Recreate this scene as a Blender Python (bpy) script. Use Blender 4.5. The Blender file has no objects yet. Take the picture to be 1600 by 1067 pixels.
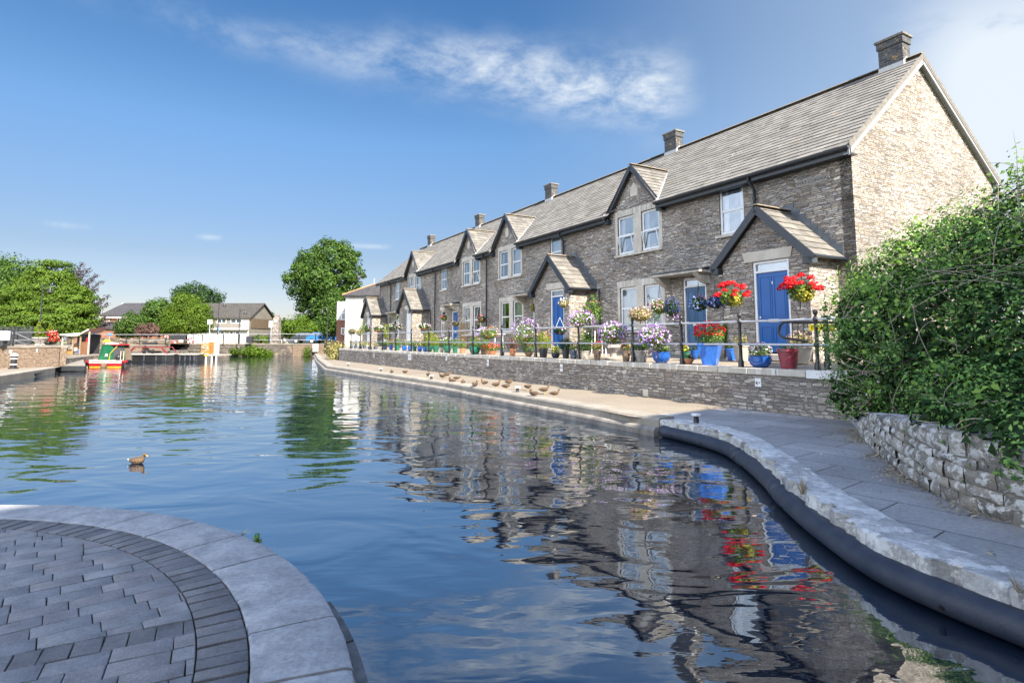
import bpy, math, random
import numpy as np
from mathutils import Vector, Matrix
random.seed(7)
sc = bpy.context.scene
# ------------------------------------------------------------------ camera
FPX, PITCH, CYP = 890.0, math.radians(5.5), 446.0
cam = bpy.data.cameras.new('camera'); camo = bpy.data.objects.new('camera', cam)
sc.collection.objects.link(camo)
cam.sensor_width = 36.0; cam.lens = 36.0*FPX/1600
cam.shift_y = (CYP-533.5)/1600.0
camo.location = (0, 0, 0); camo.rotation_euler = (math.pi/2+PITCH, 0, 0)
cam.clip_start = 0.05; cam.clip_end = 6000
sc.camera = camo
# ------------------------------------------------------------------ sun + exposure
SUN_EL, SUN_AZ = math.radians(41), math.radians(149)      # azimuth clockwise from +Y
S = Vector((math.sin(SUN_AZ)*math.cos(SUN_EL), math.cos(SUN_AZ)*math.cos(SUN_EL), math.sin(SUN_EL)))
sl = bpy.data.lights.new('sun', 'SUN'); sl.energy = 5.0; sl.angle = math.radians(0.5); sl.color = (1, .90, .76)
so = bpy.data.objects.new('sun', sl); sc.collection.objects.link(so)
so.rotation_euler = (-S).to_track_quat('-Z', 'Y').to_euler()
sc.view_settings.view_transform = 'Standard'; sc.view_settings.look = 'None'
sc.view_settings.exposure = 1.62; sc.view_settings.gamma = 1.0
sc.view_settings.use_curve_mapping = False
sc.cycles.max_bounces = 8; sc.cycles.transparent_max_bounces = 12
sc.cycles.caustics_reflective = False; sc.cycles.caustics_refractive = False
# ------------------------------------------------------------------ node helper
class NT:
    def __init__(s, tree): s.t = tree; s.n = tree.nodes; s.l = tree.links
    def node(s, typ, **kw):
        n = s.n.new(typ)
        for k, v in kw.items(): setattr(n, k, v)
        return n
    def put(s, sock, v):
        if v is None: return
        if isinstance(v, bpy.types.NodeSocket): s.l.new(v, sock)
        elif isinstance(v, (tuple, list)) and len(v) == 3 and sock.type == 'RGBA': sock.default_value = (*v, 1)
        else: sock.default_value = v
    def math(s, op, a, b=None, c=None, clamp=False):
        n = s.node('ShaderNodeMath', operation=op, use_clamp=clamp)
        s.put(n.inputs[0], a); s.put(n.inputs[1], b)
        if c is not None: s.put(n.inputs[2], c)
        return n.outputs[0]
    def mix(s, f, a, b, mode='MIX'):
        n = s.node('ShaderNodeMix', data_type='RGBA', blend_type=mode)
        s.put(n.inputs[0], f); s.put(n.inputs[6], a); s.put(n.inputs[7], b); return n.outputs[2]
    def ramp(s, f, stops, interp='LINEAR'):
        n = s.node('ShaderNodeValToRGB'); r = n.color_ramp; r.interpolation = interp
        while len(r.elements) < len(stops): r.elements.new(0.5)
        for e, (p, c) in zip(r.elements, stops):
            e.position = p; e.color = (*c, 1) if isinstance(c, (tuple, list)) else (c, c, c, 1)
        s.put(n.inputs[0], f); return n.outputs[0]
    def noise(s, vec, scale, detail=4, rough=.55, dims='3D', dist=0):
        n = s.node('ShaderNodeTexNoise', noise_dimensions=dims)
        s.put(n.inputs['Vector'], vec); n.inputs['Scale'].default_value = scale
        n.inputs['Detail'].default_value = detail; n.inputs['Roughness'].default_value = rough
        n.inputs['Distortion'].default_value = dist
        return n.outputs[0]
    def mapping(s, vec, scale=(1,1,1), loc=(0,0,0), rot=(0,0,0)):
        n = s.node('ShaderNodeMapping'); s.put(n.inputs[0], vec)
        n.inputs['Location'].default_value = loc; n.inputs['Rotation'].default_value = rot; n.inputs['Scale'].default_value = scale
        return n.outputs[0]
    def vmath(s, op, a, b=None):
        n = s.node('ShaderNodeVectorMath', operation=op); s.put(n.inputs[0], a)
        if b is not None: s.put(n.inputs[1], b)
        return n.outputs[0]
    def bump(s, h, dist=.01, strength=1.0, normal=None):
        n = s.node('ShaderNodeBump'); s.put(n.inputs['Height'], h)
        n.inputs['Distance'].default_value = dist; n.inputs['Strength'].default_value = strength
        if normal is not None: s.put(n.inputs['Normal'], normal)
        return n.outputs[0]
    def sep(s, v):
        n = s.node('ShaderNodeSeparateXYZ'); s.put(n.inputs[0], v); return n.outputs
    def comb(s, x, y, z):
        n = s.node('ShaderNodeCombineXYZ')
        for i, v in enumerate((x, y, z)): s.put(n.inputs[i], v)
        return n.outputs[0]

def new_mat(name):
    m = bpy.data.materials.new(name); m.use_nodes = True
    nt = NT(m.node_tree); bs = m.node_tree.nodes['Principled BSDF']
    bs.inputs['Specular IOR Level'].default_value = .35
    return m, nt, bs
# ------------------------------------------------------------------ world
w = bpy.data.worlds.new('World'); sc.world = w; w.use_nodes = True
nt = NT(w.node_tree); bg = w.node_tree.nodes['Background']
sky = nt.node('ShaderNodeTexSky', sky_type='NISHITA'); sky.sun_disc = False
sky.sun_elevation = SUN_EL; sky.sun_rotation = SUN_AZ
sky.air_density = 1.0; sky.dust_density = 0.6; sky.ozone_density = 2.2; sky.altitude = 100
tc = nt.node('ShaderNodeTexCoord').outputs['Generated']
X, Y, Z = nt.sep(tc)
az = nt.math('MULTIPLY', nt.math('ARCTAN2', X, Y), 57.2958)
el = nt.math('MULTIPLY', nt.math('ARCSINE', Z), 57.2958)
ae = nt.comb(nt.math('MULTIPLY', az, .1), nt.math('MULTIPLY', el, .1), 0.0)
aer = nt.mapping(ae, rot=(0, 0, math.radians(30)), scale=(.8, 1.7, 1))
n1 = nt.noise(aer, 1.25, 9, .66, dist=.15)
n2 = nt.noise(ae, .75, 3, .5, dist=.5)
def gauss(x, c, wd):
    d = nt.math('DIVIDE', nt.math('SUBTRACT', x, c), wd)
    return nt.math('EXPONENT', nt.math('MULTIPLY', nt.math('MULTIPLY', d, d), -1.0))
def sstep(x, a, b):
    n = nt.node('ShaderNodeMapRange', interpolation_type='SMOOTHSTEP'); nt.put(n.inputs[0], x)
    n.inputs[1].default_value = a; n.inputs[2].default_value = b; return n.outputs[0]
# wisp: centre elevation 26.8 on the left falling to 23.8 at az 17
cen = nt.math('SUBTRACT', 26.7, nt.math('MULTIPLY', sstep(az, -12, 20), 3.1))
cen = nt.math('ADD', cen, nt.math('MULTIPLY', nt.math('SUBTRACT', n2, .5), 3.0))
wid = nt.math('ADD', 1.2, nt.math('MULTIPLY', sstep(az, -36, 8), 1.5))
d = nt.math('DIVIDE', nt.math('SUBTRACT', el, cen), wid)
band = nt.math('EXPONENT', nt.math('MULTIPLY', nt.math('MULTIPLY', d, d), -1.0))
band = nt.math('MULTIPLY', band, nt.math('MULTIPLY', sstep(az, -44, -20), nt.math('SUBTRACT', 1.0, sstep(az, 13.5, 20))))
band = nt.math('MULTIPLY', band, nt.math('ADD', .45, nt.math('MULTIPLY', sstep(az, -24, 14), .95)))
wisp = nt.math('MULTIPLY', band, nt.math('MULTIPLY', sstep(n1, .31, .74), 1.2))
# bank of thin cloud to the right, low
rc = nt.math('MULTIPLY', sstep(az, 32, 41), nt.math('SUBTRACT', 1.0, sstep(el, 20, 31)))
rc = nt.math('MULTIPLY', rc, sstep(nt.math('ADD', n1, nt.math('MULTIPLY', rc, .26)), .36, .66))
rc = nt.math('MULTIPLY', rc, 1.15)
# faint streaks near the horizon
st = nt.math('MULTIPLY', gauss(el, nt.math('ADD', 8.9, nt.math('MULTIPLY', n2, .4)), .22), sstep(nt.noise(nt.mapping(ae, scale=(1.1, .2, 1)), 1.5, 4), .52, .66))
st = nt.math('MULTIPLY', st, .45)
cl = nt.math('MINIMUM', nt.math('ADD', nt.math('ADD', wisp, rc), st), 1.0)
elf = nt.math('DIVIDE', el, 60.0, clamp=True)
tint = nt.ramp(elf, [(0.0, (.41, .345, .375)), (.13, (.365, .335, .345)), (.24, (.40, .43, .46)), (.32, (.41, .50, .55)), (.45, (.29, .44, .53)), (.62, (.25, .42, .56)), (1.0, (.24, .40, .56))])
skyf = nt.mix(1.0, sky.outputs[0], tint, 'MULTIPLY')
skyf = nt.mix(nt.math('MULTIPLY', nt.math('MULTIPLY', sstep(az, -2, 44), .56), nt.math('SUBTRACT', 1.15, nt.math('MULTIPLY', elf, .6))), skyf, (2.15, 2.50, 3.0))     # thin high haze to the right
skyf = nt.mix(nt.math('MULTIPLY', cl, .88), skyf, (3.0, 3.1, 3.25))
# sky behind the viewer: unseen bright cloud, added to light the shaded fronts
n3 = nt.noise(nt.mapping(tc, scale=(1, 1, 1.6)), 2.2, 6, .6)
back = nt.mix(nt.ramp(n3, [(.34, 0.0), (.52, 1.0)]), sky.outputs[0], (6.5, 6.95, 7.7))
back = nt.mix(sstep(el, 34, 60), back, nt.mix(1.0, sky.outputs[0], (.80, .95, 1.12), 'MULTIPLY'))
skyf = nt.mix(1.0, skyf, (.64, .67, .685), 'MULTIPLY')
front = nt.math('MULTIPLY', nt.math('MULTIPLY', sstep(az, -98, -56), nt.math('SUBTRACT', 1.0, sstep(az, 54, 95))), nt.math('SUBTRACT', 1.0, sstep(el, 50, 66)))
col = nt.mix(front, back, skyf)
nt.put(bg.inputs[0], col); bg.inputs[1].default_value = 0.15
# ------------------------------------------------------------------ frames and projection
ct, stt = math.cos(PITCH), math.sin(PITCH)
def ray(x, y):
    a = (x-800)/FPX; b = (CYP-y)/FPX
    return np.array([a, ct-b*stt, stt+b*ct])
def on_z(x, y, z): r = ray(x, y); return r*(z/r[2])
def at(x, y, Yd): r = ray(x, y); return r*(Yd/r[1])
D1 = np.array([-.4955, .8686, 0]); D2 = np.array([.8686, .4955, 0])
P0 = np.array([8.388, 13.716, 0.0])
RZ = math.atan2(-.8686, .4955)              # row frame: local x = -t, local y = -s (into the houses)
def FW(t, s, z): return P0+D1*t-D2*s+np.array([0, 0, z])
def on_fac(x, y, s=0.0):
    r = ray(x, y); k = ((P0-D2*s)@D2)/(r@D2); p = r*k
    return float((p-P0)@D1), float(p[2])
def wall_s(t): return 3.32+.0165*(t+.7)
# ------------------------------------------------------------------ objects
COL = sc.collection
BASE = {}
def tag(o, label=None, cat=None, group=None, kind=None):
    if label: o['label'] = label
    if cat: o['category'] = cat
    if group: o['group'] = group
    if kind: o['kind'] = kind
    return o
def _place(o, base, frame):
    BASE[o.name] = (np.array(base, float), frame)
    if frame == 'R': o.location = FW(-base[0], -base[1], base[2]); o.rotation_euler = (0, 0, RZ)
    else: o.location = base
def thing(name, label, cat, base, group=None, frame='W'):
    o = bpy.data.objects.new(name, None); COL.objects.link(o); o.empty_display_size = .2
    _place(o, base, frame); tag(o, label, cat, group); return o
def get_base(p):
    while p.parent: p = p.parent
    return BASE[p.name][0]
def link_mesh(name, me, mat, parent, base, frame):
    o = bpy.data.objects.new(name, me); COL.objects.link(o)
    if mat is not None:
        for m in (mat if isinstance(mat, (list, tuple)) else [mat]): me.materials.append(m)
    if parent is not None: o.parent = parent
    else: _place(o, base, frame)
    return o
def copy_tree(o, parent=None):
    c = o.copy(); COL.objects.link(c); c.parent = parent
    for ch in list(o.children): copy_tree(ch, c)
    return c

class MB:
    def __init__(s): s.v = []; s.f = []; s.m = []; s.cm = 0
    def add(s, vs, fs):
        k = len(s.v); s.v += [tuple(map(float, p)) for p in vs]
        for f in fs: s.f.append([i+k for i in f]); s.m.append(s.cm)
        return s
    def quad(s, a, b, c, d): return s.add([a, b, c, d], [[0, 1, 2, 3]])
    def box(s, x0, x1, y0, y1, z0, z1):
        if x0 > x1: x0, x1 = x1, x0
        if y0 > y1: y0, y1 = y1, y0
        return s.add([(x0,y0,z0),(x1,y0,z0),(x1,y1,z0),(x0,y1,z0),(x0,y0,z1),(x1,y0,z1),(x1,y1,z1),(x0,y1,z1)],
                     [[0,3,2,1],[4,5,6,7],[0,1,5,4],[1,2,6,5],[2,3,7,6],[3,0,4,7]])
    def bbox(s, x0, x1, y0, y1, z0, z1, b=.01):      # bevelled box
        if x0 > x1: x0, x1 = x1, x0
        if y0 > y1: y0, y1 = y1, y0
        b = min(b, (x1-x0)/3, (y1-y0)/3, (z1-z0)/3); V = []; F = []
        sx, sy, sz = (x0, x1), (y0, y1), (z0, z1); idx = {}
        for i in (0, 1):
            for j in (0, 1):
                for k in (0, 1):
                    X, Y_, Z_ = sx[i], sy[j], sz[k]; dx, dy, dz = (b, -b)[i], (b, -b)[j], (b, -b)[k]
                    idx[i, j, k, 0] = len(V); V.append((X, Y_+dy, Z_+dz))
                    idx[i, j, k, 1] = len(V); V.append((X+dx, Y_, Z_+dz))
                    idx[i, j, k, 2] = len(V); V.append((X+dx, Y_+dy, Z_))
        I = idx
        for i in (0, 1): F.append([I[i,0,0,0], I[i,1,0,0], I[i,1,1,0], I[i,0,1,0]])
        for j in (0, 1): F.append([I[0,j,0,1], I[1,j,0,1], I[1,j,1,1], I[0,j,1,1]])
        for k in (0, 1): F.append([I[0,0,k,2], I[1,0,k,2], I[1,1,k,2], I[0,1,k,2]])
        for i in (0, 1):
            for j in (0, 1): F.append([I[i,j,0,0], I[i,j,1,0], I[i,j,1,1], I[i,j,0,1]])
            for k in (0, 1): F.append([I[i,0,k,0], I[i,1,k,0], I[i,1,k,2], I[i,0,k,2]])
        for j in (0, 1):
            for k in (0, 1): F.append([I[0,j,k,1], I[1,j,k,1], I[1,j,k,2], I[0,j,k,2]])
        for i in (0, 1):
            for j in (0, 1):
                for k in (0, 1): F.append([I[i,j,k,0], I[i,j,k,1], I[i,j,k,2]])
        return s.add(V, F)
    def slab(s, pts, thick):                         # polygon (3-D) extruded by vector
        n = len(pts); t = np.array(thick, float); P = [np.array(p, float) for p in pts]
        V = P+[p+t for p in P]
        F = [list(range(n))[::-1], [i+n for i in range(n)]]+[[i, (i+1) % n, (i+1) % n+n, i+n] for i in range(n)]
        return s.add(V, F)
    def beam(s, a, b, wv, hv):                       # bar from a to b with cross half-vectors
        a, b, wv, hv = map(lambda q: np.array(q, float), (a, b, wv, hv))
        V = [a-wv-hv, a+wv-hv, a+wv+hv, a-wv+hv, b-wv-hv, b+wv-hv, b+wv+hv, b-wv+hv]
        return s.add(V, [[0,1,2,3],[7,6,5,4],[0,4,5,1],[1,5,6,2],[2,6,7,3],[3,7,4,0]])
    def tube(s, pts, r, n=8, cap=True):
        P = [np.array(p, float) for p in pts]; m = len(P); V = []; F = []
        rr = r if isinstance(r, (list, tuple)) else [r]*m
        up = np.array([0, 0, 1.0]); prev = None
        for i in range(m):
            tg = P[min(i+1, m-1)]-P[max(i-1, 0)]; tg = tg/(np.linalg.norm(tg)+1e-9)
            if prev is None:
                a = np.cross(tg, up)
                if np.linalg.norm(a) < .05: a = np.cross(tg, (1, 0, 0))
            else: a = prev-tg*(prev@tg)
            a = a/np.linalg.norm(a); prev = a; b = np.cross(tg, a)
            for k in range(n):
                th = 2*math.pi*k/n; V.append(P[i]+(a*math.cos(th)+b*math.sin(th))*rr[i])
        for i in range(m-1):
            for k in range(n): F.append([i*n+k, i*n+(k+1) % n, (i+1)*n+(k+1) % n, (i+1)*n+k])
        if cap: F += [list(range(n))[::-1], [(m-1)*n+k for k in range(n)]]
        return s.add(V, F)
    def lathe(s, prof, c=(0, 0, 0), n=20, sq=None):
        V = []; F = []; m = len(prof)
        for r, z in prof:
            for k in range(n):
                th = 2*math.pi*(k+.5)/n
                V.append((c[0]+r*math.cos(th), c[1]+r*math.sin(th), c[2]+z))
        for i in range(m-1):
            for k in range(n): F.append([i*n+k, i*n+(k+1) % n, (i+1)*n+(k+1) % n, (i+1)*n+k])
        F += [list(range(n))[::-1], [(m-1)*n+k for k in range(n)]]
        return s.add(V, F)
    def loft(s, cs, rx, rz, n=14):                   # rings in planes normal to the path, sideways radius rx, other rz
        P = [np.array(p, float) for p in cs]; m = len(P); V = []; F = []
        for i in range(m):
            tg = P[min(i+1, m-1)]-P[max(i-1, 0)]; tg = tg/np.linalg.norm(tg)
            side = np.array([0, 1.0, 0]); side = side-tg*(side@tg); side /= np.linalg.norm(side); u = np.cross(tg, side)
            for k in range(n):
                th = 2*math.pi*k/n; V.append(P[i]+side*math.cos(th)*rx[i]+u*math.sin(th)*rz[i])
        for i in range(m-1):
            for k in range(n): F.append([i*n+k, i*n+(k+1) % n, (i+1)*n+(k+1) % n, (i+1)*n+k])
        F += [list(range(n))[::-1], [(m-1)*n+k for k in range(n)]]
        return s.add(V, F)
    def build(s, name, mat=None, parent=None, base=None, frame='W', smooth=False, uvrot=False):
        V = np.array(s.v, dtype=float)
        if parent is not None: off = get_base(parent)
        else:
            if base is None: base = (V[:, 0].mean(), V[:, 1].mean(), V[:, 2].min())
            off = np.array(base, float)
        me = bpy.data.meshes.new(name)
        me.from_pydata([tuple(p) for p in (V-off)], [], s.f)
        uvl = me.uv_layers.new(name='UVMap'); uv = np.empty((len(me.loops), 2)); li = 0
        for f in s.f:
            P = V[f]; a = P; b = np.roll(P, -1, axis=0)
            n = np.cross(a, b).sum(axis=0); L = np.linalg.norm(n); n = n/L if L > 1e-12 else np.array([0, 0, 1.0])
            if abs(n[2]) > .97: u, v = np.array([1.0, 0, 0]), np.array([0, 1.0, 0])
            else:
                u = np.array([-n[1], n[0], 0]); u /= np.linalg.norm(u)
                if (abs(u[0]) >= abs(u[1]) and u[0] < 0) or (abs(u[1]) > abs(u[0]) and u[1] < 0): u = -u
                v = np.cross(n, u); v = v if v[2] > 0 else -v
            q = len(f); uv[li:li+q, 0] = P@u; uv[li:li+q, 1] = P@v; li += q
        uvl.data.foreach_set('uv', uv.ravel())
        if len(set(s.m)) > 1: me.polygons.foreach_set('material_index', s.m)
        if smooth: me.polygons.foreach_set('use_smooth', [True]*len(me.polygons))
        me.update()
        return link_mesh(name, me, mat, parent, tuple(off), frame)

def add_auto_smooth(o, ang=40):
    o.data.polygons.foreach_set('use_smooth', [True]*len(o.data.polygons))
    try: o.data.set_sharp_from_angle(angle=math.radians(ang))
    except Exception: pass
    return o
# leaves / petals: many small quads, all numpy
def quads_mesh(name, C, N, size, mat, parent=None, base=None, frame='W', aspect=.55, seed=0, jit=.35):
    rng = np.random.default_rng(seed); n = len(C)
    N = N/(np.linalg.norm(N, axis=1, keepdims=True)+1e-9)
    T = rng.normal(size=(n, 3)); T -= N*(T*N).sum(1, keepdims=True); T /= np.linalg.norm(T, axis=1, keepdims=True)+1e-9
    B = np.cross(N, T); sz = (size*(1+jit*rng.uniform(-1, 1, n)))[:, None]
    V = np.empty((n, 4, 3)); bend = N*sz*.18
    V[:, 0] = C-T*sz*.5; V[:, 1] = C+B*sz*.5*aspect-bend*0+T*sz*.08+bend; V[:, 2] = C+T*sz*.5; V[:, 3] = C-B*sz*.5*aspect+T*sz*.08+bend
    V = V.reshape(-1, 3)
    off = get_base(parent) if parent is not None else np.array(base if base is not None else C.mean(0), float)
    if parent is not None:
        r = parent
        while r.parent: r = r.parent
        if BASE[r.name][1] == 'R': raise RuntimeError('leaves need world frame')
    me = bpy.data.meshes.new(name); V = V-off
    me.vertices.add(n*4); me.vertices.foreach_set('co', V.ravel())
    me.loops.add(n*4); me.loops.foreach_set('vertex_index', np.arange(n*4))
    me.polygons.add(n); me.polygons.foreach_set('loop_start', np.arange(n)*4)
    me.update(calc_edges=True); me.validate()
    return link_mesh(name, me, mat, parent, tuple(off), frame)
def sphere_dirs(rng, n):
    v = rng.normal(size=(n, 3)); return v/np.linalg.norm(v, axis=1, keepdims=True)
def lobes_points(lobes, n, seed, shell=.35, clump=0, cs=.25, zmin=None, flat=1.0):
    """points near the surface of a union of ellipsoids, gathered in clumps"""
    rng = np.random.default_rng(seed); Cs = np.array([l[0] for l in lobes], float)
    R = np.array([l[1] if hasattr(l[1], '__len__') else (l[1],)*3 for l in lobes], float)
    area = (R.prod(1))**(2/3); p = area/area.sum()
    m = clump if clump else n
    out = []; nor = []; got = 0
    while got < m:
        k = rng.choice(len(lobes), size=m, p=p); d = sphere_dirs(rng, m)
        rad = 1-shell*rng.random(m)**1.6
        P = Cs[k]+d*R[k]*rad[:, None]; keep = np.ones(m, bool)
        for i in range(len(lobes)):
            q = (((P-Cs[i])/R[i])**2).sum(1); keep &= ~((q < (1-shell)**2*.9) & (k != i))
        if zmin is not None: keep &= P[:, 2] > zmin
        out.append(P[keep]); nor.append((d/R[k])[keep]); got += keep.sum()
    P = np.concatenate(out)[:m]; D = np.concatenate(nor)[:m]; D /= np.linalg.norm(D, axis=1, keepdims=True)
    if clump:
        k = rng.integers(0, m, n); s = cs*(.55+.9*rng.random(m))[k][:, None]
        g = sphere_dirs(rng, n)*(.55+.5*rng.random((n, 1))); g[:, 2] *= flat
        P = P[k]+g*s; D = D[k]*.5+g*1.3
        if zmin is not None: P[:, 2] = np.maximum(P[:, 2], zmin+.01)
    D = D+rng.normal(size=D.shape)*.42+np.array([0, 0, .35])
    return P, D
# ------------------------------------------------------------------ materials
def plain(name, col, rough=.7, var=.25, nscale=6, bump=0, bscale=40, metal=0, spec=.35, col2=None, detail=5):
    m, nt, bs = new_mat(name); o = nt.node('ShaderNodeTexCoord').outputs['Object']
    n = nt.noise(o, nscale, detail)
    c2 = col2 if col2 else tuple(c*(1-var) for c in col)
    c1 = col if col2 else tuple(min(1, c*(1+var*.6)) for c in col)
    nt.put(bs.inputs['Base Color'], nt.ramp(n, [(.3, c2), (.7, c1)]))
    bs.inputs['Roughness'].default_value = rough; bs.inputs['Metallic'].default_value = metal
    bs.inputs['Specular IOR Level'].default_value = spec
    if bump: nt.put(bs.inputs['Normal'], nt.bump(nt.noise(o, bscale, 4), bump))
    return m
def stone(name, L=.25, H=.050, cols=None, mortar=(.27, .24, .205), bump=.03, white=.0, big=0, edge=.07, blot=.25):
    m, nt, bs = new_mat(name); uv = nt.node('ShaderNodeTexCoord').outputs['UV']
    wob = nt.node('ShaderNodeTexNoise', noise_dimensions='2D'); nt.put(wob.inputs['Vector'], uv); wob.inputs['Scale'].default_value = 2.3; wob.inputs['Detail'].default_value = 3
    ofs = nt.vmath('MULTIPLY', nt.vmath('SUBTRACT', wob.outputs['Color'], (.5, .5, .5)), (.09, .055, 0))
    p = nt.vmath('ADD', uv, ofs)
    def layer(L, H, seed):
        q = nt.mapping(p, scale=(1/L, 1/H, 1), loc=(seed, seed*2, 0)); qx, qy, _ = nt.sep(q)
        row = nt.math('FLOOR', qy); fr = nt.math('FRACT', qy)
        q = nt.comb(nt.math('ADD', nt.math('MULTIPLY', qx, nt.math('ADD', .8, nt.math('MULTIPLY', nt.math('FRACT', nt.math('MULTIPLY', row, .7548)), .5))), nt.math('MULTIPLY', row, 7.618)), qy, 0.0)
        v = nt.node('ShaderNodeTexVoronoi', voronoi_dimensions='2D', feature='F1'); nt.put(v.inputs['Vector'], q); v.inputs['Scale'].default_value = 1; v.inputs['Randomness'].default_value = .62
        e = nt.node('ShaderNodeTexVoronoi', voronoi_dimensions='2D', feature='DISTANCE_TO_EDGE'); nt.put(e.inputs['Vector'], q); e.inputs['Scale'].default_value = 1; e.inputs['Randomness'].default_value = .62
        se = nt.math('MINIMUM', fr, nt.math('SUBTRACT', 1.0, fr))
        return v.outputs['Color'], nt.math('MINIMUM', nt.math('MULTIPLY', e.outputs['Distance'], 1.3), se)
    c1, e1 = layer(L, H, 0); c2, e2 = layer(L*.9, H*1.9, 3.3)
    pick = nt.node('ShaderNodeMath', operation='GREATER_THAN')
    nt.put(pick.inputs[0], nt.noise(nt.mapping(uv, scale=(.9, 1.7, 1)), 1.3, 2, dims='2D')); pick.inputs[1].default_value = .58
    cc = nt.mix(pick.outputs[0], c1, c2); ed = nt.mix(pick.outputs[0], e1, e2)
    R, G, B = nt.sep(cc)
    cols = cols or [(.15, .127, .112), (.26, .23, .205), (.365, .31, .252), (.285, .278, .275), (.44, .378, .305), (.37, .36, .35), (.62, .55, .45)]
    k = len(cols); base = nt.ramp(R, [(i/(k-1) if k > 1 else 0, c) for i, c in enumerate(cols)])
    fine = nt.noise(uv, 26, 6, .65, dims='2D')
    base = nt.mix(1.0, base, nt.ramp(fine, [(.25, .62), (.75, 1.36)]), 'MULTIPLY')
    wash = nt.noise(uv, .55, 4, .6, dims='2D')
    base = nt.mix(1.0, base, nt.ramp(wash, [(.3, 1-blot), (.7, 1+blot)]), 'MULTIPLY')
    base = nt.mix(nt.math('MULTIPLY', nt.math('GREATER_THAN', G, .82), .55), base, (.235, .185, .135))
    if white:
        wn = nt.ramp(nt.noise(nt.mapping(uv, scale=(1, .55, 1)), 3.2, 7, .72, dims='2D'), [(.60, 0.0), (.68, 1.0)])
        base = nt.mix(nt.math('MULTIPLY', wn, white), base, (.52, .50, .46))
    f = nt.ramp(nt.math('ADD', ed, nt.math('MULTIPLY', nt.math('SUBTRACT', fine, .5), .07)), [(edge*.35, 0.0), (edge*1.3, 1.0)])
    shade = nt.mix(nt.noise(uv, 3, 3, dims='2D'), mortar, tuple(c*.55 for c in mortar))
    nt.put(bs.inputs['Base Color'], nt.mix(f, shade, base)); bs.inputs['Roughness'].default_value = .92
    bs.inputs['Specular IOR Level'].default_value = .2
    h = nt.math('ADD', nt.math('MULTIPLY', f, nt.math('ADD', .6, nt.math('MULTIPLY', B, .9))), nt.math('MULTIPLY', fine, .55))
    nt.put(bs.inputs['Normal'], nt.bump(h, bump)); return m
def brickmat(name, W, H, c1, c2, mortar, bump=.004, msize=.012, offset=.5, lichen=None, var=.35):
    m, nt, bs = new_mat(name); uv = nt.node('ShaderNodeTexCoord').outputs['UV']
    b = nt.node('ShaderNodeTexBrick', offset=offset); nt.put(b.inputs['Vector'], uv); b.inputs['Scale'].default_value = 1
    b.inputs['Brick Width'].default_value = W; b.inputs['Row Height'].default_value = H; b.inputs['Mortar Size'].default_value = msize
    b.inputs['Mortar Smooth'].default_value = .3
    b.inputs['Color1'].default_value = (*c1, 1); b.inputs['Color2'].default_value = (*c2, 1); b.inputs['Mortar'].default_value = (*mortar, 1)
    c = nt.mix(1.0, b.outputs['Color'], nt.ramp(nt.noise(uv, 9, 6, .65, dims='2D'), [(.25, 1-var), (.75, 1+var)]), 'MULTIPLY')
    if lichen:
        l = nt.ramp(nt.noise(uv, 3.1, 8, .75, dims='2D'), [(.60, 0.0), (.66, 1.0)])
        c = nt.mix(nt.math('MULTIPLY', l, .8), c, lichen)
    nt.put(bs.inputs['Base Color'], c); bs.inputs['Roughness'].default_value = .9; bs.inputs['Specular IOR Level'].default_value = .2
    h = nt.math('ADD', nt.math('SUBTRACT', 1, b.outputs['Fac']), nt.math('MULTIPLY', nt.noise(uv, 40, 4, dims='2D'), .3))
    nt.put(bs.inputs['Normal'], nt.bump(h, bump)); return m
def island_mat(name, stops, rough=.7, nscale=.8, namt=.35, trans=0, interp='LINEAR', spec=.25, lichen=None, bump=0, fine=0):
    m, nt, bs = new_mat(name); g = nt.node('ShaderNodeNewGeometry'); o = nt.node('ShaderNodeTexCoord').outputs['Object']
    c = nt.ramp(g.outputs['Random Per Island'], stops, interp)
    if namt: c = nt.mix(1.0, c, nt.ramp(nt.noise(o, nscale, 5, .6), [(.3, 1-namt), (.7, 1+namt)]), 'MULTIPLY')
    if fine: c = nt.mix(1.0, c, nt.ramp(nt.noise(o, fine, 6, .7), [(.3, .72), (.7, 1.25)]), 'MULTIPLY')
    if lichen:
        col, sc_, lo, amt = lichen; l = nt.ramp(nt.noise(o, sc_, 8, .75), [(lo, 0.0), (lo+.05, 1.0)])
        c = nt.mix(nt.math('MULTIPLY', l, amt), c, col)
    nt.put(bs.inputs['Base Color'], c); bs.inputs['Roughness'].default_value = rough; bs.inputs['Specular IOR Level'].default_value = spec
    if bump: nt.put(bs.inputs['Normal'], nt.bump(nt.noise(o, fine or 30, 6, .65), bump))
    if trans:
        tr = nt.node('ShaderNodeBsdfTranslucent'); nt.put(tr.inputs[0], c); mx = nt.node('ShaderNodeMixShader'); mx.inputs[0].default_value = trans
        out = m.node_tree.nodes['Material Output']; nt.l.new(bs.outputs[0], mx.inputs[1]); nt.l.new(tr.outputs[0], mx.inputs[2]); nt.l.new(mx.outputs[0], out.inputs[0])
    return m
def leafmat(name, a, b, c, nscale=.7, namt=.3, trans=.3): return island_mat(name, [(0, a), (.5, b), (1, c)], .6, nscale, namt, trans)
def petals(name, *cols):
    k = len(cols); return island_mat(name, [(i/k, c) for i, c in enumerate(cols)], .55, 3, .1, .2, 'CONSTANT')

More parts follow.
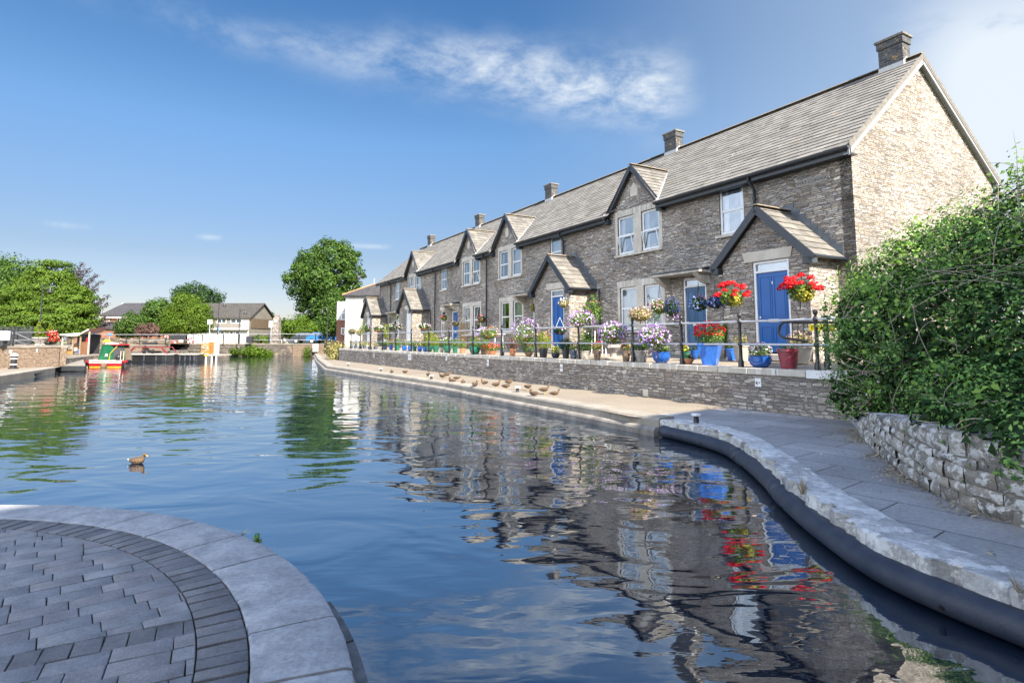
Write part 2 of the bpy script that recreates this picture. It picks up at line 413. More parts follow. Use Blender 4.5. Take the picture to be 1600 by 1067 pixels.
M = {}
M['stone'] = stone('rubble_stone', white=.35)
M['stone_low'] = stone('quay_wall_stone', L=.26, H=.075, white=.5, cols=[(.14, .125, .114), (.21, .185, .165), (.27, .24, .212), (.34, .305, .265), (.43, .39, .335)], mortar=(.29, .265, .24))
M['stone_tan'] = stone('tan_rubble', L=.34, H=.10, cols=[(.06, .048, .038), (.10, .08, .062), (.145, .118, .09), (.20, .165, .125), (.26, .22, .17)], mortar=(.15, .125, .10), white=.1)
M['stone_grey'] = stone('stained_basin_stone', L=.5, H=.2, cols=[(.07, .062, .055), (.10, .09, .078), (.135, .12, .10), (.17, .15, .125)], mortar=(.12, .105, .09), blot=.45)
M['coping_far'] = plain('far_coping', (.22, .19, .155), .9, .3, 1.2)
M['chim'] = brickmat('chimney_brick', .225, .075, (.045, .048, .056), (.085, .085, .085), (.11, .11, .108), lichen=(.42, .26, .10))
M['chim2'] = plain('chimney_cap_stone', (.16, .15, .135), .9, .4, 12, .01)
M['brick'] = brickmat('red_brick', .225, .075, (.19, .065, .032), (.25, .10, .055), (.19, .15, .12))
M['brick_tan'] = brickmat('weathered_brick', .225, .075, (.13, .085, .058), (.19, .135, .095), (.17, .145, .115), var=.5)
M['tile'] = island_mat('stone_slate', [(0, (.15, .142, .128)), (.5, (.18, .171, .155)), (1, (.215, .204, .185))], .85, 1.6, .14, lichen=((.40, .24, .07), 2.6, .63, .75), fine=35, bump=.006)
M['tile_p'] = island_mat('porch_slate', [(0, (.115, .108, .097)), (.5, (.15, .141, .126)), (1, (.19, .178, .155))], .85, 1.6, .22, lichen=((.42, .27, .10), 3.1, .66, .6), fine=35, bump=.006)
M['ridge'] = plain('ridge_tile', (.21, .19, .155), .9, .4, 3, .01, col2=(.28, .20, .12))
M['slate'] = plain('dark_slate', (.08, .085, .09), .6, .3, 5, .004)
M['slate2'] = brickmat('slate_roof', .3, .22, (.040, .040, .044), (.062, .060, .062), (.025, .025, .026), bump=.01, msize=.008)
M['lead'] = plain('lead_flashing', (.42, .42, .42), .5, .15, 8)
M['lead_dk'] = plain('dark_lead', (.10, .115, .135), .45, .3, 5)
M['navy'] = plain('dark_blue_black_paint', (.016, .021, .030), .35, .2, 5, spec=.5)
M['greyboard'] = plain('grey_soffit_paint', (.25, .26, .28), .5, .1, 5)
M['iron'] = plain('black_iron', (.018, .018, .02), .38, .3, 30, .002, spec=.5)
M['galv'] = plain('galvanised_rail', (.50, .51, .54), .42, .2, 20, metal=.55)
M['white'] = plain('white_paint', (.70, .70, .69), .45, .07, 3)
M['white_wall'] = plain('whitewashed_wall', (.46, .455, .44), .85, .2, .9, .02, 18, col2=(.35, .335, .31), detail=9)
M['glass'] = None
def glassmat():
    m, nt, bs = new_mat('window_glass'); m.node_tree.nodes.remove(bs)
    gl = nt.node('ShaderNodeBsdfGlossy'); gl.inputs['Roughness'].default_value = .02; gl.inputs['Color'].default_value = (.86, .93, 1, 1)
    tr = nt.node('ShaderNodeBsdfTransparent'); tr.inputs[0].default_value = (.9, .94, .94, 1)
    o = nt.node('ShaderNodeTexCoord').outputs['Object']; nt.put(gl.inputs['Normal'], nt.bump(nt.noise(o, 1.8, 1), .012))
    fr = nt.node('ShaderNodeFresnel'); fr.inputs[0].default_value = 1.9
    f = nt.math('MINIMUM', nt.math('ADD', nt.math('MULTIPLY', fr.outputs[0], 1.6), .16), .85)
    mx = nt.node('ShaderNodeMixShader'); nt.put(mx.inputs[0], f); nt.l.new(tr.outputs[0], mx.inputs[1]); nt.l.new(gl.outputs[0], mx.inputs[2])
    nt.l.new(mx.outputs[0], m.node_tree.nodes['Material Output'].inputs[0]); return m
M['glass'] = glassmat()
M['curtain'] = plain('net_curtain', (.66, .66, .66), .9, .1, 4)
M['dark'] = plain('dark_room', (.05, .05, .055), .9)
M['render'] = plain('window_dressed_stone', (.50, .455, .385), .85, .22, 2.5, .004, 60)
M['dressed'] = None
def dressed():
    m, nt, bs = new_mat('dressed_lintel_stone'); o = nt.node('ShaderNodeTexCoord').outputs['Object']
    st = nt.ramp(nt.noise(nt.mapping(o, scale=(7, 7, .7)), 1.3, 5, .6), [(.52, 0.0), (.66, 1.0)])
    base = nt.ramp(nt.noise(o, 3, 6), [(.3, (.36, .33, .28)), (.7, (.50, .465, .40))])
    nt.put(bs.inputs['Base Color'], nt.mix(nt.math('MULTIPLY', st, .6), base, (.70, .69, .67))); bs.inputs['Roughness'].default_value = .85
    nt.put(bs.inputs['Normal'], nt.bump(nt.noise(o, 50, 4), .004)); return m
M['dressed'] = dressed()
M['blue'] = plain('blue_door_paint', (.006, .085, .30), .35, .12, 2, spec=.45)
M['blue_grey'] = plain('faded_blue_door_paint', (.06, .13, .24), .45, .2, 2)
M['brass'] = plain('pale_metal', (.65, .65, .66), .35, .1, 9, metal=.6)
M['yellow'] = plain('yellow_sign', (.90, .68, .01), .5, .06, 3)
M['black'] = plain('black_lettering', (.015, .015, .015), .5, .1)
M['signwhite'] = plain('white_sign', (.66, .66, .66), .5, .05)
M['wood'] = plain('weathered_wood', (.26, .19, .12), .8, .4, 9, .003)
M['orangewood'] = plain('orange_crate_wood', (.42, .17, .035), .7, .3, 7, .003)
M['terracotta'] = plain('terracotta', (.42, .19, .10), .8, .3, 9, .003)
M['potblue'] = plain('blue_glaze', (.015, .085, .33), .18, .35, 14, spec=.6)
M['potsq'] = plain('speckled_blue_glaze', (.03, .14, .50), .25, .3, 30, spec=.5)
M['potgreen'] = plain('green_plastic_pot', (.02, .13, .08), .35, .3, 6)
M['potgrey'] = plain('stone_pot', (.30, .28, .25), .9, .35, 10, .006)
M['potdark'] = plain('dark_pot', (.03, .032, .036), .5, .3, 8)
M['potbrown'] = plain('brown_ribbed_pot', (.16, .11, .075), .7, .35, 10, .004)
M['potred'] = plain('dark_red_glaze', (.10, .03, .03), .3, .5, 7, col2=(.30, .03, .06), spec=.5)
M['potbeige'] = plain('pale_pot', (.36, .33, .285), .8, .15, 6, .003)
M['trough'] = plain('blue_grey_trough', (.07, .09, .13), .6, .25, 6)
M['soil'] = plain('soil', (.04, .03, .02), .95, .3, 20)
M['bark'] = plain('bark', (.09, .07, .052), .95, .4, 5, .02, 14)
M['stem'] = plain('green_stem', (.10, .14, .04), .8, .3, 9)
M['dry'] = island_mat('dry_litter', [(0, (.22, .16, .09)), (.5, (.34, .27, .16)), (1, (.48, .40, .27))], .9, 2, .2)
M['water'] = None
# leaves
M['l_mid'] = leafmat('leaf_mid_green', (.022, .056, .009), (.045, .098, .013), (.09, .16, .022))
M['l_bright'] = leafmat('leaf_bright_green', (.045, .095, .006), (.08, .145, .010), (.13, .20, .016), .6, .28, .35)
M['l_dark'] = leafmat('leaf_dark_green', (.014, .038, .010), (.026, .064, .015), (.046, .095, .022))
M['l_hornbeam'] = leafmat('leaf_layered_green', (.038, .082, .005), (.068, .128, .008), (.115, .18, .013), .5, .22, .3)
M['l_purple'] = leafmat('leaf_copper_purple', (.03, .018, .024), (.055, .032, .036), (.08, .05, .05))
M['l_purple2'] = leafmat('leaf_smoke_purple', (.10, .055, .045), (.15, .085, .07), (.20, .13, .10))
M['l_gold'] = leafmat('leaf_golden_conifer', (.11, .16, .008), (.17, .22, .012), (.24, .27, .025))
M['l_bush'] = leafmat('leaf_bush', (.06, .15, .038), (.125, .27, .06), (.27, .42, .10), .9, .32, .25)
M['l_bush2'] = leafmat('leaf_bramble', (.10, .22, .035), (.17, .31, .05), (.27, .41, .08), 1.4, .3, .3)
M['l_pot'] = leafmat('leaf_pot_plant', (.06, .13, .02), (.11, .21, .03), (.19, .30, .05), 4, .25, .3)
M['l_lime'] = leafmat('leaf_lime', (.12, .18, .012), (.19, .25, .018), (.28, .31, .035), 4, .2, .3)
M['l_yellow'] = leafmat('leaf_yellowing', (.26, .25, .03), (.38, .35, .04), (.50, .44, .08), 4, .2, .3)
M['l_reed'] = leafmat('leaf_dry_reed', (.25, .22, .08), (.30, .30, .09), (.36, .27, .12), 2, .25, .25)
# petals
M['f_red'] = petals('petal_red', (.62, .008, .012), (.75, .015, .02), (.50, .005, .01))
M['f_purple'] = petals('petal_purple_white', (.38, .14, .52), (.80, .76, .84), (.24, .08, .42), (.62, .45, .74), (.82, .80, .86), (.30, .10, .46))
M['f_white'] = petals('petal_white', (.82, .80, .74), (.78, .76, .72), (.85, .83, .78))
M['f_pinkwhite'] = petals('petal_pink_white', (.80, .78, .72), (.65, .12, .30), (.80, .74, .70), (.70, .30, .50))
M['f_pink'] = petals('petal_pink', (.70, .16, .26), (.75, .30, .36), (.62, .08, .18))
M['f_peach'] = petals('petal_peach', (.75, .42, .30), (.78, .55, .42), (.72, .30, .22))
M['f_blue'] = petals('petal_blue', (.12, .20, .48), (.22, .34, .62), (.08, .12, .36), (.40, .50, .72))
M['f_lobelia'] = petals('petal_lobelia', (.03, .06, .20), (.05, .09, .28), (.10, .12, .33))
M['f_mixed'] = petals('petal_mixed', (.62, .02, .03), (.80, .78, .7), (.45, .14, .55), (.78, .60, .05), (.62, .02, .03))
M['f_tan'] = petals('petal_dried', (.45, .33, .24), (.58, .45, .34), (.52, .36, .32))
M['f_yellow'] = petals('petal_yellow', (.80, .62, .03), (.85, .70, .08))
# ground sheets
def surf(name, c1, c2, scale=.6, fine=30, bump=.004, W=None, H=None, joint=(.06, .055, .05), jm=.01, rot=0, rough=.85, lich=0, jv=.3):
    m, nt, bs = new_mat(name); o = nt.node('ShaderNodeTexCoord').outputs['Object']
    n = nt.noise(o, scale, 7, .65); f = nt.noise(o, fine, 5, .7)
    c = nt.ramp(n, [(.32, c1), (.68, c2)]); c = nt.mix(1.0, c, nt.ramp(f, [(.3, .78), (.7, 1.2)]), 'MULTIPLY')
    h = nt.math('MULTIPLY', f, .5)
    if W:
        q = nt.mapping(nt.vmath('ADD', o, nt.vmath('MULTIPLY', nt.vmath('SUBTRACT', nt.node('ShaderNodeTexNoise').outputs['Color'], (.5, .5, .5)), (.02, .02, 0))), rot=(0, 0, rot))
        b = nt.node('ShaderNodeTexBrick'); nt.put(b.inputs['Vector'], q); b.inputs['Scale'].default_value = 1; b.inputs['Brick Width'].default_value = W; b.inputs['Row Height'].default_value = H
        b.inputs['Mortar Size'].default_value = jm; b.inputs['Mortar Smooth'].default_value = .4; b.inputs['Bias'].default_value = 0
        b.inputs['Color1'].default_value = (1-jv, 1-jv, 1-jv, 1); b.inputs['Color2'].default_value = (1+jv, 1+jv*.9, 1+jv*.8, 1); b.inputs['Mortar'].default_value = (*(j*6 for j in joint), 1)
        c = nt.mix(1.0, c, b.outputs['Color'], 'MULTIPLY'); h = nt.math('ADD', h, nt.math('SUBTRACT', 1, b.outputs['Fac']))
    if lich:
        l = nt.ramp(nt.noise(o, 7, 8, .78), [(.62, 0.0), (.68, 1.0)]); c = nt.mix(nt.math('MULTIPLY', l, lich), c, (.55, .55, .52))
    nt.put(bs.inputs['Base Color'], c); bs.inputs['Roughness'].default_value = rough; bs.inputs['Specular IOR Level'].default_value = .25
    nt.put(bs.inputs['Normal'], nt.bump(h, bump)); return m
M['quay'] = surf('quay_paving', (.18, .153, .12), (.245, .212, .168), .5, 25, .004)
M['flags'] = surf('flagstones', (.225, .222, .222), (.34, .335, .33), .9, 24, .010, 1.05, .62, rot=math.radians(52), lich=.35, jm=.008, jv=.12)
M['coping_lit'] = surf('coping_stone', (.21, .19, .16), (.295, .268, .225), 1.6, 30, .006, lich=.3)
M['coping_fg'] = surf('near_coping_stone', (.24, .242, .245), (.40, .40, .40), 4.5, 30, .008, lich=.5)
M['terrace'] = surf('terrace_paving', (.22, .19, .15), (.30, .26, .205), .8, 25, .003)
M['ground'] = surf('ground_earth', (.12, .13, .06), (.20, .19, .10), .15, 4, .02)
M['bank'] = surf('towpath_gravel', (.17, .145, .115), (.23, .20, .16), .4, 12, .01)
M['setts'] = island_mat('concrete_setts', [(0, (.205, .205, .21)), (.5, (.24, .238, .24)), (.75, (.235, .215, .21)), (1, (.265, .262, .26))], .85, 5, .22, fine=90, bump=.006, lichen=((.42, .42, .40), 38, .74, .6))
M['setts_dk'] = island_mat('dark_header_setts', [(0, (.135, .135, .14)), (.5, (.165, .155, .155)), (1, (.20, .195, .192))], .8, 5, .25, fine=70, bump=.005, lichen=((.42, .42, .40), 22, .72, .6))
M['joint'] = plain('joint_dirt', (.075, .062, .048), .95, .5, 9, .004, col2=(.05, .06, .025))
M['rock'] = island_mat('low_wall_stone', [(0, (.15, .14, .125)), (.4, (.22, .205, .18)), (.75, (.29, .265, .225)), (1, (.36, .33, .28))], .92, 2.2, .25, fine=22, bump=.022, lichen=((.60, .60, .58), 6.5, .50, .8))
M['rubber'] = plain('black_rubber_fender', (.018, .025, .042), .5, .45, 5, .004, 60, spec=.4, col2=(.040, .047, .062), detail=9)
def watermat():
    m, nt, bs = new_mat('basin_water'); o = nt.node('ShaderNodeTexCoord').outputs['Object']
    bs.inputs['Base Color'].default_value = (.003, .010, .024, 1); bs.inputs['Roughness'].default_value = .015
    bs.inputs['IOR'].default_value = 3.2; bs.inputs['Specular IOR Level'].default_value = .5
    a = nt.noise(nt.mapping(o, scale=(.75, 1.15, 1), rot=(0, 0, .25)), 1.05, 2, .45, dist=.5)
    b = nt.noise(nt.mapping(o, scale=(.7, 1.6, 1), rot=(0, 0, -.2)), 3.3, 2, .5, dist=.4)
    c = nt.noise(nt.mapping(o, scale=(.6, 1.9, 1), rot=(0, 0, .1)), 10, 2, .5)
    calm = nt.ramp(nt.noise(o, .13, 2), [(.35, .75), (.65, 1.25)])
    h = nt.math('ADD', nt.math('MULTIPLY', a, .036), nt.math('ADD', nt.math('MULTIPLY', b, .0030), nt.math('MULTIPLY', c, .00035)))
    bn = nt.bump(nt.math('MULTIPLY', h, calm), 1.0); nt.put(bs.inputs['Normal'], bn); bs.inputs['Specular IOR Level'].default_value = 0
    bs.inputs['IOR'].default_value = 1.0; bs.inputs['Roughness'].default_value = .6
    gl = nt.node('ShaderNodeBsdfGlossy'); gl.inputs['Roughness'].default_value = .012; gl.inputs['Color'].default_value = (.93, .97, 1, 1); nt.put(gl.inputs['Normal'], bn)
    lw = nt.node('ShaderNodeLayerWeight'); lw.inputs[0].default_value = .5; nt.put(lw.inputs['Normal'], bn)
    f = nt.math('ADD', .17, nt.math('MULTIPLY', nt.math('POWER', lw.outputs['Facing'], 2.4), .76))
    mx = nt.node('ShaderNodeMixShader'); nt.put(mx.inputs[0], f); nt.l.new(bs.outputs[0], mx.inputs[1]); nt.l.new(gl.outputs[0], mx.inputs[2]); nt.l.new(mx.outputs[0], m.node_tree.nodes['Material Output'].inputs[0]); return m
M['water'] = watermat()
# ------------------------------------------------------------------ setting
def sheet(name, pts, z, mat, kind='structure'):
    mb = MB(); mb.add([(p[0], p[1], z if len(p) < 3 else p[2]) for p in pts], [list(range(len(pts)))])
    return tag(mb.build(name, mat, base=(0, 0, 0)), kind=kind)
QZ, WZ, TZ = -1.5, -1.8, -.60
mb = MB(); nx, ny = 60, 60
sheet('water', [(-90, -40), (40, -40), (40, 70), (-90, 70)], WZ, M['water'])
# land that carries houses, trees and roads round the basin, out to the horizon
BIG = 3000
mb = MB()
mb.quad((-BIG, 66.9, -.42), (BIG, 66.9, -.42), (BIG, BIG, -.42), (-BIG, BIG, -.42))
mb.quad((-BIG, -BIG, -.42), (-44, -BIG, -.42), (-44, 66.9, -.42), (-BIG, 66.9, -.42))
a = FW(-3.2, 2.2, -.45); b = FW(48, 0, -.42)
mb.add([FW(-3.2, -.1, -.425), (14, -12, -.425), (14, -60, -.425), (BIG, -60, -.425), (BIG, 66.9, -.425), (-8, 66.9, -.425), FW(48, -.1, -.425)], [[0, 1, 2, 3, 4, 5, 6]])
mb.quad((-60, -BIG, -.43), (BIG, -BIG, -.43), (BIG, -60, -.43), (-60, -60, -.43))
tag(mb.build('ground', M['ground'], base=(0, 0, -.42)), kind='structure')
# quay edge
E_far = [(2.78, 10.98), (.65, 14.74), (-2.31, 20.2), (-10.84, 33.58), (-15.6, 46.1), (-22, 63.9)]
CP = [(11.0, 2.80, 3.30), (10.65, 2.97, 3.48), (10.0, 3.22, 3.70), (9.4, 3.36, 3.79), (8.86, 3.39, 3.79), (7.9, 3.28, 3.66), (7.0, 3.12, 3.51), (6.3, 2.96, 3.37), (5.76, 2.87, 3.28), (5.15, 2.80, 3.21), (4.55, 2.77, 3.18), (4.14, 2.83, 3.23), (3.58, 3.03, 3.42), (3.0, 3.32, 3.72), (2, 3.9, 4.3), (0, 5.1, 5.5), (-3, 6.7, 7.1)]
LW = [(6.95, 12.1), (6.5, 11.2), (5.12, 8.3), (4.56, 6.94), (4.2, 5.92), (4.08, 5.36), (4.12, 4.79), (4.4, 3.6), (5.1, 2.0), (6.1, 0), (7.4, -3)]
tsplit = 1.0
cut_in = FW(tsplit, 3.2, 0); cut_out = (2.35, 11.5)
near = [(x_i-.05, y) for y, x_o, x_i in CP]
def curve_pts(P, n=6):
    P = [np.array(p, float) for p in P]; out = []
    for i in range(len(P)-1):
        p0, p1, p2, p3 = P[max(i-1, 0)], P[i], P[i+1], P[min(i+2, len(P)-1)]
        for k in range(n):
            t = k/n; out.append(.5*((2*p1)+(-p0+p2)*t+(2*p0-5*p1+4*p2-p3)*t*t+(-p0+3*p1-3*p2+p3)*t**3))
    out.append(P[-1]); return out
inn = curve_pts(near, 4)
sheet('flagstone_path', [cut_in[:2]]+[(2.35, 11.5)]+[tuple(p) for p in inn]+[(7.6, -3)]+[(7.3, 12.5)], QZ, M['flags'])
sheet('quay_pavement', [(2.35, 11.5)]+[(p[0]+.2, p[1]+.1) for p in E_far[1:-1]]+[(-21.8, 63.8), (-21.8, 66.9), (-8, 66.9), FW(40, 3.3, 0)[:2], FW(38, 3.3, 0)[:2], cut_in[:2]], QZ, M['quay'])
# straight kerb stones along the quay (raised, rounded outer edge)
def kerb_strip(mb, P, width, z0, z1, blk, mat_i=0, seed=1, joint=.012):
    rng = random.Random(seed)
    for a, b in zip(P[:-1], P[1:]):
        a = np.array(a, float); b = np.array(b, float); L = np.linalg.norm(b-a); d = (b-a)/L; nrm = np.array([d[1], -d[0]])
        n = max(1, int(L/blk)); 
        for i in range(n):
            q0 = a+d*(L*i/n+joint/2); q1 = a+d*(L*(i+1)/n-joint/2); dz = rng.uniform(-.006, .006); prof = [(0, z0), (0, z1-.06), (.02, z1-.02), (.06, z1), (width, z1), (width, z0)]
            V = [(*(q0+nrm*o), z+dz) for o, z in prof]+[(*(q1+nrm*o), z+dz) for o, z in prof]; m = len(prof)
            mb.add(V, [[k, k+1, k+1+m, k+m] for k in range(m-1)]+[list(range(m)), list(range(m, 2*m))])
mb = MB(); kerb_strip(mb, E_far, .40, -1.66, -1.455, 1.15)
tag(mb.build('quay_kerb', M['coping_lit'], base=(0, 0, -1.5)), kind='structure')
mb = MB()                                   # masonry face under the kerb and under the curved coping, and the lower ledge
def wallstrip(mb, P, z0, z1, thick, side=1):
    for a, b in zip(P[:-1], P[1:]):
        a = np.array(a, float); b = np.array(b, float); d = (b-a)/np.linalg.norm(b-a); nrm = np.array([d[1], -d[0]])*side
        mb.slab([(*a, z0), (*b, z0), (*b, z1), (*a, z1)], (nrm[0]*thick, nrm[1]*thick, 0))
wallstrip(mb, [(p[0]+.02, p[1]) for p in E_far], -2.3, -1.665, .4)
tag(mb.build('quay_wall', M['stone_low'], base=(0, 0, -1.8)), kind='structure')
mb = MB()
Pl = [(p[0]-.115, p[1]-.06) for p in E_far]
kerb_strip(mb, Pl, .13, -1.95, -1.635, 3.2, seed=4, joint=.006)
tag(mb.build('quay_ledge', plain('concrete_ledge', (.23, .21, .185), .85, .45, 3, .008), base=(0, 0, -1.7)), kind='structure')
# curved near coping: thick worn stones with chipped outer faces
def curved_coping():
    mb = MB(); rng = np.random.default_rng(5)
    O = curve_pts([(o, y) for y, o, i in CP], 8); I = curve_pts([(i, y) for y, o, i in CP], 8)
    O = np.array(O); I = np.array(I)
    seg = np.r_[0, np.cumsum(np.linalg.norm(np.diff(O, axis=0), axis=1))]
    L = seg[-1]; joints = [0]; 
    while joints[-1] < L: joints.append(joints[-1]+rng.uniform(.85, 1.35))
    def P(u, w):
        o = np.array([np.interp(u, seg, O[:, 0]), np.interp(u, seg, O[:, 1])]); i = np.array([np.interp(u, seg, I[:, 0]), np.interp(u, seg, I[:, 1])])
        return o+(i-o)*w
    from mathutils import noise as mn
    def fb(x, y, z=0, o=4): return mn.fractal(Vector((x, y, z)), 1.0, 2.0, o)
    for j in range(len(joints)-1):
        u0, u1 = joints[j]+.006, min(joints[j+1], L)-.006
        if u1-u0 < .1: continue
        nu = max(10, int((u1-u0)/.045)); tilt = rng.uniform(-.008, .008)
        rows = []
        ws = [(-.0, -.62), (.0, -.30), (.0, -.19), (.0, -.11), (.0, -.045), (.014, -.006), (.05, 0), (.22, 0), (.36, 0), (.5, 0), (.65, 0), (.8, 0), (.93, 0), (.985, -.006), (1.0, -.03), (1.0, -.2)]
        for k in range(nu+1):
            u = u0+(u1-u0)*k/nu; e = min(k, nu-k)/nu; edge = -.018 if e == 0 else 0; row = []
            chip = max(0, fb(u*2.4, 3.1, 0, 5)-.04)*.62
            for a, (wq, dz) in enumerate(ws):
                p = P(u, wq); z = -1.478+dz+tilt*(k/nu-.5)*2+edge
                if a <= 6:
                    s = (1 if a < 6 else .5)
                    nrm = P(u, 1)-P(u, 0); nrm /= np.linalg.norm(nrm)
                    push = (fb(u*4, dz*6, 1.3)*.024+fb(u*17, dz*25, 4)*.012)*s+chip*(1.25 if -.15 < dz < .01 else .3)*s
                    p = p+nrm*push; 
                    if a >= 3: z -= chip*.55*(1 if a < 6 else .35)
                z += fb(p[0]*4, p[1]*4, 2.0)*.010+fb(p[0]*16, p[1]*16, 6.0)*.004
                row.append((p[0], p[1], z))
            rows.append(row)
        m = len(ws); V = [p for r in rows for p in r]
        F = [[k*m+a, k*m+a+1, (k+1)*m+a+1, (k+1)*m+a] for k in range(nu) for a in range(m-1)]+[list(range(m)), [nu*m+a for a in range(m)]]
        mb.add(V, F)
    o = mb.build('quay_coping', M['near_coping'], base=(0, 0, -1.5)); tag(o, kind='structure'); add_auto_smooth(o, 35)
    return O, seg
M['near_coping'] = island_mat('worn_limestone', [(0, (.33, .33, .325)), (.5, (.41, .41, .40)), (1, (.48, .48, .465))], .85, 2.2, .32, fine=16, bump=.03, lichen=((.66, .66, .64), 5.5, .52, .8))
OUT, OSEG = curved_coping()
# rubber fenders floating along the curved edge
def fender(u0, u1, label):
    pts = []; rad = []
    n = int((u1-u0)/.05)
    for k in range(n+1):
        u = u0+(u1-u0)*k/n; p = np.array([np.interp(u, OSEG, OUT[:, 0]), np.interp(u, OSEG, OUT[:, 1])])
        q = np.array([np.interp(u+.02, OSEG, OUT[:, 0]), np.interp(u+.02, OSEG, OUT[:, 1])]); d = (q-p)/np.linalg.norm(q-p)
        off = np.array([d[1], -d[0]]); pts.append((*(p+off*.012), -1.695)); rad.append(.104+(.008 if min(k, n-k) in (1, 2, 3) else 0)-(.045 if k in (0, n) else 0))
    mb = MB(); mb.tube(pts, rad, 20)
    base = tuple(pts[n//2]); base = (base[0], base[1], -1.82)
    t = thing('rubber_fender', label, 'fender', base, 'black tubular fenders along the curved quay edge')
    add_auto_smooth(mb.build('tube', M['rubber'], t), 50)
    mb = MB()
    for k in (8, n//2) if n > 20 else (8,):
        c = np.array(pts[k]); mb.tube([c+np.array([-.088, -.03, -.030]), c+np.array([-.102, -.036, -.036])], .018, 8)
    mb.build('drain_hole', M['black'], t)
fender(.06, 2.55, 'smooth black pipe fender starting at the end of the straight quay ledge')
fender(2.59, 4.54, 'short black pipe fender between two joints at the bend of the quay')
fender(4.60, 9.9, 'long thick black pipe fender under the chipped coping, nearest the camera')
# retaining wall of the terrace
twall = thing('terrace_wall', 'long low rubble stone retaining wall carrying the flower terrace', 'wall', (0, -3.5, -1.5), frame='R')
mb = MB()
ts = list(np.linspace(-.7, 36.5, 24))
def wl(t, off=0): return (-t, -(wall_s(t)+off))
mb.slab([(*wl(-.7, 0), -1.6), (*wl(36.5, 0), -1.6), (*wl(36.5, 0), -.735), (*wl(-.7, 0), -.735)], (0, .35, 0))
mb.slab([(*wl(-.7), -1.6), (3.6, -3.05, -1.6), (3.6, -3.05, -.735), (*wl(-.7), -.735)], (0, .35, 0))
mb.slab([(*wl(36.5), -1.6), (-40.5, -2.6, -1.6), (-40.5, -2.6, -.735), (*wl(36.5), -.735)], (.1, .3, 0))
mb.build('wall', M['stone_low'], twall)
mb = MB(); rng = random.Random(3); t = -.7
while t < 36.5:
    L = rng.uniform(.55, .95); t2 = min(36.5, t+L)
    mb.bbox(-t-.004, -t2+.004, -(wall_s(t)+.03), -(wall_s(t)-.32), -.735, -.60+rng.uniform(-.004, .004), .008); t = t2
mb.build('coping', M['dressed'], twall)
mb = MB(); mb.slab([(.72, -3.345, -.75), (3.6, -3.09, -.75), (3.6, -3.09, -.588), (.72, -3.345, -.588)], (0, .33, 0))
tag(mb.build('end_coping', plain('painted_concrete_cap', (.62, .62, .62), .7, .15, 4), twall), 'pale painted cap at the right end')
mb = MB(); mb.quad((3.6, -3.0, -.612), (-40, -3.7, -.612), (-40, .1, -.44), (3.6, .1, -.44))
tag(mb.build('terrace_pavement', M['terrace'], base=(0, 0, -.6), frame='R'), kind='structure')

# ------------------------------------------------------------------ the row of cottages
EZ, EY, RY, RZ_, SL = 4.72, -.32, 3.6, 8.0, (8.0-4.72)/3.92
def zmain(y): return EZ+SL*(y-EY)
def tile_rows(mb, org, U, V, ul, vl, course=.225, tw=.33, keep=None, seed=0, lift=.030):
    """lay slates on the plane org + u*U + v*V (v up the slope)"""
    rng = random.Random(seed); org = np.array(org, float); U = np.array(U, float); V = np.array(V, float); N = np.cross(U, V)
    if N[2] < 0: N = -N
    nr = int(math.ceil(vl/course))
    for r in range(nr):
        v0 = r*course; v1 = min(vl, v0+course*1.15); u = -rng.uniform(0, tw)
        while u < ul:
            w_ = tw*rng.uniform(.8, 1.2); a = max(0, u)+.003; b = min(ul, u+w_)-.003; u += w_
            if b-a < .04: continue
            if keep and not keep(org+U*((a+b)/2)+V*((v0+v1)/2)): continue
            j = rng.uniform(-.004, .006); dv = rng.uniform(-.008, .008)
            p = [org+U*a+V*(v0+dv)+N*(lift+j), org+U*b+V*(v0+dv)+N*(lift+j), org+U*b+V*v1+N*.006, org+U*a+V*v1+N*.006,
                 org+U*a+V*(v0+dv)+N*.001, org+U*b+V*(v0+dv)+N*.001]
            mb.add(p, [[0, 1, 2, 3], [4, 5, 1, 0], [4, 0, 3], [5, 2, 1]])
def front_wall(mb, t0, t1, z0, z1, ops, y=0.0, depth=.16):
    xs = sorted(set([-t1, -t0]+[-a for o in ops for a in o[:2]])); zs = sorted(set([z0, z1]+[a for o in ops for a in o[2:4]]))
    def inside(x, z): return any(-o[1] < x < -o[0] and o[2] < z < o[3] for o in ops)
    for i in range(len(xs)-1):
        for j in range(len(zs)-1):
            if not inside((xs[i]+xs[i+1])/2, (zs[j]+zs[j+1])/2):
                mb.quad((xs[i], y, zs[j]), (xs[i+1], y, zs[j]), (xs[i+1], y, zs[j+1]), (xs[i], y, zs[j+1]))
    for a, b, c, d in [o[:4] for o in ops]:
        x0, x1 = -b, -a; yd = y+depth
        mb.quad((x0, y, c), (x0, yd, c), (x0, yd, d), (x0, y, d)); mb.quad((x1, y, c), (x1, yd, c), (x1, yd, d), (x1, y, d))
        mb.quad((x0, y, c), (x1, y, c), (x1, yd, c), (x0, yd, c)); mb.quad((x0, y, d), (x1, y, d), (x1, yd, d), (x0, yd, d))
